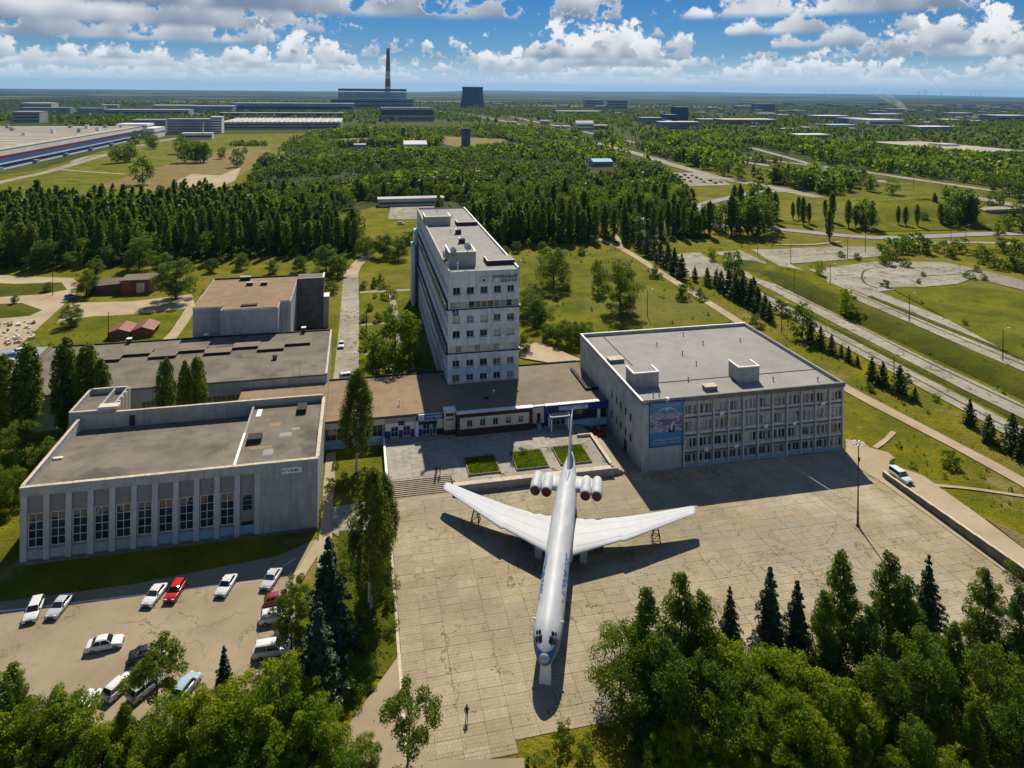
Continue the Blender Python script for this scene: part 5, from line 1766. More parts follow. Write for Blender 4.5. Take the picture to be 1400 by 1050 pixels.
NSEG = 32
rings = []
for x, zc, hw, hh in SECT:
    rings.append([(x, hw * math.cos(2 * math.pi * k / NSEG), zc + hh * math.sin(2 * math.pi * k / NSEG)) for k in range(NSEG)])
fus = MB().ring_loft(rings[::-1]).build('fuselage', M['livery'], plane, smooth=True)
# radome cap, windows of the cockpit
MB().ring_loft([[(x_, r_ * math.cos(2 * math.pi * k / 20), 3.86 + r_ * .95 * math.sin(2 * math.pi * k / 20)) for k in range(20)] for x_, r_ in ((1.30, .86), (.9, .84), (.45, .72), (.12, .46), (-.03, .15), (-.05, .02))]).build('radome', M['plane_white'], plane, smooth=True)


def skin_quad(name, m, x0, x1, t0, t1, side, off=.02, n=4, parent=plane):
    mb = MB()
    V, Fc = [], []
    for i in range(n + 1):
        for j in range(n + 1):
            V.append(skin_pt(x0 + (x1 - x0) * i / n, t0 + (t1 - t0) * j / n, off, side))
    for i in range(n):
        for j in range(n):
            a = i * (n + 1) + j
            f = (a, a + 1, a + n + 2, a + n + 1)
            Fc.append(f if side > 0 else f[::-1])
    return mb.add(V, Fc).build(name, m, parent, smooth=True)


for s in (-1, 1):
    for (x0, x1, t0, t1) in ((1.45, 2.15, R(50), R(72)), (1.65, 2.35, R(34), R(48)), (1.95, 2.6, R(20), R(32)), (2.3, 2.75, R(52), R(66)), (2.55, 2.95, R(38), R(50))):
        w = skin_quad('cockpit_window', M['cockpit'], x0, x1, t0, t1, s, .03)
    wr_ = MB()
    for k in range(46):
        x = 7.2 + .66 * k
        if 18.5 < x < 20:
            continue
        V = [skin_pt(x + dx, R(6) + dt, .012, s) for dx, dt in ((0, 0), (.26, 0), (.26, .17), (0, .17))]
        wr_.add(V, [(0, 1, 2, 3) if s < 0 else (3, 2, 1, 0)])
    o = wr_.build('cabin_window_row', M['cockpit'], plane)
    o['kind'] = 'stuff'
    MB().tube(skin_pt(5.2, R(25), -.05, s), skin_pt(5.2, R(25), .32, s), .17, .12, 10).build('side_lamp', M['white_paint'], plane)
    for x0, x1 in ((6.9, 6.96), (7.75, 7.81)):
        skin_quad('door_seam', M['frame_grey'], x0, x1, R(-5), R(42), s, .008, 3)
# lettering wrapped on the skin
me, tw_ = text_mesh('АЭРОФЛОТ', 1.0, M['letter_blue'], bold=.045, width=8.8)
V = np.zeros(len(me.vertices) * 3, dtype=np.float32)
me.vertices.foreach_get('co', V)
V = V.reshape(-1, 3)
for s in (-1, 1):
    m2 = me.copy()
    W2 = []
    for u, v, _ in V:
        x = 9.4 + u if s < 0 else 18.0 - u
        W2.append(skin_pt(x, R(20) + v * .50, .025, s))
    m2.vertices.foreach_set('co', np.array(W2, dtype=np.float32).ravel())
    m2.update()
    link('lettering', m2, plane)
for s in (-1, 1):
    skin_quad('flag_panel', M['plane_blue'], 8.35, 8.85, R(28), R(38), s, .02, 2)


# wings: section profile lofted through stations (y, x_le, chord, z, thickness)
def wing(side):
    st = [(0.0, 20.6, 11.0, 2.75, .135), (2.0, 21.9, 9.6, 2.82, .13), (5.5, 24.0, 7.6, 2.98, .125), (9.5, 26.35, 6.3, 3.12, .12), (9.75, 26.05, 6.65, 3.13, .115), (15.0, 30.0, 4.55, 3.32, .11), (21.4, 34.75, 2.45, 3.52, .10), (21.85, 35.3, 1.75, 3.54, .06)]
    prof = [(0, 0), (.02, .28), (.08, .55), (.22, .88), (.42, 1.0), (.65, .75), (.85, .36), (1, .03), (1, -.03), (.8, -.22), (.5, -.5), (.2, -.55), (.06, -.36), (.015, -.16)]
    rr = []
    for y, xl, ch, z, th in st:
        rr.append([(xl + ch * u, side * y, z + ch * th * .5 * v) for u, v in prof])
    if side < 0:
        rr = [r_[::-1] for r_ in rr]
    o = MB().ring_loft(rr).build('wing', M['plane_white'], plane, smooth=True)
    # control surface joints and fences, lying just above the skin
    def top(y, u):
        for i in range(len(st) - 1):
            a, b = st[i], st[i + 1]
            if a[0] <= y <= b[0]:
                t = (y - a[0]) / (b[0] - a[0])
                xl, ch, z, th = (a[k] + (b[k] - a[k]) * t for k in (1, 2, 3, 4))
                v = np.interp(u, [0, .02, .08, .22, .42, .65, .85, 1], [0, .28, .55, .88, 1, .75, .36, .03])
                return Vector((xl + ch * u, side * y, z + ch * th * .5 * float(v)))
        return Vector((st[-1][1], side * st[-1][0], st[-1][3]))
    for (ya, yb, ua, ub) in ((2.4, 9.4, .78, .78), (9.9, 20.8, .74, .74), (2.4, 21.0, .15, .15), (2.4, 20.8, .45, .45)):
        mb = MB()
        n = 14
        P0 = [top(ya + (yb - ya) * i / n, ua) + Vector((-.035, 0, .012)) for i in range(n + 1)]
        P1 = [p + Vector((.07, 0, 0)) for p in P0]
        mb.add(P0 + P1, [(i, i + 1, n + 2 + i, n + 1 + i) for i in range(n)])
        mb.build('skin_joint', M['frame_grey'], o)
    for y in (6.2, 12.5, 16.5):
        mb = MB()
        n = 5
        P0 = [top(y, .15 + .8 * i / n) + Vector((0, -.03, .012)) for i in range(n + 1)]
        P1 = [p + Vector((0, .06, 0)) for p in P0]
        mb.add(P0 + P1, [(i, i + 1, n + 2 + i, n + 1 + i) for i in range(n)])
        mb.build('skin_joint', M['frame_grey'], o)
    # wing root fairing
    return o


for s in (-1, 1):
    wing(s)
fr = []
for x, w, zt in ((19.6, .6, 2.6), (21.5, 1.9, 3.3), (25, 2.35, 3.55), (29, 2.3, 3.45), (32, 1.6, 3.0), (33.4, .5, 2.6)):
    fr.append([(x, -w, 2.2), (x, -w * .8, zt), (x, w * .8, zt), (x, w, 2.2), (x, w * .7, 1.95), (x, -w * .7, 1.95)])
MB().ring_loft(fr[::-1]).build('wing_fairing', M['plane_white'], plane, smooth=True)
# engines in pairs on the rear fuselage
def nacelle(y, z):
    rr = []
    for x, r_ in ((34.2, .80), (34.35, .90), (35.0, .98), (36.8, .98), (38.4, .90), (39.4, .74)):
        rr.append([(x, y + r_ * math.cos(2 * math.pi * k / 20), z + r_ * math.sin(2 * math.pi * k / 20)) for k in range(20)])
    o = MB().ring_loft(rr[::-1]).build('engine_nacelle', M['plane_white'], plane, smooth=True)
    MB().ring_loft([[(x, y + r_ * math.cos(2 * math.pi * k / 20), z + r_ * math.sin(2 * math.pi * k / 20)) for k in range(20)] for x, r_ in ((34.185, .80), (34.10, .74))]).build('intake_cover', M['red_cover'], o)
    MB().ring_loft([[(x, y + r_ * math.cos(2 * math.pi * k / 20), z + r_ * math.sin(2 * math.pi * k / 20)) for k in range(20)] for x, r_ in ((40.0, .45), (39.41, .6))]).build('exhaust', M['steel_dark'], o)


for s in (-1, 1):
    nacelle(s * 3.35, 5.15)
    nacelle(s * 5.28, 5.22)
    rr = []
    for y, xl, ch, z in ((1.2, 34.9, 5.3, 5.05), (2.6, 35.0, 5.0, 5.15), (4.3, 35.3, 4.4, 5.2), (5.0, 35.6, 3.8, 5.22)):
        rr.append([(xl, s * y, z), (xl + .3 * ch, s * y, z + .38), (xl + ch, s * y, z + .1), (xl + .3 * ch, s * y, z - .38)])
    if s < 0:
        rr = [r_[::-1] for r_ in rr]
    MB().ring_loft(rr).build('engine_pylon', M['plane_white'], plane, smooth=True)
    MB().poly([(37.8, s * 4.3, 5.4), (40.0, s * 4.3, 5.6), (40.6, s * 4.32, 6.3), (39.4, s * 4.32, 5.9)]).build('nacelle_fairing', M['plane_white'], plane)
# fin with its leading edge fairing
fn = []
for z, xl, ch, th in ((5.6, 37.6, 10.2, .34), (6.3, 39.0, 9.2, .34), (8.5, 42.0, 7.2, .27), (10.8, 45.0, 5.4, .20), (12.1, 46.8, 4.4, .15), (12.35, 47.4, 3.6, .06)):
    fn.append([(xl, 0, z), (xl + .08 * ch, th * .7, z), (xl + .3 * ch, th, z), (xl + .7 * ch, th * .6, z), (xl + ch, .02, z), (xl + ch, -.02, z), (xl + .7 * ch, -th * .6, z), (xl + .3 * ch, -th, z), (xl + .08 * ch, -th * .7, z)])
fin = MB().ring_loft(fn).build('fin', M['plane_white'], plane, smooth=True)
MB().ring_loft([[(x, w * math.cos(2 * math.pi * k / 10), z + h * math.sin(2 * math.pi * k / 10)) for k in range(10)] for x, w, z, h in ((41.0, .5, 5.9, .5), (38.6, .42, 6.15, .42), (36.8, .22, 6.1, .25), (35.4, .03, 6.05, .03))]).build('dorsal_fairing', M['plane_white'], plane, smooth=True)
for s in (-1, 1):
    MB().poly([(41.5, s * .33, 6.7), (47.0, s * .22, 6.7), (47.6, s * .2, 7.7), (43.0, s * .30, 7.7)][::s]).build('fin_panel', M['plane_blue'], fin)
# undercarriage blocks carrying the body
for s in (-1, 1):
    MB().box(24.6, 26.6, s * 3.0, s * 4.1, 0, 2.6).build('gear_fairing', M['plane_white'], plane)
MB().add([(1.2, -.75, 0), (2.2, -.75, 0), (2.2, .75, 0), (1.2, .75, 0), (1.5, -.55, 2.95), (2.6, -.55, 2.7), (2.6, .55, 2.7), (1.5, .55, 2.95)], [(3, 2, 1, 0), (4, 5, 6, 7), (0, 1, 5, 4), (1, 2, 6, 5), (2, 3, 7, 6), (3, 0, 4, 7)]).build('nose_support', M['coping_white'], plane)


def to_world(x, y):
    t = Vector((-AE.y, AE.x, 0))
    p = AN + AE * x + t * y
    return p.x, p.y


def trestle(x, y, top, r, lab):
    wx, wy_ = to_world(x, y)
    e = empty('trestle', (wx, wy_, .05), math.atan2(AE.y, AE.x), lab, 'support', 'steel trestles under the wings')
    feet = [(r * math.cos(R(45 + 90 * k)), r * math.sin(R(45 + 90 * k))) for k in range(4)]
    for fx, fy in feet:
        MB().tube((fx, fy, 0), (fx * .15, fy * .15, top), .07).build('leg', M['steel_rust'], e)
    for z in (.08, .45):
        for k in range(4):
            a, b = feet[k], feet[(k + 1) % 4]
            f = 1 - z * .85
            MB().tube((a[0] * f, a[1] * f, z * top + .05), (b[0] * f, b[1] * f, z * top + .05), .045).build('brace', M['steel_rust'], e)
    for k in range(4):
        a, b = feet[k], feet[(k + 1) % 4]
        MB().tube((a[0], a[1], .1), (b[0] * .6, b[1] * .6, .45 * top), .04).build('brace', M['steel_rust'], e)
    MB().box(-.25, .25, -.25, .25, top - .05, top + .12).build('pad', M['steel_dark'], e)


trestle(32.3, 15.3, 2.95, 1.05, 'lattice steel trestle under the outer wing by the terrace stair')
trestle(32.3, -15.1, 2.95, 1.05, 'lattice steel trestle under the outer wing towards the lamp post')
trestle(28.2, 6.1, 2.4, .75, 'short steel trestle under the inner wing by the stair side')
trestle(28.2, -5.9, 2.4, .75, 'short steel trestle under the inner wing on the lamp post side')

# ================================================================== cars
def paint(name, col, rough=.28):
    return mat(name, col, rough, .04, 1.5, spec=.5, coat=.6)


PAINT = {'white': paint('paint_white', (.74, .75, .76)), 'silver': paint('paint_silver', (.52, .54, .57)), 'red': paint('paint_red', (.48, .008, .012)), 'dark_red': paint('paint_dark_red', (.22, .02, .02)),
         'black': paint('paint_black', (.012, .012, .015)), 'blue': paint('paint_blue', (.06, .16, .42)), 'pale_blue': paint('paint_pale_blue', (.35, .50, .58)), 'grey': paint('paint_grey', (.18, .19, .2)), 'green': paint('paint_green', (.05, .14, .09))}
# body outline (x, z) per style, length along +x = front; cabin: belt z, roof z, base x0..x1, roof x0..x1
STY = {
    'sedan': dict(L=4.45, W=1.74, out=[(-2.2, .32), (-2.22, .62), (-2.14, .92), (-1.95, 1.0), (-1.45, 1.0), (.85, .97), (1.75, .86), (2.1, .74), (2.22, .55), (2.2, .30)], belt=.97, roof=1.44, b=(-1.65, .95), t=(-.98, .28)),
    'hatch': dict(L=4.1, W=1.72, out=[(-2.02, .32), (-2.05, .7), (-2.0, 1.0), (-1.7, 1.04), (.85, 1.0), (1.6, .9), (1.95, .76), (2.05, .55), (2.03, .30)], belt=1.0, roof=1.52, b=(-1.92, .95), t=(-1.55, .3)),
    'suv': dict(L=4.7, W=1.86, out=[(-2.32, .40), (-2.35, .8), (-2.3, 1.12), (-2.0, 1.16), (1.0, 1.12), (2.0, 1.02), (2.28, .88), (2.35, .6), (2.32, .38)], belt=1.12, roof=1.78, b=(-2.2, 1.12), t=(-1.95, .45)),
    'wagon': dict(L=4.5, W=1.74, out=[(-2.22, .32), (-2.25, .7), (-2.2, 1.0), (-1.9, 1.03), (.9, 1.0), (1.8, .88), (2.12, .75), (2.25, .55), (2.22, .3)], belt=1.0, roof=1.5, b=(-2.12, 1.0), t=(-1.8, .32)),
}
_car = {}


def car_meshes(style):
    if style in _car:
        return _car[style]
    d = STY[style]
    out, W = d['out'], d['W']
    n = len(out)
    secs = []
    cx = 0
    zc = .65
    for y, kx, kz in ((-W / 2, .965, .90), (-W / 2 + .10, .99, .985), (-W / 2 + .3, 1, 1.0), (W / 2 - .3, 1, 1.0), (W / 2 - .10, .99, .985), (W / 2, .965, .90)):
        secs.append([(x * kx, y, zc + (z - zc) * kz) for x, z in out])
    body = MB().ring_loft([s_[::-1] for s_ in secs]).mesh('body', PAINT['white'], smooth=True)
    zb, zr, (b0, b1), (t0, t1) = d['belt'] - .06, d['roof'], d['b'], d['t']
    wb, wt_ = W / 2 - .10, W / 2 - .26
    # glass house panels
    def q(pts):
        return pts
    ws_ = MB().poly([(b1, -wb, zb), (b1, wb, zb), (t1, wt_, zr), (t1, -wt_, zr)]).mesh('windscreen', M['car_glass'])
    rw = MB().poly([(b0, wb, zb), (b0, -wb, zb), (t0, -wt_, zr), (t0, wt_, zr)]).mesh('rear_window', M['car_glass'])
    sl = MB().poly([(b0, -wb, zb), (b1, -wb, zb), (t1, -wt_, zr), (t0, -wt_, zr)]).mesh('side_window', M['car_glass'])
    sr = MB().poly([(b1, wb, zb), (b0, wb, zb), (t0, wt_, zr), (t1, wt_, zr)]).mesh('side_window', M['car_glass'])
    xm = (t0 + t1) / 2
    roof_r = []
    for x, k, dz_ in ((t0 - .04, .98, -.02), (t0 + .25, 1, .035), (xm, 1, .05), (t1 - .25, 1, .035), (t1 + .04, .98, -.02)):
        roof_r.append([(x, -wt_ * k - .03, zr - .03 + dz_ * .3), (x, wt_ * k + .03, zr - .03 + dz_ * .3), (x, wt_ * k * .8, zr + .03 + dz_), (x, -wt_ * k * .8, zr + .03 + dz_)])
    rm = MB().ring_loft(roof_r)
    for sy in (-1, 1):
        for (xa, xb) in ((b1, t1), (b0, t0)):
            rm.tube((xa, sy * wb, zb), (xb, sy * (wt_ + .02), zr), .045, n=6)
        xbp = (b0 + b1) / 2 - .05
        rm.tube((xbp, sy * (wb + .005), zb), (xbp * .5 + xm * .5, sy * (wt_ + .025), zr), .04, n=6)
    roof = rm.mesh('roof', PAINT['white'], smooth=False)
    tyre = MB().tube((0, -.1, 0), (0, .1, 0), .325, n=16).mesh('wheel', M['tyre'])
    rim = MB().tube((0, -.112, 0), (0, .112, 0), .21, n=12).mesh('rim', M['rim'])
    zl = out[-3][1] - .02
    xf = out[-3][0]
    hl = MB().box(-.10, .05, -.2, .2, -.07, .07).mesh('headlight', M['lamp_glass'])
    tl = MB().box(-.05, .08, -.15, .15, -.12, .12).mesh('tail_light', M['tail_red'])
    gr = MB().box(-.02, .03, -.42, .42, -.1, .1).mesh('grille', M['frame_dark'])
    mr = MB().box(-.06, .06, -.1, .1, -.07, .07).mesh('mirror', M['frame_dark'])
    bp = MB().box(-.03, .03, -W / 2 + .15, W / 2 - .15, -.06, .06).mesh('bumper_trim', M['frame_dark'])
    _car[style] = (d, body, roof, (ws_, rw, sl, sr), tyre, rim, hl, tl, gr, mr, bp)
    return _car[style]


def recolour(o, m):
    o.material_slots[0].link = 'OBJECT'
    o.material_slots[0].material = m


def car(style, colour, x, y, rz, label, group=None, z=0.02, name='parked_car', cat='car'):
    d, body, roof, gl, tyre, rim, hl, tl, gr, mr, bp = car_meshes(style)
    e = empty(name, (x, y, z), rz, label, cat, group)
    W = d['W']
    o = link('body', body, e)
    recolour(o, PAINT[colour])
    o = link('roof', roof, e)
    recolour(o, PAINT[colour])
    for n_, g_ in zip(('windscreen', 'rear_window', 'side_window', 'side_window'), gl):
        link(n_, g_, e)
    for sx in (-1, 1):
        for sy in (-1, 1):
            w = link('wheel', tyre, e, (sx * d['L'] * .295 + .02, sy * (W / 2 - .09), .325))
            link('rim', rim, w)
    out = d['out']
    for sy in (-1, 1):
        link('headlight', hl, e, (out[-3][0] - .03, sy * (W / 2 - .34), out[-3][1] - .03))
        link('tail_light', tl, e, (out[1][0] + .06, sy * (W / 2 - .27), out[1][1] + .10))
        link('mirror', mr, e, (d['b'][1] - .35, sy * (W / 2 + .02), d['belt'] + .05))
    link('grille', gr, e, (out[-2][0] - .02, 0, out[-2][1] + .02))
    link('bumper_trim', bp, e, (out[-1][0] + .0, 0, out[-1][1] + .08))
    return e


def car_px(style, colour, rear, front, label, **kw):
    a, b = Vector(P(*rear)), Vector(P(*front))
    c = (a + b) / 2
    return car(style, colour, c.x, c.y, math.atan2(b.y - a.y, b.x - a.x), label, kw.pop('group', None), **kw)


GP = 'cars in the car park by the hall'
car_px('wagon', 'white', (54, 823), (38, 858), 'white estate car parked nose out at the far end of the row', group=GP)
car_px('sedan', 'silver', (93, 820), (69, 850), 'silver saloon parked beside the white estate car', group=GP)
car_px('sedan', 'white', (222, 805), (200, 833), 'white saloon parked beside the bright red hatchback', group=GP)
car_px('hatch', 'red', (248, 800), (230, 829), 'bright red hatchback parked nose out on the painted line', group=GP)
car_px('sedan', 'white', (319, 790), (299, 822), 'white saloon parked alone between the red hatchback and the corner', group=GP)
car_px('sedan', 'silver', (379, 784), (362, 810), 'silver white saloon parked last in the row by the footpath corner', group=GP)
car_px('hatch', 'dark_red', (363, 830), (399, 822), 'faded dark red hatchback half hidden by a young tree', group=GP)
car_px('hatch', 'white', (354, 853), (396, 845), 'white hatchback parked beside the faded red one', group=GP)
car_px('suv', 'white', (347, 899), (396, 891), 'white off-road car with a sunroof beside the spruces', group=GP)
car_px('sedan', 'white', (118, 891), (168, 881), 'white saloon standing alone in the middle of the car park', group=GP)
car_px('sedan', 'black', (174, 907), (228, 893), 'black saloon partly behind a leafy tree', group=GP)
car_px('sedan', 'white', (106, 985), (126, 957), 'white saloon with its roof showing between the near treetops', group=GP)
car_px('hatch', 'white', (152, 955), (174, 935), 'white hatchback glimpsed through the branches of the near trees', group=GP)
car_px('wagon', 'silver', (188, 955), (212, 935), 'silver estate car behind thin foliage in the near parking row', group=GP)
car_px('hatch', 'pale_blue', (246, 955), (262, 935), 'pale blue car almost hidden by the near trees', group=GP)
car_px('suv', 'white', (1217, 646), (1246, 666), 'white off-road car on the service road by the long wall')
q = P(817, 593)
car('hatch', 'red', q[0], q[1], R(100), 'small red car in the shade beside the terrace end')
q = P(466.5, 474)
car('sedan', 'white', q[0], q[1], R(-92), 'white saloon standing on the access road beside the workshop')
GS = 'cars shaded by the garden tree'
for k, (x, y, c) in enumerate(((532, 506, 'white'), (546, 507, 'silver'), (560, 505, 'white'), (514, 511, 'black'))):
    q = P(x, y)
    car(('sedan', 'hatch', 'suv', 'sedan')[k], c, q[0], q[1], R(95), ('white saloon under the big garden tree by the low block', 'silver hatchback under the big garden tree', 'white off-road car between the garden tree and the tower', 'black saloon in the shade at the edge of the garden tree')[k], GS)
q = P(476, 518.5)
van = car('suv', 'white', q[0], q[1], R(10), 'white car parked across the end of the access road')
for k, (x, y, c, lab) in enumerate(((7, 497, 'silver', 'silver saloon on the strip behind the poplars'), (16, 490, 'blue', 'blue hatchback on the strip behind the poplars'), (28, 483, 'white', 'white saloon at the top of the strip behind the poplars'), (97, 408, 'blue', 'blue car by the bushes near the brick store'))):
    q = P(x, y)
    car(('sedan', 'hatch', 'sedan', 'hatch')[k], c, q[0], q[1], R(35), lab)

# small distant cars: body and glass house in one piece
def far_car_mesh(style):
    d = STY[style]
    mb = MB()
    W = d['W']
    mb.ring_loft([[(x, y, z) for x, z in d['out']][::-1] for y in (-W / 2, W / 2)])
    mb.cur = 1
    zb, zr, (b0, b1), (t0, t1) = d['belt'] - .02, d['roof'], d['b'], d['t']
    wb, wt_ = W / 2 - .1, W / 2 - .24
    mb.add([(b0, -wb, zb), (b1, -wb, zb), (b1, wb, zb), (b0, wb, zb), (t0, -wt_, zr), (t1, -wt_, zr), (t1, wt_, zr), (t0, wt_, zr)], [(0, 1, 5, 4), (1, 2, 6, 5), (2, 3, 7, 6), (3, 0, 4, 7)])
    mb.cur = 0
    mb.box(t0, t1, -wt_, wt_, zr, zr + .05)
    return mb.mesh('distant_car', [PAINT['white'], M['car_glass']])


FCM = [far_car_mesh(s_) for s_ in ('sedan', 'hatch', 'suv')]
rg = random.Random(11)


def far_car(x, y, rz, label, group, colour=None):
    o = link('distant_car', rg.choice(FCM), None, (x, y, .05), rz)
    o.material_slots[0].link = 'OBJECT'
    o.material_slots[0].material = PAINT[colour or rg.choice(['white', 'silver', 'white', 'blue', 'grey', 'pale_blue', 'black', 'dark_red', 'white'])]
    tag(o, label, 'car', group)


for x, y in ((925, 240), (930, 243), (936, 240.5), (941, 244), (946, 241), (952, 244), (935, 247), (944, 249), (958, 246), (962, 250), (971, 248), (978, 251.5), (985, 250)):
    q = P(x, y)
    far_car(q[0], q[1], R(rg.choice([80, 85, 95, 100])), 'small parked car in the lot beside the curved road', 'cars in the lot by the curved road')
for x, y, a in ((1040, 257, 20), (1130, 236, 0), (1368, 275, 5), (1352, 284, 5), (1100, 263, 10), (980, 222, 15), (890, 200, 15), (860, 200, 20), (1200, 246, 5), (1010, 218, 10), (800, 182, 20), (1180, 241, 5)):
    q = P(x, y)
    far_car(q[0], q[1], R(a + 8), 'small car driving along the distant boulevard', 'cars on the boulevard')
for k in range(14):
    q = P(700 + 18 * k + rg.uniform(-4, 4), 300 + rg.uniform(-3, 3) - (k * .3))
    far_car(q[0], q[1], R(rg.uniform(-10, 10)), 'car parked behind the row of poplars beyond the tower', 'cars behind the poplar row')
q = P(548, 307)
far_car(q[0], q[1], 0, 'white car on the yard behind the poplars', None, 'white')
q = P(1012, 272)
far_car(q[0], q[1], 0, 'white car pulling off the curved road by tall poplars', None, 'white')

# ================================================================== people
def person(x, y, z, rz, label, top, legs, stride=.22, skin_c=(.35, .2, .14)):
    e = empty('person', (x, y, z), rz, label, 'person')
    J = {'pel': (0, 0, .95), 'chest': (.02, 0, 1.30), 'neck': (.03, 0, 1.48), 'head': (.05, 0, 1.66),
         'shl': (0, .18, 1.42), 'ell': (-.08, .25, 1.15), 'hal': (.05, .25, .90), 'shr': (0, -.18, 1.42), 'elr': (.05, -.25, 1.15), 'har': (.2, -.22, .95),
         'hil': (0, .10, .90), 'knl': (stride * .7, .10, .50), 'anl': (stride, .10, .09), 'tol': (stride + .16, .11, .04),
         'hir': (0, -.10, .90), 'knr': (-.02, -.10, .50), 'anr': (-stride, -.10, .11), 'tor': (-stride + .14, -.11, .04)}
    rad = {'pel': .15, 'chest': .17, 'neck': .06, 'head': .105, 'shl': .075, 'ell': .05, 'hal': .045, 'shr': .075, 'elr': .05, 'har': .045, 'hil': .095, 'knl': .065, 'anl': .045, 'tol': .04, 'hir': .095, 'knr': .065, 'anr': .045, 'tor': .04}
    ks = list(J)
    E_ = [('pel', 'chest'), ('chest', 'neck'), ('neck', 'head'), ('chest', 'shl'), ('shl', 'ell'), ('ell', 'hal'), ('chest', 'shr'), ('shr', 'elr'), ('elr', 'har'), ('pel', 'hil'), ('hil', 'knl'), ('knl', 'anl'), ('anl', 'tol'), ('pel', 'hir'), ('hir', 'knr'), ('knr', 'anr'), ('anr', 'tor')]
    me = bpy.data.meshes.new('body')
    me.from_pydata([J[k] for k in ks], [(ks.index(a), ks.index(b)) for a, b in E_], [])
    o = bpy.data.objects.new('body', me)
    COL.objects.link(o)
    md = o.modifiers.new('skin', 'SKIN')
    for i, k in enumerate(ks):
        sv = me.skin_vertices[0].data[i]
        sv.radius = (rad[k], rad[k] * (1.0 if k not in ('chest', 'pel') else .75))
        sv.use_root = (k == 'pel')
    sb = o.modifiers.new('sub', 'SUBSURF')
    sb.levels = sb.render_levels = 1
    bpy.context.view_layer.update()
    m2 = bpy.data.meshes.new_from_object(o.evaluated_get(bpy.context.evaluated_depsgraph_get()))
    bpy.data.objects.remove(o)
    m2.materials.clear()
    for m_ in (M[top], M[legs], M['skin'], M['shoe']):
        m2.materials.append(m_)
    for p in m2.polygons:
        c = p.center
        i = 0
        if c.z < .11: i = 3
        elif c.z < .95 and abs(c.y) < .2: i = 1
        elif c.z > 1.5: i = 2
        elif c.z < 1.0 and abs(c.y) > .19: i = 2
        p.material_index = i
        p.use_smooth = True
    link('body', m2, e)
    hr = []
    for u, r_ in ((1.62, .125), (1.68, .13), (1.74, .11), (1.78, .06)):
        hr.append([(.03 + r_ * math.cos(2 * math.pi * k / 10) - (.02 if u < 1.7 else 0), r_ * .9 * math.sin(2 * math.pi * k / 10), u) for k in range(10)])
    MB().ring_loft(hr).build('hair', M['hair'], e, smooth=True)
    return e


M['skin'] = mat('skin', (.40, .24, .17), .6, .08, 4)
M['hair'] = mat('hair', (.03, .02, .015), .6, .2, 6)
M['shoe'] = mat('shoe', (.03, .03, .03), .6, .2, 6)
M['cloth_dark'] = mat('cloth_dark', (.03, .028, .04), .9, .2, 4)
M['cloth_blue'] = mat('cloth_blue', (.04, .06, .12), .9, .2, 4)
M['cloth_grey'] = mat('cloth_grey', (.12, .11, .12), .9, .2, 4)
q = P(637, 1001)
q = (4.8 * 0 + P(638, 985)[0], P(638, 985)[1])
person(q[0], q[1], .06, R(75), 'person in dark clothes walking across the plaza towards the aircraft', 'cloth_dark', 'cloth_blue')
q = P(597.5, 654, TZ)
person(q[0], 132.9, TZ + .04, R(-80), 'person in dark clothes at the head of the terrace stair', 'cloth_dark', 'cloth_dark', .12)
person(q[0] + .75, 133.0, TZ + .04, R(-100), 'person in grey and blue standing beside the one on the terrace stair', 'cloth_grey', 'cloth_blue', .06)

# ================================================================== lamp posts, poles
lp = empty('plaza_lamp', (84.3, 104.6, .05), 0, 'tall dark plaza lamp with a crown of white lamp heads', 'street lamp')
MB().tube((0, 0, 0), (0, 0, 2.6), .19, .17, 12).tube((0, 0, 2.6), (0, 0, 14.0), .13, .08, 12).tube((0, 0, 0), (0, 0, .3), .32, .3, 12).build('post', M['steel_rust'], lp)
for k in range(8):
    a = 2 * math.pi * k / 8
    ca, sa_ = math.cos(a), math.sin(a)
    arm = MB().tube((0, 0, 13.9), (ca * .7, sa_ * .7, 14.1), .035, n=6).build('arm', M['steel_dark'], lp)
    hd = []
    for u, w, z in ((.5, .05, 14.1), (.65, .15, 14.15), (.9, .18, 14.2), (1.12, .11, 14.18), (1.2, .03, 14.16)):
        hd.append([(ca * u - sa_ * s_ * w, sa_ * u + ca * s_ * w, z + dz_) for s_, dz_ in ((-1, 0), (-.5, .11), (.5, .11), (1, 0), (.5, -.07), (-.5, -.07))])
    MB().ring_loft(hd).build('lamp_head', M['white_paint'], arm, smooth=True)
MB().box(-.12, .12, -.3, -.1, 11.2, 11.9).box(-.1, .1, .1, .3, 9.4, 9.9).build('loudspeaker', M['steel_dark'], lp)
cb = MB().tube((84.3 - 1.2, 126.5, 1.0), (84.35, 104.75, 3.2), .035, n=6).build('cable', M['white_paint'])
tag(cb, 'thin white cable slung from the office block to the plaza lamp', 'cable')


def lamp_post(x, y, h, label, group, arm=True, name='lamp_post', z=0.0, m='concrete'):
    e = empty(name, (x, y, z), 0, label, 'lamp post', group)
    MB().tube((0, 0, 0), (0, 0, h), .14, .09, 8).build('post', M[m], e)
    if arm:
        MB().tube((0, 0, h - .1), (1.3, -.3, h + .35), .045, n=6).build('arm', M['steel_light'], e)
        MB().box(1.2, 1.95, -.42, -.18, h + .27, h + .42).build('lamp_head', M['white_paint'], e)


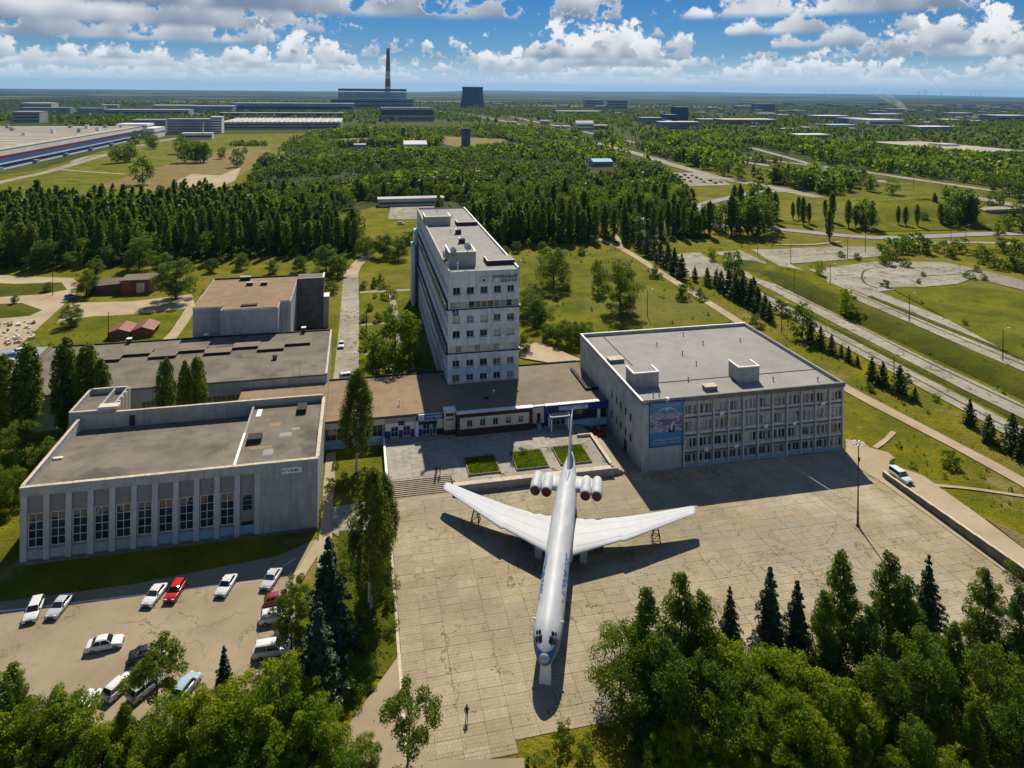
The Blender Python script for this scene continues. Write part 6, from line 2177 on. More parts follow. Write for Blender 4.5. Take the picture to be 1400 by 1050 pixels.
GL = 'lamp posts over the disused roads'
for x, y in ((1036, 350), (1081, 361), (1085.6, 401), (1068.6, 455), (981, 396), (1158.6, 354), (1135, 394), (1243, 440), (1371, 494), (1222, 535), (1320.6, 333), (1300, 335), (885, 434), (1183, 345)):
    q = P(x, y)
    lamp_post(q[0], q[1], 9.0, 'slim lamp post standing among the disused concrete roads', GL, m='steel_dark')
GB = 'lamp posts along the boulevard'
for x, y in ((1249, 258), (1100, 262), (1020, 243), (950, 226), (1345, 288), (880, 204), (1180, 246)):
    q = P(x, y)
    lamp_post(q[0], q[1], 11, 'tall lamp post on the edge of the distant boulevard', GB, m='steel_dark')
q = P(504, 825)
lamp_post(q[0], q[1], 12.5, 'white lamp post among the trees beside the plaza kerb', None, m='coping_white')
for x, y, h, lab in ((148, 466, 8.5, 'dark pole beside the twin timber sheds'), (72, 404, 9, 'dark pole at the edge of the dirt yard'), (501, 458, 8, 'dark pole in the garden strip beside the tower'), (30, 545, 7, 'thin pole by the workshop end')):
    q = P(x, y)
    lamp_post(q[0], q[1], h, lab, None, arm=False, name='utility_pole', m='steel_dark')
# rubble dumped at the edge of the dirt yard
rb_ = random.Random(4)
for k in range(46):
    q = P(rb_.uniform(-5, 46), 0 + rb_.uniform(440, 472))
    s_ = rb_.uniform(.25, .85)
    a = [rb_.uniform(.7, 1.2) for _ in range(8)]
    V = [(sx * s_ * a[i] * .8, sy * s_ * a[-i - 1] * .6, (sz + .6) * s_ * .45 * a[i]) for i, (sx, sy, sz) in enumerate([(-1, -1, -1), (1, -1, -1), (1, 1, -1), (-1, 1, -1), (-1, -1, 1), (1, -1, 1), (1, 1, 1), (-1, 1, 1)])]
    o = MB().add(V, [(3, 2, 1, 0), (4, 5, 6, 7), (0, 1, 5, 4), (1, 2, 6, 5), (2, 3, 7, 6), (3, 0, 4, 7)]).build('rubble_block', M[rb_.choice(['coping', 'concrete', 'coping', 'wall_panel', 'coping_white'])], None, (q[0], q[1], .2), rb_.uniform(0, 6))
    tag(o, 'broken concrete lump in the rubble heap beside the dirt yard', 'rubble', 'rubble lumps by the dirt yard')
q = P(480, 430)
# iron container by the access road
ct = empty('metal_container', (-3.9, 174.5, 0), 0, 'dark metal container against the workshop end wall', 'container')
MB().box(-.8, .8, -2.2, 2.2, 0, 2.1).build('body', M['steel_dark'], ct)
MB().box(-.85, .85, -2.25, 2.25, 2.102, 2.2).build('lid', M['frame_grey'], ct)
# ================================================================== distant buildings
M['far_white'] = mat('far_white', (.74, .75, .76), .8, .08, .05)
M['far_grey'] = mat('far_grey', (.36, .38, .41), .85, .15, .05, streak=.2)
M['far_pale'] = mat('far_pale', (.46, .46, .45), .85, .12, .05, streak=.2)
M['far_blue'] = mat('far_blue', (.24, .31, .39), .7, .2, .03, streak=.3)
M['far_deep_blue'] = mat('far_deep_blue', (.015, .06, .22), .5, .15, .03)
M['far_dark'] = mat('far_dark', (.10, .11, .12), .85, .2, .05)
M['far_brown'] = mat('far_brown', (.30, .23, .16), .9, .15, .05)
M['factory_roof'] = mat('factory_roof', (.40, .36, .29), .95, .15, .03, stain=(.38, .33, .25), stain_amt=.5)
M['stripe_red'] = mat('stripe_red', (.22, .025, .03), .6, .1, .1)
M['stripe_blue'] = mat('stripe_blue', (.05, .13, .36), .6, .1, .1)
M['chimney_white'] = mat('chimney_white', (.6, .6, .6), .8, .08, .05)
M['chimney_red'] = mat('chimney_red', (.30, .06, .05), .8, .1, .05)
M['concrete_far'] = mat('concrete_far', (.10, .135, .19), .9, .12, .03, streak=.3)


def far_block(name, label, x0, x1, yb, yt, depth, wall, roof, rows=2, cols=0, cat='building', win='far_dark', group=None, roof_h=0.0, strip_w=True):
    """block on the plain: its base line runs from pixel x0 to x1 at height yb, its eaves show at yt"""
    a = P(x0, yb)
    d0 = ray(x1, yb)
    x_end = PY(x1, yb, a[1])[0]
    zt = PY(x0, yt, a[1])[1]
    W = x_end - a[0]
    AVOID.append((a[0] - 6 - .01 * a[1], x_end + 6, a[1] - max(10, .03 * a[1]), a[1] + depth + 8))
    e = empty(name, (a[0], a[1], 0), 0, label, cat, group)
    MB().box(0, W, 0, depth, 0, zt).build('wall', M[wall], e)
    MB().box(-.4, W + .4, -.4, depth + .4, zt + .01, zt + .6 + roof_h * 0).build('roof', M[roof], e)
    if roof_h:
        MB().add([(0, 0, zt + .6), (W, 0, zt + .6), (W, depth, zt + .6), (0, depth, zt + .6), (0, depth / 2, zt + .6 + roof_h), (W, depth / 2, zt + .6 + roof_h)],
                 [(0, 1, 5, 4), (2, 3, 4, 5), (1, 2, 5), (3, 0, 4)]).build('roof_ridge', M[roof], e)
    if rows:
        fh = zt / (rows + .35)
        px_w = FPX / a[1]
        for r in range(rows):
            z0 = fh * (r + .45)
            if cols and W / cols * px_w * .8 > 5:
                bw_ = W / cols
                me = MB().box(-bw_ * .3, bw_ * .3, -.12, -.01, 0, fh * .5).mesh('window', M[win])
                for c in range(cols):
                    link('window', me, e, (bw_ * (c + .5), 0, z0))
            else:
                MB().box(W * .02, W * .98, -.15, -.01, z0, z0 + fh * .42).build('window_band', M[win], e)
    return e, a, W, zt


# striped assembly factory
fy0, fy1 = None, None
pA, pB = P(0, 236.5), P(186, 189.5)
FX = (pA[0] + pB[0]) / 2
fac = empty('assembly_factory', (FX, 640, 0), 0, 'vast factory with tan roof and white, red and blue striped side wall', 'building')
FB0, FB1 = 440 - 640, pB[1] - 640
fl_ = [(0, 1.4, 'sign_white'), (1.4, 5.0, 'far_deep_blue'), (5.0, 6.3, 'sign_white'), (6.3, 10.2, 'stripe_blue'), (10.2, 12.8, 'stripe_red'), (12.8, 17.2, 'far_white'), (17.2, 18.0, 'far_dark')]
for z0, z1, m_ in fl_:
    pr = .25 if m_ == 'sign_white' else (-.3 if m_ == 'far_deep_blue' else 0)
    MB().box(-60, pr, FB0, FB1 + pr, z0, z1 - .004).build('wall_stripe', M[m_], fac)
MB().box(-420, -60.1, FB0, FB1, 0, 17.4).build('body', M['far_pale'], fac)
MB().box(-420, -.4, FB0 + .4, FB1 - .4, 18.0, 18.3).build('roof', M['factory_roof'], fac)
AVOID.append((FX - 420, FX + 14, 640 + FB0, 640 + FB1 + 10))
rgf = random.Random(2)
for k in range(9):
    y = FB0 + (FB1 - FB0) * (k + .6) / 9.5
    MB().box(.26, 3.5, y - 3, y + 3, 0, 3.2).build('loading_bay', M['far_blue'], fac)
for k in range(60):
    x, y = rgf.uniform(-240, -8), rgf.uniform(FB0 + 60, FB1 - 10)
    h = rgf.uniform(3.0, 6.0)
    w = rgf.uniform(2.0, 4.5)
    o = MB().box(x, x + w, y, y + w, 18.302, 18.3 + h).build('roof_ventilator', M[rgf.choice(['far_white', 'far_blue', 'far_white', 'far_grey'])], fac)
for k in range(26):
    y = FB0 + 20 + k * (FB1 - FB0 - 30) / 26
    MB().box(-300, -12, y, y + 3.2, 18.302, 18.75).build('roof_light', M['far_pale'] if k % 2 else M['factory_roof'], fac)
MB().box(-60, 16, FB1 + .5, FB1 + 60, 0, 15).build('end_block', M['far_white'], fac)
MB().box(-60, 16.3, FB1 + .4, FB1 + 60, 7.5, 9).build('end_stripe', M['stripe_blue'], fac)
MB().box(-38, 4, FB1 + 8, FB1 + 45, 15.01, 21).build('roof_plant', M['far_white'], fac)
MB().box(-38.2, 4.2, FB1 + 7.8, FB1 + 45.2, 16.5, 18).build('roof_stripe', M['stripe_blue'], fac)

fbk = far_block
fbk('office_building', 'grey two-storey office behind the striped factory, at the plain end of its roof', 17, 54, 168, 153, 40, 'far_grey', 'far_pale', 3, 12)
fbk('warehouse', 'white-roofed shed beyond the grey two-storey office', 27, 70, 150, 141, 60, 'far_pale', 'far_white', 1)
fbk('warehouse', 'long blue shed behind the white-roofed shed', 25, 96, 155, 147, 40, 'far_blue', 'far_grey', 0)
fbk('warehouse', 'small flat white-roofed shed alone among distant trees beyond the blue sheds', 137, 160, 147, 143.5, 40, 'far_blue', 'far_white', 0)
fbk('warehouse', 'low blue-grey shed between the distant trees and the grey laboratories', 106, 142, 156, 148, 30, 'far_blue', 'far_pale', 0)
fbk('laboratory', 'long grey laboratory block with many windows behind the striped factory end', 180, 226, 182, 164, 30, 'far_grey', 'far_grey', 4, 14)
fbk('laboratory', 'long grey block ending in a pale balcony gable', 228, 288, 183, 163, 26, 'far_grey', 'far_grey', 5, 16)
e, a, W_, zt = fbk('balcony_block', 'pale block with stacked white balconies at the end of the grey laboratories', 288, 303, 182.5, 160, 22, 'far_white', 'far_white', 6)
fbk('workshop_hall', 'flat dark-roofed range between the grey laboratories and the blue halls', 140, 258, 158, 150, 60, 'far_grey', 'far_grey', 1, 20)
fbk('workshop_hall', 'pale-roofed range far behind the dark-roofed range', 208, 262, 149, 144, 60, 'far_grey', 'far_white', 0)
e, a, W_, zt = fbk('boiler_house', 'small white boiler house with a thin chimney on the meadow', 248, 290, 190.5, 182.5, 14, 'far_white', 'far_white', 1, 8)
MB().tube((W_ * .68, 5, 0), (W_ * .68, 5, 26), .9, .7, 10).build('chimney', M['chimney_white'], e)
e, a, W_, zt = fbk('sawtooth_hall', 'very long low hall with a light sawtooth roof at the edge of the meadow', 303, 466, 177, 167.5, 190, 'far_grey', 'far_pale', 2, 30)
for k in range(26):
    x = W_ * (k + .2) / 26
    w = W_ / 26 * .55
    MB().add([(x, 4, zt + .61), (x + w, 4, zt + .61), (x + w, 180, zt + .61), (x, 180, zt + .61), (x, 4, zt + 2.2), (x, 180, zt + 2.2)], [(0, 1, 4), (2, 3, 5), (1, 2, 5, 4), (3, 0, 4, 5)]).build('sawtooth', M['far_grey'] if k % 2 else M['far_pale'], e)
fbk('factory_hall', 'long blue hall behind the sawtooth hall', 318, 484, 153, 141, 90, 'far_blue', 'far_blue', 1)
fbk('factory_hall', 'blue hall with a pale stepped roof beside the long blue hall', 262, 318, 154, 145, 70, 'far_blue', 'far_pale', 0)
fbk('factory_hall', 'low dark hall strip between the sawtooth hall and the long blue hall', 300, 470, 160, 154.5, 40, 'far_dark', 'far_grey', 0)
# power station, chimney, cooling tower
e, a, W_, zt = fbk('power_station', 'long blue power station with a stepped turbine hall at the foot of the striped chimney', 452, 566, 148, 134.5, 60, 'far_blue', 'far_pale', 2)
MB().box(W_ * .08, W_ * .92, 60.5, 130, 0, PY(460, 125.5, a[1] + 60)[1]).build('boiler_hall', M['far_blue'], e)
MB().box(W_ * .08, W_ * .92, 60.2, 60.45, 70, 80).build('window_band', M['far_dark'], e)
q = P(530, 141)
zt = PY(530, 66, q[1])[1]
ch = empty('striped_chimney', (q[0], q[1], 0), 0, 'very tall red and white striped chimney of the power station', 'chimney')
N = 7
seg = [0, .18, .30, .44, .58, .72, .86, 1.0]
for k in range(N):
    r0, r1 = 19 - 10 * seg[k], 19 - 10 * seg[k + 1]
    MB().tube((0, 0, zt * seg[k]), (0, 0, zt * seg[k + 1]), r0, r1, 20, cap=(k == N - 1)).build('stripe', M['chimney_red'] if k % 2 == 0 or k > 3 else M['chimney_white'], ch, smooth=False)
q = P(646, 146.5)
zt = PY(646, 118.8, q[1])[1]
sc = q[1] / FPX
ctw = empty('cooling_tower', (q[0], q[1], 0), 0, 'wide grey cooling tower standing above the distant trees', 'cooling tower')
rr = []
for u, w in ((0, 17.8), (.12, 17.0), (.3, 15.9), (.5, 15.0), (.7, 14.35), (.88, 14.2), (1, 14.5)):
    rr.append([(w * sc * math.cos(2 * math.pi * k / 32), w * sc * math.sin(2 * math.pi * k / 32), zt * u) for k in range(32)])
MB().ring_loft(rr, cap=False).build('shell', M['concrete_far'], ctw, smooth=True)
MB().tube((0, 0, zt - 1.5), (0, 0, zt + .5), 14.6 * sc, 14.6 * sc, 32, cap=False).build('rim', M['far_pale'], ctw)
MB().tube((0, 0, zt * .8 - .5), (0, 0, zt * .8), 13.9 * sc, 13.9 * sc, 32).build('inner_floor', M['far_dark'], ctw)
e, a, W_, zt = fbk('factory_hall', 'dark ribbed hall with a blue front in the woods below the power station', 522, 594, 166, 158, 20, 'far_blue', 'far_dark', 1)
MB().box(0, W_, 20.5, 120, 0, zt + 14).build('rear_hall', M['far_dark'], e)
for k in range(16):
    MB().box(W_ * (k + .2) / 16, W_ * (k + .6) / 16, 22, 118, zt + 14.01, zt + 18).build('roof_rib', M['far_grey'], e)
e, a, W_, zt = fbk('ruined_shed', 'pale derelict shed with a patched roof in the young wood', 552, 584, 205, 198, 22, 'far_pale', 'far_white', 1, 5, roof_h=4)
fbk('concrete_pylon', 'thin grey concrete pylon beside the derelict shed', 548.5, 553.5, 196, 175, 6, 'concrete_far', 'concrete_far', 0, cat='pylon')
fbk('concrete_pylon', 'broad grey concrete pylon standing over the bare ground in the wood', 632, 643, 200, 176, 9, 'concrete_far', 'concrete_far', 0, cat='pylon')
fbk('shed', 'small pale blue shed at the edge of the little meadow in the wood', 484, 500, 205, 198, 10, 'far_blue', 'far_white', 0)
fbk('garage_row', 'long low pale garage row behind the poplar belt near the tower', 517, 607, 283, 273.5, 9, 'far_pale', 'far_pale', 1, 18)
fbk('garage_row', 'low white building glimpsed through poplars right of the tower', 868, 890, 312, 304, 10, 'far_white', 'far_white', 1, 4)
# right side
e, a, W_, zt = fbk('blue_tower', 'dark blue glazed tower block rising over the wood along the boulevard', 926, 941, 164, 146.5, 40, 'far_deep_blue', 'far_deep_blue', 5, win='far_dark')
fbk('blue_annex', 'dark blue block at the foot of the blue glazed tower', 912, 927, 166, 157, 40, 'far_deep_blue', 'far_deep_blue', 2)
fbk('blue_annex', 'long light blue office range before the blue glazed tower', 905, 956, 178, 167, 30, 'far_blue', 'far_white', 3)
fbk('blue_annex', 'low pale blue range running off behind the boulevard trees', 878, 906, 170, 161, 30, 'far_blue', 'far_pale', 2)
fbk('slab_block', 'pale distant slab block near the horizon behind the boulevard', 800, 824, 147, 136.5, 30, 'far_pale', 'far_grey', 3)
fbk('slab_block', 'grey distant slab block beside the pale one', 830, 858, 149, 137, 30, 'far_grey', 'far_grey', 3)
fbk('warehouse', 'long white-roofed store in front of the distant slab blocks', 762, 822, 156, 152, 40, 'far_blue', 'far_white', 0)
fbk('warehouse', 'small white-roofed store in front of the distant grey slab block', 815, 842, 149, 145, 30, 'far_blue', 'far_white', 0)
fbk('row_house', 'white gabled building beside the tree-lined boulevard', 788, 812, 179, 169, 16, 'far_white', 'far_white', 2, 6, roof_h=5)
fbk('shop', 'flat brown-walled shop beside the white gabled building', 812, 832, 177, 171.5, 18, 'far_brown', 'far_white', 1)
fbk('pavilion', 'pavilion with a blue sheet roof in a clearing of the wood', 811, 838, 228, 222, 15, 'far_blue', 'light_blue', 1, 6, roof_h=2.5)
fbk('shop', 'white-roofed low building behind dense boulevard trees', 958, 980, 168, 163, 30, 'far_blue', 'far_white', 0)
fbk('warehouse', 'long pale-roofed brick warehouse beyond the dense boulevard trees', 990, 1062, 171, 163.5, 50, 'far_brown', 'far_white', 1)
fbk('warehouse', 'white-roofed store beyond the long pale-roofed warehouse', 1038, 1062, 159, 155, 30, 'far_grey', 'far_white', 0)
fbk('slab_block', 'dark blue slab block on the rim of the stubble field', 1034, 1060, 152, 142, 40, 'far_blue', 'far_blue', 3)
fbk('warehouse', 'teal-roofed shed in the woods below the white works', 1136, 1172, 176, 171, 40, 'far_pale', 'light_blue', 0)
fbk('works', 'dark-roofed works building beside the largest white hall', 1120, 1162, 165, 158.5, 60, 'far_grey', 'far_white', 1)
fbk('works', 'largest white hall in the industrial area under the smoke', 1188, 1236, 172, 164, 70, 'far_white', 'far_white', 1)
fbk('works', 'grey hall behind the largest white hall', 1198, 1236, 160, 156, 50, 'far_grey', 'far_white', 0)
fbk('works', 'pale blue hall on the near side of the white works', 1160, 1190, 170, 162, 50, 'far_blue', 'far_pale', 1)
fbk('warehouse', 'long blue-fronted warehouse right of the white works', 1258, 1302, 180, 173.5, 40, 'far_blue', 'far_white', 0)
fbk('warehouse', 'small white warehouse beyond the long blue-fronted one', 1294, 1314, 167, 163.5, 40, 'far_grey', 'far_white', 0)
fbk('warehouse', 'pale low store half hidden by the wood on the near side of the works', 1092, 1136, 190, 184.5, 30, 'far_pale', 'far_white', 1)
fbk('depot', 'white depot office beside the broad brown yard roof', 1291, 1312, 206, 198, 26, 'far_white', 'far_pale', 2)
fbk('depot', 'broad flat brown-roofed depot', 1325, 1405, 214, 208, 170, 'far_pale', 'factory_roof', 1)
fbk('works', 'pale works with blue front at the far edge of the town', 1364, 1410, 166, 158, 60, 'far_blue', 'far_white', 1)
fbk('works', 'small white sheds beyond the stubble field road', 1300, 1330, 158, 154.5, 40, 'far_grey', 'far_white', 0)
fbk('works', 'white shed at the foot of the smoke column', 1216, 1244, 152.5, 149, 40, 'far_grey', 'far_white', 0)
fbk('works', 'low shed with a white roof beyond the dark blue slab block', 1008, 1030, 148.5, 145, 40, 'far_grey', 'far_white', 0)
fbk('shop', 'white-walled shop glimpsed between boulevard poplars on the near carriageway', 740, 752, 171, 165, 15, 'far_white', 'far_white', 1)
rgw = random.Random(21)
for k in range(120):
    x = rgw.choice([rgw.uniform(0, 330), rgw.uniform(660, 1390), rgw.uniform(880, 1390), rgw.uniform(880, 1390)])
    y = 139 + 36 * rgw.random() ** 1.7 + .004 * x
    w = rgw.uniform(4, 16)
    if x < 330 and y > 158:
        continue
    fbk('far_house', 'small white-roofed house among the trees of the far suburbs', x, x + w, y, y - rgw.uniform(1.8, 3.4), 16, rgw.choice(['far_pale', 'far_blue', 'far_grey']), rgw.choice(['far_white', 'far_white', 'far_pale']), 0, group='houses of the far suburbs')
# wind turbines on the skyline
for k, (x, y) in enumerate(((1256, 127), (1265, 124.5), (1287, 127.5), (1327, 128), (1333, 125.5), (1340, 128), (1128, 124), (1140, 124.5))):
    d = 9000 + 350 * k
    dr = ray(x, 130)
    t = d / dr.y
    wx, wy_ = dr.x * t, dr.y * t
    zt = CAMH + ray(x, y).z * (d / ray(x, y).y)
    zt = max(60, zt)
    tb = empty('wind_turbine', (wx, wy_, 0), 0, 'thin wind turbine on the far skyline', 'wind turbine', 'wind turbines on the skyline')
    MB().tube((0, 0, 0), (0, 0, zt), 3.2, 1.8, 8).build('tower', M['far_grey'], tb)
    MB().box(-2.5, 2.5, -6, 6, zt, zt + 4).build('nacelle', M['far_grey'], tb)
    for j in range(3):
        a = 2 * math.pi * j / 3 + k
        MB().tube((0, -6.5, zt + 2), (45 * math.sin(a), -6.5, zt + 2 + 45 * math.cos(a)), 1.6, .4, 6).build('blade', M['far_grey'], tb)
# smoke over the white works
def smoke():
    m, t, b = new_mat('smoke')
    t.n.clear()
    out = t.node('ShaderNodeOutputMaterial')
    v = t.node('ShaderNodeVolumePrincipled')
    v.inputs['Color'].default_value = (.95, .95, .95, 1)
    pos = t.node('ShaderNodeNewGeometry').outputs['Position']
    t.l.new(t.math('MULTIPLY', t.sstep(t.noise(pos, .02, 4.0, .6), .46, .72), .05), v.inputs['Density'])
    t.l.new(v.outputs[0], out.inputs['Volume'])
    x0, y0 = P(1236, 152)
    rr = []
    for u, r_, dx in ((0, 6, 0), (.15, 20, -12), (.35, 34, -45), (.6, 42, -90), (.85, 40, -125), (1, 8, -140)):
        rr.append([(dx + r_ * math.cos(2 * math.pi * k / 14), r_ * math.sin(2 * math.pi * k / 14), 4 + 95 * u + .25 * r_ * math.sin(2 * math.pi * k / 14)) for k in range(14)])
    o = MB().ring_loft(rr).build('smoke', m, None, (x0, y0, 0))
    tag(o, 'pale smoke drifting up from a shed of the far works', 'smoke', kind='stuff')


smoke()
# far ridge on the right skyline
V, Fc = [], []
for i in range(41):
    u = i / 40
    x, y = 2500 + 30000 * u, 34000 - 2500 * u
    h = 95 * math.sin(math.pi * min(1, u * 1.3 + .08)) ** .6 if u < .72 else 95 * math.sin(math.pi * .98) ** .6
    h = 70 + 50 * math.sin(3.2 * u + .3) + 12 * math.sin(17 * u)
    h *= min(1, u * 9)
    V += [(x, y - 2500, -5), (x, y, max(1, h)), (x, y + 3500, -5)]
for i in range(40):
    b = i * 3
    Fc += [(b, b + 3, b + 4, b + 1), (b + 1, b + 4, b + 5, b + 2)]
o = link('hills', npmesh('hills', V, Fc, [M['meadow']], smooth=True))
o['kind'] = 'structure'
# road bridge at the right edge
bx, by = P(1352, 300)
bg = Bld('road_bridge', 'low concrete road bridge abutment beside the grass mound', 'bridge', (bx, by, 0))
bg.box('abutment', M['concrete_dark'], bx, bx + 60, by, by + 12, 0, 5.0)
bg.box('parapet', M['far_pale'], bx - 2, bx + 60, by - .5, by + .1, 5.01, 6.0)
bg.box('deck', M['road'], bx - 2, bx + 60, by + .11, by + 12, 5.01, 5.3)
# ================================================================== trees
def leaf_cloud(C, Nrm, size, rng, aspect=1.0, droop=0.0):
    """small four-cornered leaf sprays centred at C, facing roughly along Nrm"""
    n = len(C)
    Nrm = Nrm / np.maximum(np.linalg.norm(Nrm, axis=1, keepdims=True), 1e-6)
    r = rng.normal(size=(n, 3))
    if droop:
        r[:, 2] -= droop
    T = r - Nrm * (r * Nrm).sum(1, keepdims=True)
    T /= np.maximum(np.linalg.norm(T, axis=1, keepdims=True), 1e-6)
    B = np.cross(Nrm, T)
    s = (size * rng.uniform(.6, 1.35, n))[:, None] * .5
    sk = rng.uniform(-.5, .5, (n, 1))
    bend = Nrm * s * .35
    V = np.stack([C - T * s * aspect - bend, C + B * s * .8 + T * s * sk, C + T * s * aspect - bend, C - B * s * .8 + T * s * sk], 1)
    return V.reshape(-1, 3), np.arange(n * 4).reshape(-1, 4)


def lobes_crown(rng, n, zb, H, Rx, nl, shape, leaf, lr=(.28, .42), up=.25, gap=.78, aspect=1.0):
    """crown of leafy lobes.  shape(u) gives the outline radius 0..1 at height u 0..1"""
    cz = .04 + .93 * (rng.permutation(nl) + rng.uniform(0, 1, nl)) / nl
    an = np.arange(nl) * 2.39996 + rng.uniform(-.5, .5, nl)
    rad = np.array([shape(u) for u in cz]) * Rx
    q = rng.uniform(.15, .9, nl) ** .7
    L = np.stack([rad * q * np.cos(an), rad * q * np.sin(an), zb + cz * (H - zb)], 1)
    LR = rng.uniform(lr[0], lr[1], nl) * Rx * (.35 + .65 * (rad / Rx))
    top = np.array([[0, 0, zb + .97 * (H - zb)]])
    p = LR ** 2 / (LR ** 2).sum()
    idx = rng.choice(nl, n, p=p)
    d = rng.normal(size=(n, 3))
    d[:, 2] += up
    d /= np.linalg.norm(d, axis=1, keepdims=True)
    rr = rng.uniform(.45, 1.0, n) ** .6 * rng.uniform(.85, 1.2, n)
    rr = np.where(rng.random(n) < .10, rr * rng.uniform(1.1, 1.5, n), rr)
    C = L[idx] + d * (LR[idx] * rr)[:, None] * np.array([1, 1, .85])
    # open the inside of overlapping lobes
    keep = np.ones(n, bool)
    for k in range(nl):
        dd = np.linalg.norm((C - L[k]) / LR[k], axis=1)
        keep &= ~((dd < gap * .8) & (idx != k) & (rng.random(n) < .85))
    keep &= C[:, 2] < H * 1.02
    C, d = C[keep], d[keep]
    return leaf_cloud(C, d + rng.normal(0, .55, C.shape), leaf, rng, aspect)


def broad_shape(u):
    return max(.12, math.sin(math.pi * min(1, .10 + .86 * u)) ** .55)


def poplar_shape(u):
    return max(.06, min(1, .58 + 2.0 * u) * (1 - u ** 3.2) ** .85)


def tall_shape(u):
    return max(.10, (1 - u) ** .62 * min(1, .55 + 2.2 * u))


def plume_crown(rng, n, zb, H, Rx, leaf):
    """column of steeply rising leafy branches"""
    nb = 64
    u = (np.arange(nb) + rng.uniform(0, 1, nb)) / nb
    a = np.arange(nb) * 2.39996 + rng.uniform(-.3, .3, nb)
    sh = np.array([poplar_shape(x) for x in u])
    L = (.10 + .16 * sh) * H * rng.uniform(.75, 1.15, nb)
    z0 = zb + (H - zb) * u * .86
    i = rng.choice(nb, n, p=(L / L.sum()))
    t = rng.uniform(0, 1, n)
    out = Rx * sh[i] * np.minimum(1, 1.7 * t) * rng.uniform(.8, 1.05, n)
    z = z0[i] + t * L[i]
    w = Rx * (.34 * np.sin(math.pi * np.clip(.12 + .86 * t, 0, 1)) + .05)
    C = np.stack([out * np.cos(a[i]), out * np.sin(a[i]), z], 1)
    d = rng.normal(size=(n, 3))
    d /= np.linalg.norm(d, axis=1, keepdims=True)
    C += d * w[:, None] * rng.uniform(.4, 1.05, n)[:, None] * np.array([1, 1, 1.3])
    C[:, 2] = np.minimum(C[:, 2], H * 1.01)
    N_ = np.stack([np.cos(a[i]), np.sin(a[i]), np.full(n, .4)], 1) * .7 + d
    return leaf_cloud(C, N_ + rng.normal(0, .4, C.shape), leaf, rng, 1.15)


def conifer(rng, n, zb, H, Rx, leaf, tiers=17, pine=False):
    C, N_ = [], []
    per = n // tiers
    for k in range(tiers):
        u = (k + rng.uniform(-.2, .2)) / tiers
        u = min(max(u, 0), .985)
        r = Rx * (1 - u) ** (.75 if pine else .92) * rng.uniform(.85, 1.12)
        nb = 7 if not pine else 6
        m = max(6, int(per * (1.65 * (1 - u) + .25)))
        br = rng.integers(0, nb, m)
        bl = rng.uniform(.62, 1.22, nb)[br]
        a = br * 2 * math.pi / nb + k * 1.1 + rng.normal(0, .12, m)
        t = rng.uniform(.12, 1.0, m) ** .75 * bl
        z = zb + (H - zb) * u + (r * t) * (-.32 if not pine else .12) + rng.normal(0, .10, m) * (H / 14)
        spread = rng.normal(0, .13, m) * r * (1.15 - t)
        C.append(np.stack([r * t * np.cos(a) - spread * np.sin(a), r * t * np.sin(a) + spread * np.cos(a), z], 1))
        N_.append(np.stack([.5 * np.cos(a), .5 * np.sin(a), np.full(m, .8)], 1))
    C = np.concatenate(C)
    N_ = np.concatenate(N_)
    return leaf_cloud(C, N_ + rng.normal(0, .45, C.shape), leaf, rng, 1.3)


def birch_crown(rng, n, zb, H, Rx, leaf):
    """hanging strands from rising branches"""
    ns = 150
    u = rng.uniform(.02, 1, ns) ** .85
    a = rng.uniform(0, 2 * math.pi, ns)
    rad = Rx * np.array([max(.12, math.sin(math.pi * min(1, .14 + .84 * x)) ** .7) for x in u])
    q = rng.uniform(.25, 1.0, ns) ** .6
    top = np.stack([rad * q * np.cos(a), rad * q * np.sin(a), zb + (H - zb) * (.12 + .88 * u)], 1)
    ln = rng.uniform(.10, .24, ns) * H * (.4 + q * .6)
    i = rng.integers(0, ns, n)
    t = rng.uniform(-.06, 1, n)
    C = top[i].copy()
    C[:, 2] -= t * ln[i]
    C[:, :2] += rng.normal(0, .22, (n, 2)) * (1 + .3 * t)[:, None] + .04 * C[:, :2] * t[:, None]
    N_ = np.stack([np.cos(a[i]), np.sin(a[i]), np.full(n, .35)], 1)
    return leaf_cloud(C, N_ + rng.normal(0, .6, C.shape), leaf, rng, 1.25, droop=1.0)


def trunk_mb(rg, H, r0, limbs, zb, reach, lean=.3, split=False):
    mb = MB()
    pts = [Vector((0, 0, -.15))]
    n = 6
    for k in range(1, n + 1):
        z = H * .92 * k / n
        pts.append(Vector((rg.uniform(-1, 1) * lean * k / n, rg.uniform(-1, 1) * lean * k / n, z)))
    for k in range(n):
        mb.tube(pts[k], pts[k + 1], r0 * (1 - k / n) ** .8 + .02, r0 * (1 - (k + 1) / n) ** .8 + .015, 7, cap=False)
    for k in range(limbs):
        u = .18 + .7 * k / limbs
        z = zb + (H - zb) * u * .75
        j = min(n - 1, int(z / (H * .92) * n))
        f = z / (H * .92) * n - j
        p = pts[j].lerp(pts[j + 1], min(1, f))
        a = k * 2.4 + rg.uniform(-.4, .4)
        L = reach * (1 - .6 * u) * rg.uniform(.6, .95)
        q = p + Vector((math.cos(a) * L, math.sin(a) * L, L * rg.uniform(.35, .9)))
        mid = p.lerp(q, .5) + Vector((0, 0, -.06 * L))
        rr = r0 * .38 * (1 - u * .6)
        mb.tube(p, mid, rr, rr * .65, 5, cap=False).tube(mid, q, rr * .65, .015, 5, cap=False)
    return mb


PROTO = {}


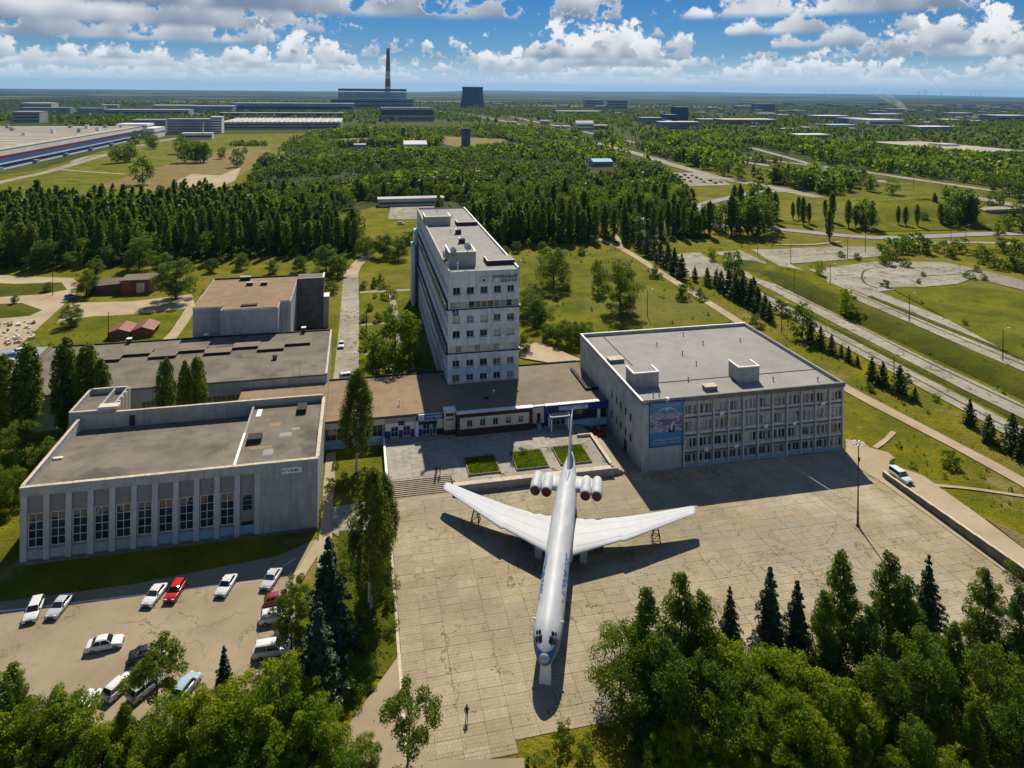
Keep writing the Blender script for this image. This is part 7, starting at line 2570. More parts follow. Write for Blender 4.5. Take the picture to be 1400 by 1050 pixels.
def proto(kind, H, n, leaf, variants, lm, bark='bark'):
    out = []
    for v in range(variants):
        rng = np.random.default_rng(sum(map(ord, kind)) * 13 + v)
        rg = random.Random(sum(map(ord, kind)) + v)
        base = kind.split('_')[0]
        if base == 'broad':
            Rx = H * rng.uniform(.34, .42)
            V, Fc = lobes_crown(rng, n, H * .05, H, Rx, int(rng.integers(44, 58)), broad_shape, leaf, lr=(.22, .36), gap=.6)
            tm = trunk_mb(rg, H, H * .018, 9, H * .15, Rx * .9)
        elif base == 'loose':
            Rx = H * .42
            V, Fc = lobes_crown(rng, n, H * .28, H, Rx, 26, broad_shape, leaf, lr=(.18, .30), gap=.4)
            tm = trunk_mb(rg, H, H * .014, 14, H * .2, Rx * .9)
        elif base == 'bush':
            Rx = H * rng.uniform(.55, .75)
            V, Fc = lobes_crown(rng, n, 0.0, H, Rx, int(rng.integers(14, 20)), lambda u: max(.15, (1 - u * .92) ** .42), leaf, up=.45)
            tm = trunk_mb(rg, H * .7, H * .02, 6, 0.05, Rx * .6)
        elif base == 'poplar':
            Rx = H * rng.uniform(.085, .115)
            V, Fc = plume_crown(rng, n, H * .07, H, Rx, leaf)
            tm = trunk_mb(rg, H, H * .013, 10, H * .1, Rx * .9, .2)
        elif base == 'tall':
            Rx = H * rng.uniform(.22, .27)
            V, Fc = lobes_crown(rng, n, H * .04, H, Rx, int(rng.integers(90, 110)), tall_shape, leaf, lr=(.22, .36), up=.3, gap=.5)
            tm = trunk_mb(rg, H, H * .014, 12, H * .1, Rx * .9)
        elif base == 'birch':
            Rx = H * rng.uniform(.15, .19)
            V, Fc = birch_crown(rng, n, H * .16, H, Rx, leaf)
            tm = trunk_mb(rg, H, H * .012, 14, H * .2, Rx * .95, .35)
        elif base == 'spruce':
            Rx = H * rng.uniform(.20, .25)
            V, Fc = conifer(rng, n, H * .04, H, Rx, leaf)
            tm = trunk_mb(rg, H, H * .014, 0, 0, 0, .05)
        elif base == 'pine':
            Rx = H * rng.uniform(.28, .34)
            V, Fc = conifer(rng, n, H * .08, H, Rx, leaf, 14, True)
            tm = trunk_mb(rg, H, H * .014, 0, 0, 0, .1)
        crown = npmesh('crown', V, Fc, [M[lm]])
        trunk = tm.mesh('trunk', M[bark])
        whole = None
        # one-piece version for far copies
        tv = np.array(tm.v)
        tf = [f for f in tm.f if len(f) == 4]
        Vw = np.concatenate([V, tv])
        Fw = np.concatenate([Fc, np.array(tf) + len(V)])
        mi = np.concatenate([np.zeros(len(Fc), int), np.ones(len(tf), int)])
        whole = (Vw, Fw, mi, lm, bark)
        out.append(dict(H=H, crown=crown, trunk=trunk, raw=whole, mesh=None))
    PROTO[kind] = out


proto('broad_near', 12, 12500, .26, 4, 'leaf')
proto('broad_bright', 9, 10500, .23, 4, 'leaf_bright')
proto('tall_near', 15, 15000, .25, 4, 'leaf')
proto('loose_near', 7.5, 6500, .20, 2, 'leaf')
proto('birch_near', 19, 14000, .27, 2, 'leaf_birch', 'bark_birch')
proto('spruce_near', 14, 11000, .28, 3, 'leaf_spruce')
proto('poplar_near', 21, 6500, .42, 3, 'leaf_poplar')
proto('bush_near', 4, 1500, .26, 3, 'leaf')
proto('broad_big', 18, 9000, .50, 1, 'leaf')
proto('poplar_mid', 20, 1250, .80, 5, 'leaf_poplar')
proto('broad_mid', 12, 1300, .72, 5, 'leaf')
proto('broad_light', 11, 1200, .70, 3, 'leaf_bright')
proto('bush_mid', 5, 700, .55, 4, 'leaf')
proto('bush_willow', 6, 800, .60, 3, 'leaf_willow')
proto('pine_mid', 8, 900, .50, 3, 'leaf_pine')
proto('broad_far', 12, 120, 2.2, 5, 'leaf')
proto('poplar_far', 20, 300, 1.35, 4, 'leaf_poplar')
proto('bush_far', 4, 80, .95, 4, 'leaf')
proto('broad_mini', 12, 46, 3.3, 6, 'leaf')
proto('broad_minib', 12, 46, 3.3, 3, 'leaf_bright')
proto('broad_miniw', 9, 46, 2.6, 3, 'leaf_willow')
proto('broad_willow', 9, 150, 1.7, 3, 'leaf_willow')
proto('bush_tuft', 1.0, 46, .34, 4, 'leaf_bright')
proto('broad_tiny', 13, 34, 4.6, 6, 'leaf_poplar')
tree_rg = random.Random(99)


def tree(kind, x, y, h, label, group=None, v=None, name='tree', wide=1.0, parts=True, z=0.0, cat='tree'):
    pr = PROTO[kind]
    p = pr[tree_rg.randrange(len(pr)) if v is None else v % len(pr)]
    s = h / p['H']
    rz = tree_rg.uniform(0, 6.28)
    if parts:
        e = empty(name, (x, y, z), rz, label, cat, group)
        e.scale = (s * wide, s * wide, s)
        link('trunk', p['trunk'], e)
        link('crown', p['crown'], e)
        return e
    if p['mesh'] is None:
        Vw, Fw, mi, lm, bk = p['raw']
        p['mesh'] = npmesh(name, Vw, Fw, [M[lm], M[bk]], mi)
    o = link(name, p['mesh'], None, (x, y, z), rz)
    o.scale = (s * wide, s * wide, s)
    return tag(o, label, cat, group)


def tree_top(kind, px, py, h, label, group=None, **kw):
    x, y = P(px, py, h)
    return tree(kind, x, y, h, label, group, **kw)


def tree_base(kind, px, py, h, label, group=None, **kw):
    x, y = P(px, py)
    return tree(kind, x, y, h, label, group, **kw)


# --- near clump on the right below the plaza
G1 = 'leafy trees of the clump below the plaza'
L1 = 'leafy green tree in the dense clump along the plaza front'
for px, py, h, k in ((884, 800, 14, 'tall_near'), (931, 781, 15, 'tall_near'), (960, 806, 13.5, 'tall_near'), (850, 856, 10, 'broad_near'), (1150, 752, 15, 'tall_near'), (1128, 806, 12, 'tall_near'),
                     (1216, 752, 14, 'tall_near'), (1240, 785, 13, 'tall_near'), (1346, 775, 12.5, 'tall_near'), (1188, 826, 11.5, 'tall_near'), (1396, 800, 12, 'tall_near'), (1305, 850, 11, 'tall_near'),
                     (1262, 868, 11, 'broad_near'), (905, 880, 11, 'broad_near'), (960, 900, 10, 'broad_near'), (1365, 890, 11, 'broad_near'), (1210, 905, 9, 'broad_near'), (1330, 960, 9, 'tall_near'), (1255, 985, 7, 'broad_near'), (1400, 960, 9, 'broad_near'), (1180, 990, 7, 'tall_near')):
    own = None if h < 12 and px in (960,) else {884: 'dark leafy tree at the near corner of the plaza clump, beside the aircraft shadow', 931: 'tallest leafy tree at the aircraft end of the plaza clump', 960: 'leafy tree of the clump standing next to the smallest spruce',
           850: 'low spreading tree at the aircraft end of the plaza clump', 1150: 'tall leafy tree next to the spruce trio on the lamp post side', 1216: 'tall leafy tree between the spruce trio and the lone spruce', 1240: 'leafy tree touching the lone spruce',
           1346: 'slim leafy tree by the end of the long low wall', 1396: 'leafy tree beyond the end of the long low wall', 1128: 'leafy tree filling the gap behind the last spruce of the trio'}.get(px)
    tree_top(k, px, py, h, own or L1, None if own else G1, name='broadleaf_tree')
G2 = 'bright green young trees of the clump'
for px, py, h in ((1058, 892, 8), (1022, 918, 7.5), (1103, 905, 8), (1000, 878, 9), (1078, 950, 7), (1020, 985, 6), (1150, 935, 8), (990, 955, 7.5), (1130, 1005, 5.5), (1060, 1010, 5), (935, 985, 6), (1225, 1030, 4.5), (1310, 1035, 5), (960, 1020, 4.5), (1100, 960, 7), (1045, 950, 7), (1180, 950, 7), (1000, 1020, 4.5), (1170, 1030, 4), (1090, 1035, 4), (900, 1010, 4.5)):
    tree_top('broad_bright', px, py, h, 'bright green young tree inside the clump below the spruces', G2, name='young_tree', wide=1.15)
for px, py, h, lab in ((998, 799, 9, 'smallest dark spruce at the plaza edge, first of the trio beside the leafy clump'), (1053, 769, 13, 'tallest dark spruce of the trio at the plaza edge'),
                       (1090, 788, 12, 'dark spruce at the plaza edge next to the tallest of the trio'), (1270, 755, 12, 'lone dark spruce at the plaza edge beyond the tall leafy trees')):
    tree_top('spruce_near', px, py, h, lab, None, name='spruce')
G3 = 'shrubs on the lawn below the plaza'
for px, py, h in ((770, 1008, 2.5), (800, 1030, 2.5), (862, 1012, 3), (745, 1045, 2), (895, 1035, 3.5), (1385, 780, 2.5), (1360, 815, 3)):
    tree_base('bush_near', px, py + 10, h, 'low green shrub on the lawn below the plaza edge', G3, name='shrub', cat='shrub')
tree_base('loose_near', 558, 1043, 8.2, 'small open-crowned tree by the corner of the plaza steps', None, v=0, name='young_tree')
# --- near clump on the left
G4 = 'bright treetops below the car park'
for px, py, h, k in ((18, 905, 9, 'tall_near'), (62, 948, 8, 'broad_near'), (110, 1000, 6, 'broad_near'), (215, 880, 8, 'loose_near'), (262, 948, 7.5, 'broad_bright'), (335, 935, 8, 'broad_bright'), (385, 908, 8.5, 'broad_bright'), (300, 985, 6.5, 'broad_bright'),
                     (170, 960, 7, 'tall_near'), (210, 1000, 6, 'broad_bright'), (415, 965, 7, 'broad_bright'), (452, 985, 6, 'broad_bright'), (365, 1005, 5.5, 'broad_bright'), (150, 1030, 5, 'tall_near'), (40, 1015, 6, 'tall_near'), (500, 1010, 3.5, 'broad_bright'), (95, 950, 8, 'broad_bright'), (140, 985, 6.5, 'broad_bright'), (70, 985, 7, 'broad_bright'), (10, 975, 7, 'broad_bright'), (225, 960, 7, 'broad_bright'), (300, 950, 7.5, 'broad_bright'), (420, 935, 7.5, 'broad_bright'), (330, 1020, 5, 'broad_bright'), (405, 1020, 4.5, 'broad_bright'), (190, 1035, 5, 'broad_bright'), (90, 1040, 5, 'broad_bright'), (355, 960, 7, 'broad_bright'), (475, 1030, 4.5, 'broad_bright'), (20, 1045, 5, 'broad_near'), (255, 1030, 4.5, 'broad_bright'), (-20, 940, 9, 'broad_near'), (440, 1040, 4, 'broad_bright')):
    own = {215: 'open light tree standing in front of the black saloon', 18: 'tall dark tree at the far end of the row below the car park', 385: 'bright full tree below the white off-road car with a sunroof', 335: 'bright tree of the row directly below the small spruce',
           500: 'small bright bush-like tree at the edge of the asphalt footpath', 62: 'dark round tree below the white saloon hidden by treetops'}.get(px)
    tree_top(k, px, py, h, own or 'leafy tree in the row between the car park and the road', None if own else G4, name='broadleaf_tree', wide=1.2)
tree_top('spruce_near', 306, 880, 8, 'small spruce rising above the leafy row at the car park edge', None, v=1, name='spruce')
tree_top('spruce_near', 449, 727, 15.5, 'tall blue-green spruce beside the footpath corner', None, v=0, name='spruce', wide=1.15)
tree_top('spruce_near', 436, 818, 13.5, 'dark spruce standing in front of the tall blue-green one', None, v=2, name='spruce', wide=1.25)
tree_base('birch_near', 507, 832, 20, 'tall weeping birch beside the plaza kerb and white lamp post', None, v=0, name='birch_tree')
tree_base('birch_near', 524, 770, 14, 'shorter weeping birch at the plaza kerb behind the tall one', None, v=1, name='birch_tree')
tree_base('birch_near', 487, 646, 20, 'tall birch with a white trunk in front of the glazed link', None, v=1, name='birch_tree')
tree_base('loose_near', 398, 890, 7.5, 'thin young tree hanging over the parked white off-road car', None, v=1, name='young_tree')
tree_base('loose_near', 404, 850, 6, 'slender young tree beside the faded red car', None, v=0, name='young_tree')
G5 = 'shrubs along the plaza kerb'
for px, py, h in ((520, 690, 3), (516, 720, 3.5), (500, 750, 3), (530, 800, 2.5), (532, 830, 2.5), (534, 865, 2), (452, 668, 2), (470, 665, 2.5), (500, 655, 2.2), (458, 640, 1.5), (505, 930, 2.5), (480, 955, 3), (497, 890, 2), (475, 780, 3), (462, 850, 3)):
    tree_base('bush_near', px, py, h, 'green shrub in the planted strip along the plaza kerb', G5, name='shrub', cat='shrub')
tree('bush_near', 32.9, 137.0, 1.1, 'low round shrub growing in the middle flower bed', None, name='shrub', cat='shrub', z=TZ + .2, wide=1.6)
# --- around the left hall
for px, py, h, lab in ((38, 463, 22, 'tall poplar behind the hall annex, outermost of the group'), (90, 459, 22, 'tallest poplar of the group behind the hall annex'), (119, 466, 21, 'broad poplar close behind the hall annex'), (137, 488, 18, 'shortest poplar of the group behind the hall annex'), (3, 480, 20, 'poplar at the far end of the workshop')):
    tree_top('poplar_near', px, py, h, lab, None, name='poplar_tree', wide=1.35)
for px, py, h, lab in ((227, 486, 17.5, 'slim poplar standing apart in the courtyard'), (253, 491, 17, 'slim poplar in the courtyard, shorter of the close pair'), (269, 483, 18, 'slim poplar in the courtyard, taller of the close pair')):
    tree_top('poplar_near', px, py, h, lab, None, name='poplar_tree')
for px, py, h, lab in ((26, 576, 10, 'round broadleaf tree against the end of the pale hall'), (64, 600, 8, 'smaller round tree at the corner of the pale hall'), (-10, 640, 9, 'broadleaf tree by the end of the car park'), (20, 640, 7, 'low broadleaf tree below the hall corner')):
    tree_top('broad_near', px, py, h, lab, None, name='broadleaf_tree')
tree_base('broad_big', 540, 520, 18.5, 'big spreading tree in the garden beside the tower', None, name='broadleaf_tree', wide=1.1)
tree_base('broad_near', 510, 520, 9, 'lower tree at the edge of the big spreading one', None, name='broadleaf_tree')
G6 = 'bushes in the tower garden'
for px, py, h in ((512, 392, 3.5), (523, 395, 2.5), (497, 395, 3), (531, 408, 4.5), (505, 425, 2.5), (497, 440, 2.5), (497, 460, 2.5), (517, 440, 3), (534, 437, 3), (498, 480, 2.5), (520, 385, 3), (512, 408, 1.5)):
    tree_base('bush_mid', px, py, h, 'clipped bush on the garden lawns beside the tower', G6, name='shrub', cat='shrub', parts=False)
G7 = 'round bushy trees beside the dirt yard'
for px, py, h in ((60, 368, 11), (20, 362, 10), (118, 404, 8), (144, 365, 8), (190, 368, 12), (240, 410, 13), (97, 446, 6), (330, 368, 6), (372, 374, 5), (446, 372, 10), (462, 378, 8), (95, 366, 6), (290, 372, 5), (222, 376, 8), (410, 372, 6), (440, 398, 5), (455, 400, 4), (130, 378, 6), (525, 352, 9), (545, 355, 8), (500, 350, 8), (65, 398, 3), (20, 415, 2.5)):
    tree_base('broad_near', px, py, h * 1.1, 'round bushy tree between the dirt yard and the poplar belt', G7, name='bushy_tree', wide=1.45)
# --- meadow right of the tower
for px, py, h, lab in ((757, 394, 15.5, 'full tree standing alone on the meadow close to the tower'), (818, 402, 12.5, 'slender tree beside the biggest meadow tree'), (848, 428, 17.5, 'biggest spreading tree on the meadow behind the office block')):
    tree_base('broad_near', px, py, h, lab, None, name='broadleaf_tree', wide=1.15 if h != 12.5 else .7)
G8 = 'bushes along the field side of the tower'
for px, py, h in ((722, 432, 9), (736, 446, 9), (728, 415, 7), (762, 470, 6), (782, 472, 7), (800, 468, 6), (748, 466, 5), (716, 480, 5), (772, 455, 4), (742, 345, 5), (706, 345, 5), (795, 349, 4), (690, 352, 5), (775, 398, 3), (760, 412, 2.5)):
    tree_base('broad_near', px, py, h, 'bushy tree along the field side of the tower', G8, name='bushy_tree', wide=1.4)
# --- pines and shrubs along the path on the right
G9 = 'young pines along the straight path'
for px, py, h in ((874, 343, 9), (884, 350, 10), (894, 354, 9), (903, 360, 10), (913, 366, 11), (922, 374, 11), (932, 381, 10), (888, 342, 8), (950, 384, 6), (967, 390, 7), (979, 393, 7), (986, 398, 8), (996, 404, 10), (1006, 410, 10), (1015, 414, 10), (1026, 420, 10), (1036, 427, 9), (1046, 434, 8), (1052, 440, 7), (1030, 412, 9), (1016, 404, 9),
                  (1137, 485, 6), (1160, 497, 5), (1172, 503, 3.5), (1192, 522, 6.5), (1207, 529, 6.5), (1230, 540, 7.5), (1251, 551, 4), (1108, 470, 6), (1122, 478, 7), (1326, 584, 6.5), (1352, 607, 6.5), (1384, 620, 8.5), (1398, 632, 7), (1150, 490, 4)):
    tree_base('pine_mid', px, py, h, 'young dark pine in the planted row beside the straight path', G9, name='pine_tree')
for px, py, h, k, lab in ((1097, 464, 11, 'broad_mid', 'loose broadleaf tree beside the young pines'), (1157, 432, 9, 'broad_light', 'bright round tree on the bank between the disused roads'), (1004, 385, 12, 'broad_mid', 'tall broadleaf tree standing over the pine row'), (1298, 638, 3.2, 'bush_mid', 'small bush on the lawn beyond the service road'),
                          (973, 356, 6, 'broad_light', 'bright bush between the first two disused parking pads'), (1068, 430, 5, 'bush_willow', 'grey-green bush at the head of the disused roads'), (1034, 447, 4, 'bush_willow', 'pale bush next to the office block roof corner'), (1120, 376, 6, 'broad_light', 'bright tree at the mouth of the disused parking'),
                          (933, 410, 5.5, 'bush_mid', 'round bush beside the straight path'), (896, 380, 5, 'bush_mid', 'round bush on the meadow side of the straight path'), (942, 396, 3, 'bush_mid', 'smaller bush touching the straight path'), (957, 410, 4, 'bush_willow', 'grey bush by the path next to the round one')):
    tree_base(k, px, py, h, lab, None, name='bush' if h < 6.2 else 'broadleaf_tree', cat='shrub' if h < 6.2 else 'tree')
G10 = 'bushes over the disused car parks'
for px, py, h in ((1218, 352, 9), (1232, 345, 8), (1248, 342, 9), (1262, 346, 8), (1212, 362, 6), (1300, 352, 6), (1312, 345, 7), (1340, 352, 6), (1350, 362, 7), (1365, 368, 6), (1385, 368, 7), (1396, 372, 7), (1335, 372, 3), (1325, 380, 3.5), (1345, 383, 2.5), (1211, 393, 3), (1256, 388, 2), (1262, 378, 2), (1288, 345, 6), (1390, 350, 8), (1370, 345, 7), (1150, 352, 3), (1172, 355, 3), (1238, 365, 4), (1180, 440, 3), (1320, 445, 2), (1240, 520, 2), (1190, 535, 2), (1280, 550, 2)):
    tree_base('bush_mid', px, py, h, 'leafy bush growing around the disused car parks', G10, name='shrub', cat='shrub', parts=False)
# --- solitary trees on the far meadow
G11 = 'solitary trees on the factory meadow'
for px, py, h in ((195, 252, 22), (158, 223, 18), (170, 222, 18), (178, 221, 19), (185, 200, 20), (210, 204, 17), (205, 202, 14), (247, 210, 22), (252, 222, 22), (266, 222, 20), (274, 222, 21), (279, 222, 20), (303, 217, 13), (324, 228, 18), (335, 210, 8), (262, 214, 18), (202, 196, 16)):
    tree_base('broad_mid', px, py, h, 'dark solitary tree on the meadow before the striped factory', G11, name='meadow_tree', parts=False)
G12 = 'bushes in a line across the factory meadow'
for k in range(11):
    tree_base('bush_mid', 316 + 4.6 * k, 199 + .3 * (k % 3), 5 + (k % 4), 'low bush in the line across the factory meadow', G12, name='shrub', cat='shrub', parts=False)

# --- poplar belt, the nearest rows one by one
cells = []


def blocked(x, y, m=2.0):
    for a0, a1, b0, b1 in AVOID:
        if a0 - m < x < a1 + m and b0 - m < y < b1 + m:
            return True
    p = Vector((x, y))
    for line, hw in ROADS:
        for k in range(0, len(line) - 1):
            a, b = line[k], line[k + 1]
            ab = b - a
            L2 = ab.length_squared
            t = 0 if L2 == 0 else max(0, min(1, (p - a).dot(ab) / L2))
            if (a + ab * t - p).length < hw + m:
                return True
    for poly in PAVED:
        inside = False
        j = len(poly) - 1
        for i in range(len(poly)):
            xi, yi = poly[i]
            xj, yj = poly[j]
            if (yi > y) != (yj > y) and x < (xj - xi) * (y - yi) / (yj - yi) + xi:
                inside = not inside
            j = i
        if inside:
            return True
    return False


rgp = random.Random(17)
bel = []
for r in range(17):
    yb = 329 + 7.4 * r
    x = -275 - 3.5 * r
    while x < (2 if r < 5 else -20 - 3 * r):
        bel.append((x + rgp.uniform(-.9, .9), yb + rgp.uniform(-1.8, 1.8), rgp.uniform(15.5, 22.5), r))
        x += rgp.uniform(3.9, 6.4)
for r in range(4):
    yb = 331 + 6.5 * r
    x = 40
    while x < 178:
        if not (rgp.random() < (.12 if x < 120 else .32)):
            bel.append((x + rgp.uniform(-.9, .9), yb + rgp.uniform(-1.5, 1.5), rgp.uniform(15.5, 22.5), r))
        x += rgp.uniform(3.8, 6.2)
vis = [b for b in bel if not blocked(b[0], b[1], 1.0)]
vis.sort(key=lambda b: b[1] + (0 if b[0] < 30 else -3))
indiv, rest_p = vis[:300], vis[300:]
for x, y, h, r in indiv:
    if rgp.random() < .16:
        tree('broad_mid', x, y, h * rgp.uniform(.45, .8), 'rounder broadleaf tree growing among the belt poplars', 'broadleaf trees among the belt poplars', name='broadleaf_tree', parts=True)
    else:
        tree('poplar_mid', x, y, h * rgp.uniform(.82, 1.08), 'slim poplar in the long belt behind the complex', 'poplars of the long belt', name='poplar_tree', wide=rgp.uniform(.85, 1.4), parts=True)
print('poplars', len(vis))


def stuff(name, label, cat, pts, kinds):
    """many distant trees as one mass"""
    Vs, Fs, Ms, off = [], [], [], 0
    mats = []
    rng = np.random.default_rng(len(pts))
    for x, y, h in pts:
        k = kinds[int(rng.integers(len(kinds)))]
        pr = PROTO[k]
        p = pr[int(rng.integers(len(pr)))]
        Vw, Fw, mi, lm, bk = p['raw']
        if 'mini' in k or k.endswith('tiny') or k.endswith('far') or k in ('broad_willow', 'bush_tuft'):
            sel = mi == 0
            Fw = Fw[sel]
            Vw = Vw[:Fw.max() + 1]
        s = h / p['H']
        a = rng.uniform(0, 6.28)
        w = s * rng.uniform(.85, 1.3)
        c_, s_ = math.cos(a) * w, math.sin(a) * w
        V2 = np.stack([Vw[:, 0] * c_ - Vw[:, 1] * s_ + x, Vw[:, 0] * s_ + Vw[:, 1] * c_ + y, Vw[:, 2] * s], 1)
        if lm not in mats:
            mats.append(lm)
        Vs.append(V2)
        Fs.append(Fw + off)
        Ms.append(np.full(len(Fw), mats.index(lm)))
        off += len(V2)
    if not Vs:
        return
    o = link(name, npmesh(name, np.concatenate(Vs), np.concatenate(Fs), [M[m_] for m_ in mats], np.concatenate(Ms)))
    tag(o, label, cat, kind='stuff')


stuff('poplar_mass', 'dense rear rows of the poplar belt', 'trees', [(x, y, h * rgp.uniform(.75, 1.08)) for x, y, h, r in rest_p], ['poplar_far'])


def in_poly(x, y, poly):
    inside = False
    j = len(poly) - 1
    for i in range(len(poly)):
        xi, yi = poly[i]
        xj, yj = poly[j]
        if (yi > y) != (yj > y) and x < (xj - xi) * (y - yi) / (yj - yi) + xi:
            inside = not inside
        j = i
    return inside


def scatter(px_poly, step, seed, thin=0.0):
    poly = [P(x, y) for x, y in px_poly]
    x0, x1 = min(p[0] for p in poly), max(p[0] for p in poly)
    y0, y1 = min(p[1] for p in poly), max(p[1] for p in poly)
    rg_ = random.Random(seed)
    out = []
    y = y0
    while y < y1:
        x = x0
        while x < x1:
            a, b = x + rg_.uniform(-.45, .45) * step, y + rg_.uniform(-.45, .45) * step
            if rg_.random() >= thin and in_poly(a, b, poly) and not blocked(a, b, max(3, .014 * b)):
                out.append((a, b))
            x += step
        y += step
    return out


# tufts and weeds on the meadows and banks
tf = []
for _ in range(4200):
    u = rgp.random()
    if u < .45:
        x, y = rgp.uniform(101, 205), rgp.uniform(95, 330)
    elif u < .75:
        x, y = rgp.uniform(40, 120), rgp.uniform(172, 325)
    elif u < .88:
        x, y = rgp.uniform(-130, -8), rgp.uniform(202, 325)
    else:
        x, y = rgp.uniform(-3, 22), rgp.uniform(84, 125)
        if x > 5.5:
            y = rgp.uniform(60, 76)
    if blocked(x, y, .5) or (-43 < x < -8 and y < 233) or (20 < x < 38.5 and y < 252):
        continue
    h = rgp.uniform(.2, .5) if rgp.random() < .93 else rgp.uniform(.6, 1.3)
    tf.append((x, y, h))
print('tufts', len(tf))
stuff('weed_tufts', 'tall weeds and grass tufts over the meadows and banks', 'weeds', tf, ['bush_tuft'])
# undergrowth at the foot of the belt
ug = [(rgp.uniform(-280, 175), rgp.uniform(322, 352)) for _ in range(420)]
stuff('undergrowth', 'scrub growing at the foot of the poplar belt', 'shrubs', [(x, y, rgp.uniform(2, 5)) for x, y in ug if not blocked(x, y, 1) and not (5 < x < 40 and y < 330)], ['bush_far'])
# young mixed wood behind the belt: nearest trees singly, the rest as one mass
yw = scatter([(330, 268), (352, 232), (380, 208), (420, 186), (468, 176), (560, 178), (700, 176), (770, 190), (830, 214), (905, 246), (955, 272), (955, 296), (800, 298), (650, 296), (540, 272), (420, 300), (330, 300)], 7.0, 5, .08)
clear = [[(468, 203), (500, 200), (545, 204), (500, 212), (465, 212)], [(690, 192), (760, 205), (740, 214), (680, 206)], [(770, 236), (810, 232), (880, 244), (860, 250), (800, 246)], [(535, 208), (592, 205), (592, 212), (540, 214)], [(800, 228), (850, 228), (860, 236), (810, 236)]]
clear = [[P(x, y) for x, y in c] for c in clear]
yw = [p for p in yw if not any(in_poly(p[0], p[1], c) for c in clear)]


def lumps(x, y, s=1.0):
    """slow ups and downs of the growth over the ground, 0..1"""
    return .5 + .25 * (math.sin(x * .031 * s + 1.3 * math.sin(y * .017 * s)) + math.sin(y * .027 * s + 1.7 * math.sin(x * .013 * s + 2)))


yw = [p for p in yw if lumps(*p) > .16 or rgp.random() < .25]
yw.sort(key=lambda p: p[0] ** 2 + p[1] ** 2)
print('young wood', len(yw))
for k, (x, y) in enumerate(yw[:290]):
    u = rgp.random()
    if u < .30:
        tree('bush_willow', x, y, rgp.uniform(5, 8), 'grey-green willow bush in the young wood behind the poplars', 'willow bushes of the young wood', name='willow_bush', parts=False, cat='shrub')
    elif u < .45:
        tree('broad_light', x, y, rgp.uniform(8, 12), 'bright green tree in the young wood behind the poplars', 'bright trees of the young wood', name='broadleaf_tree', parts=False)
    elif u < .62:
        tree('poplar_mid', x, y, rgp.uniform(11, 16), 'slim tree in the young wood behind the poplars', 'slim trees of the young wood', name='slim_tree', parts=False, wide=1.5)
    else:
        tree('broad_mid', x, y, rgp.uniform(8, 13), 'dark green tree in the young wood behind the poplars', 'dark trees of the young wood', name='broadleaf_tree', parts=False)
stuff('young_wood', 'dense young mixed wood stretching away behind the poplar belt', 'wood', [(x, y, 4 + 11 * lumps(x, y) * rgp.uniform(.5, 1.1)) for x, y in yw[290:1500]], ['broad_far', 'broad_willow', 'broad_far', 'poplar_far'])
stuff('young_wood', 'far side of the young mixed wood, crowns merging into one canopy', 'wood', [(x, y, 3.5 + 12 * lumps(x, y) * rgp.uniform(.5, 1.1)) for x, y in yw[1500:]], ['broad_mini', 'broad_mini', 'broad_minib', 'broad_miniw'])
# tall poplars near the curved road
G13 = 'dark poplars by the curved road'
for px, py, h in ((968, 308, 15), (975, 312, 17), (984, 314, 15), (992, 318, 20), (1000, 322, 27), (1012, 322, 24), (1022, 325, 18), (1028, 318, 28), (1036, 322, 25), (1044, 316, 24), (1050, 308, 27), (1060, 305, 22), (1012, 300, 26), (1004, 296, 24), (1036, 296, 26), (1060, 298, 20), (963, 318, 16), (957, 325, 15), (945, 322, 17),
                  (1092, 300, 17), (1098, 308, 20), (1106, 306, 15), (1084, 300, 13), (1128, 300, 15), (1134, 330, 20), (1138, 304, 22), (1160, 312, 20), (1170, 312, 16), (1178, 312, 16), (1184, 313, 20), (1192, 312, 18), (1228, 308, 14), (1238, 309, 14), (1254, 310, 16), (1262, 305, 8), (1278, 295, 18), (1286, 308, 16), (1298, 310, 14), (1310, 306, 22), (1318, 306, 24), (1326, 308, 22), (1332, 309, 20), (1302, 290, 20), (1294, 288, 20)):
    tree_base(rgp.choice(['poplar_mid', 'poplar_mid', 'broad_mid']), px, py, h * .82, 'dark upright tree on the grass beside the curved road', G13, name='upright_tree', wide=1.2, parts=False)
G14 = 'green trees in the clump over the curved road'
for px, py, h in ((880, 236, 14), (898, 240, 14), (1058, 250, 16), (1070, 252, 14), (1086, 255, 15), (1100, 256, 14), (1112, 258, 15), (1126, 262, 13), (1150, 252, 16), (1162, 255, 15), (1140, 248, 14), (1175, 252, 15), (1380, 268, 16), (1358, 262, 15), (1395, 275, 15), (1362, 290, 14), (1220, 266, 13), (1190, 262, 13), (1390, 300, 10), (1378, 315, 9), (1365, 325, 8), (1398, 318, 10), (1010, 246, 15), (990, 240, 15)):
    tree_base(rgp.choice(['broad_mid', 'broad_light', 'broad_mid']), px, py, h, 'full green tree in the clumps along the boulevard', G14, name='broadleaf_tree', wide=1.2, parts=False)
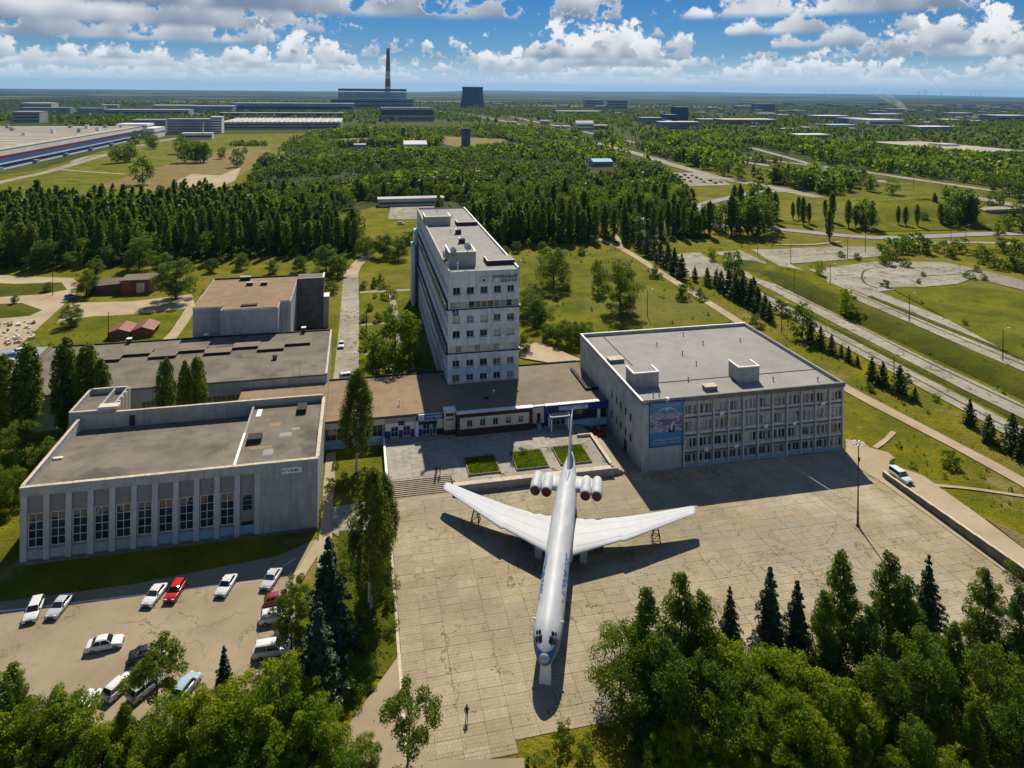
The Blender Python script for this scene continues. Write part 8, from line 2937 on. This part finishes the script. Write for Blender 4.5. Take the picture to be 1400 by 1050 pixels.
# woods on the right, boulevard rows, distant woods
rw_ = scatter([(860, 190), (960, 186), (1080, 195), (1200, 205), (1300, 215), (1410, 222), (1410, 262), (1330, 252), (1240, 240), (1150, 228), (1080, 225), (1000, 230), (900, 218)], 8.5, 8, .12)
rw_ += scatter([(700, 178), (780, 176), (860, 192), (960, 214), (1000, 240), (1080, 252), (1140, 262), (1060, 262), (930, 236), (860, 214), (770, 190)], 11, 9, .15)
rw_ += scatter([(1050, 238), (1180, 240), (1260, 256), (1180, 262), (1120, 266), (1060, 252)], 10, 10, .15)
print('right wood', len(rw_))
stuff('roadside_wood', 'dense dark woods on both sides of the boulevard', 'wood', [(x, y, 6 + 12 * lumps(x, y, 1.4) * rgp.uniform(.6, 1.1)) for x, y in rw_ if lumps(x, y, .8) > .2], ['broad_far', 'poplar_far', 'broad_mini', 'broad_minib'])
fw = scatter([(-40, 168), (100, 172), (180, 178), (300, 178), (470, 172), (560, 168), (720, 168), (880, 188), (1080, 192), (1410, 218), (1410, 168), (1000, 158), (700, 150), (560, 150), (300, 156), (-40, 156)], 17, 12, .42)
fw += scatter([(-60, 157), (300, 157), (560, 151), (720, 151), (1020, 159), (1450, 168), (1450, 150), (1000, 145), (700, 140.5), (400, 139), (-60, 137)], 40, 13, .42)
print('far wood', len(fw))
stuff('distant_woods', 'dark woods and tree belts among the distant works', 'wood', [(x, y, rgp.uniform(6, 13)) for x, y in fw], ['broad_tiny', 'broad_tiny', 'broad_mini'])
# ------------------------------------------------------------------ air
def haze():
    m = bpy.data.materials.new('haze')
    m.use_nodes = True
    t = m.node_tree
    t.nodes.clear()
    out = t.nodes.new('ShaderNodeOutputMaterial')
    v = t.nodes.new('ShaderNodeVolumePrincipled')
    v.inputs['Color'].default_value = (0.22, 0.55, 1.0, 1)
    v.inputs['Density'].default_value = HAZE_D
    v.inputs['Anisotropy'].default_value = 0.2
    t.links.new(v.outputs[0], out.inputs['Volume'])
    o = MB().box(-39000, 39000, -4000, 39500, -6, 420).build('haze', m)
    tag(o, 'thin blue summer haze over the plain', 'haze', kind='stuff')


HAZE_D = 2.4e-5
haze()
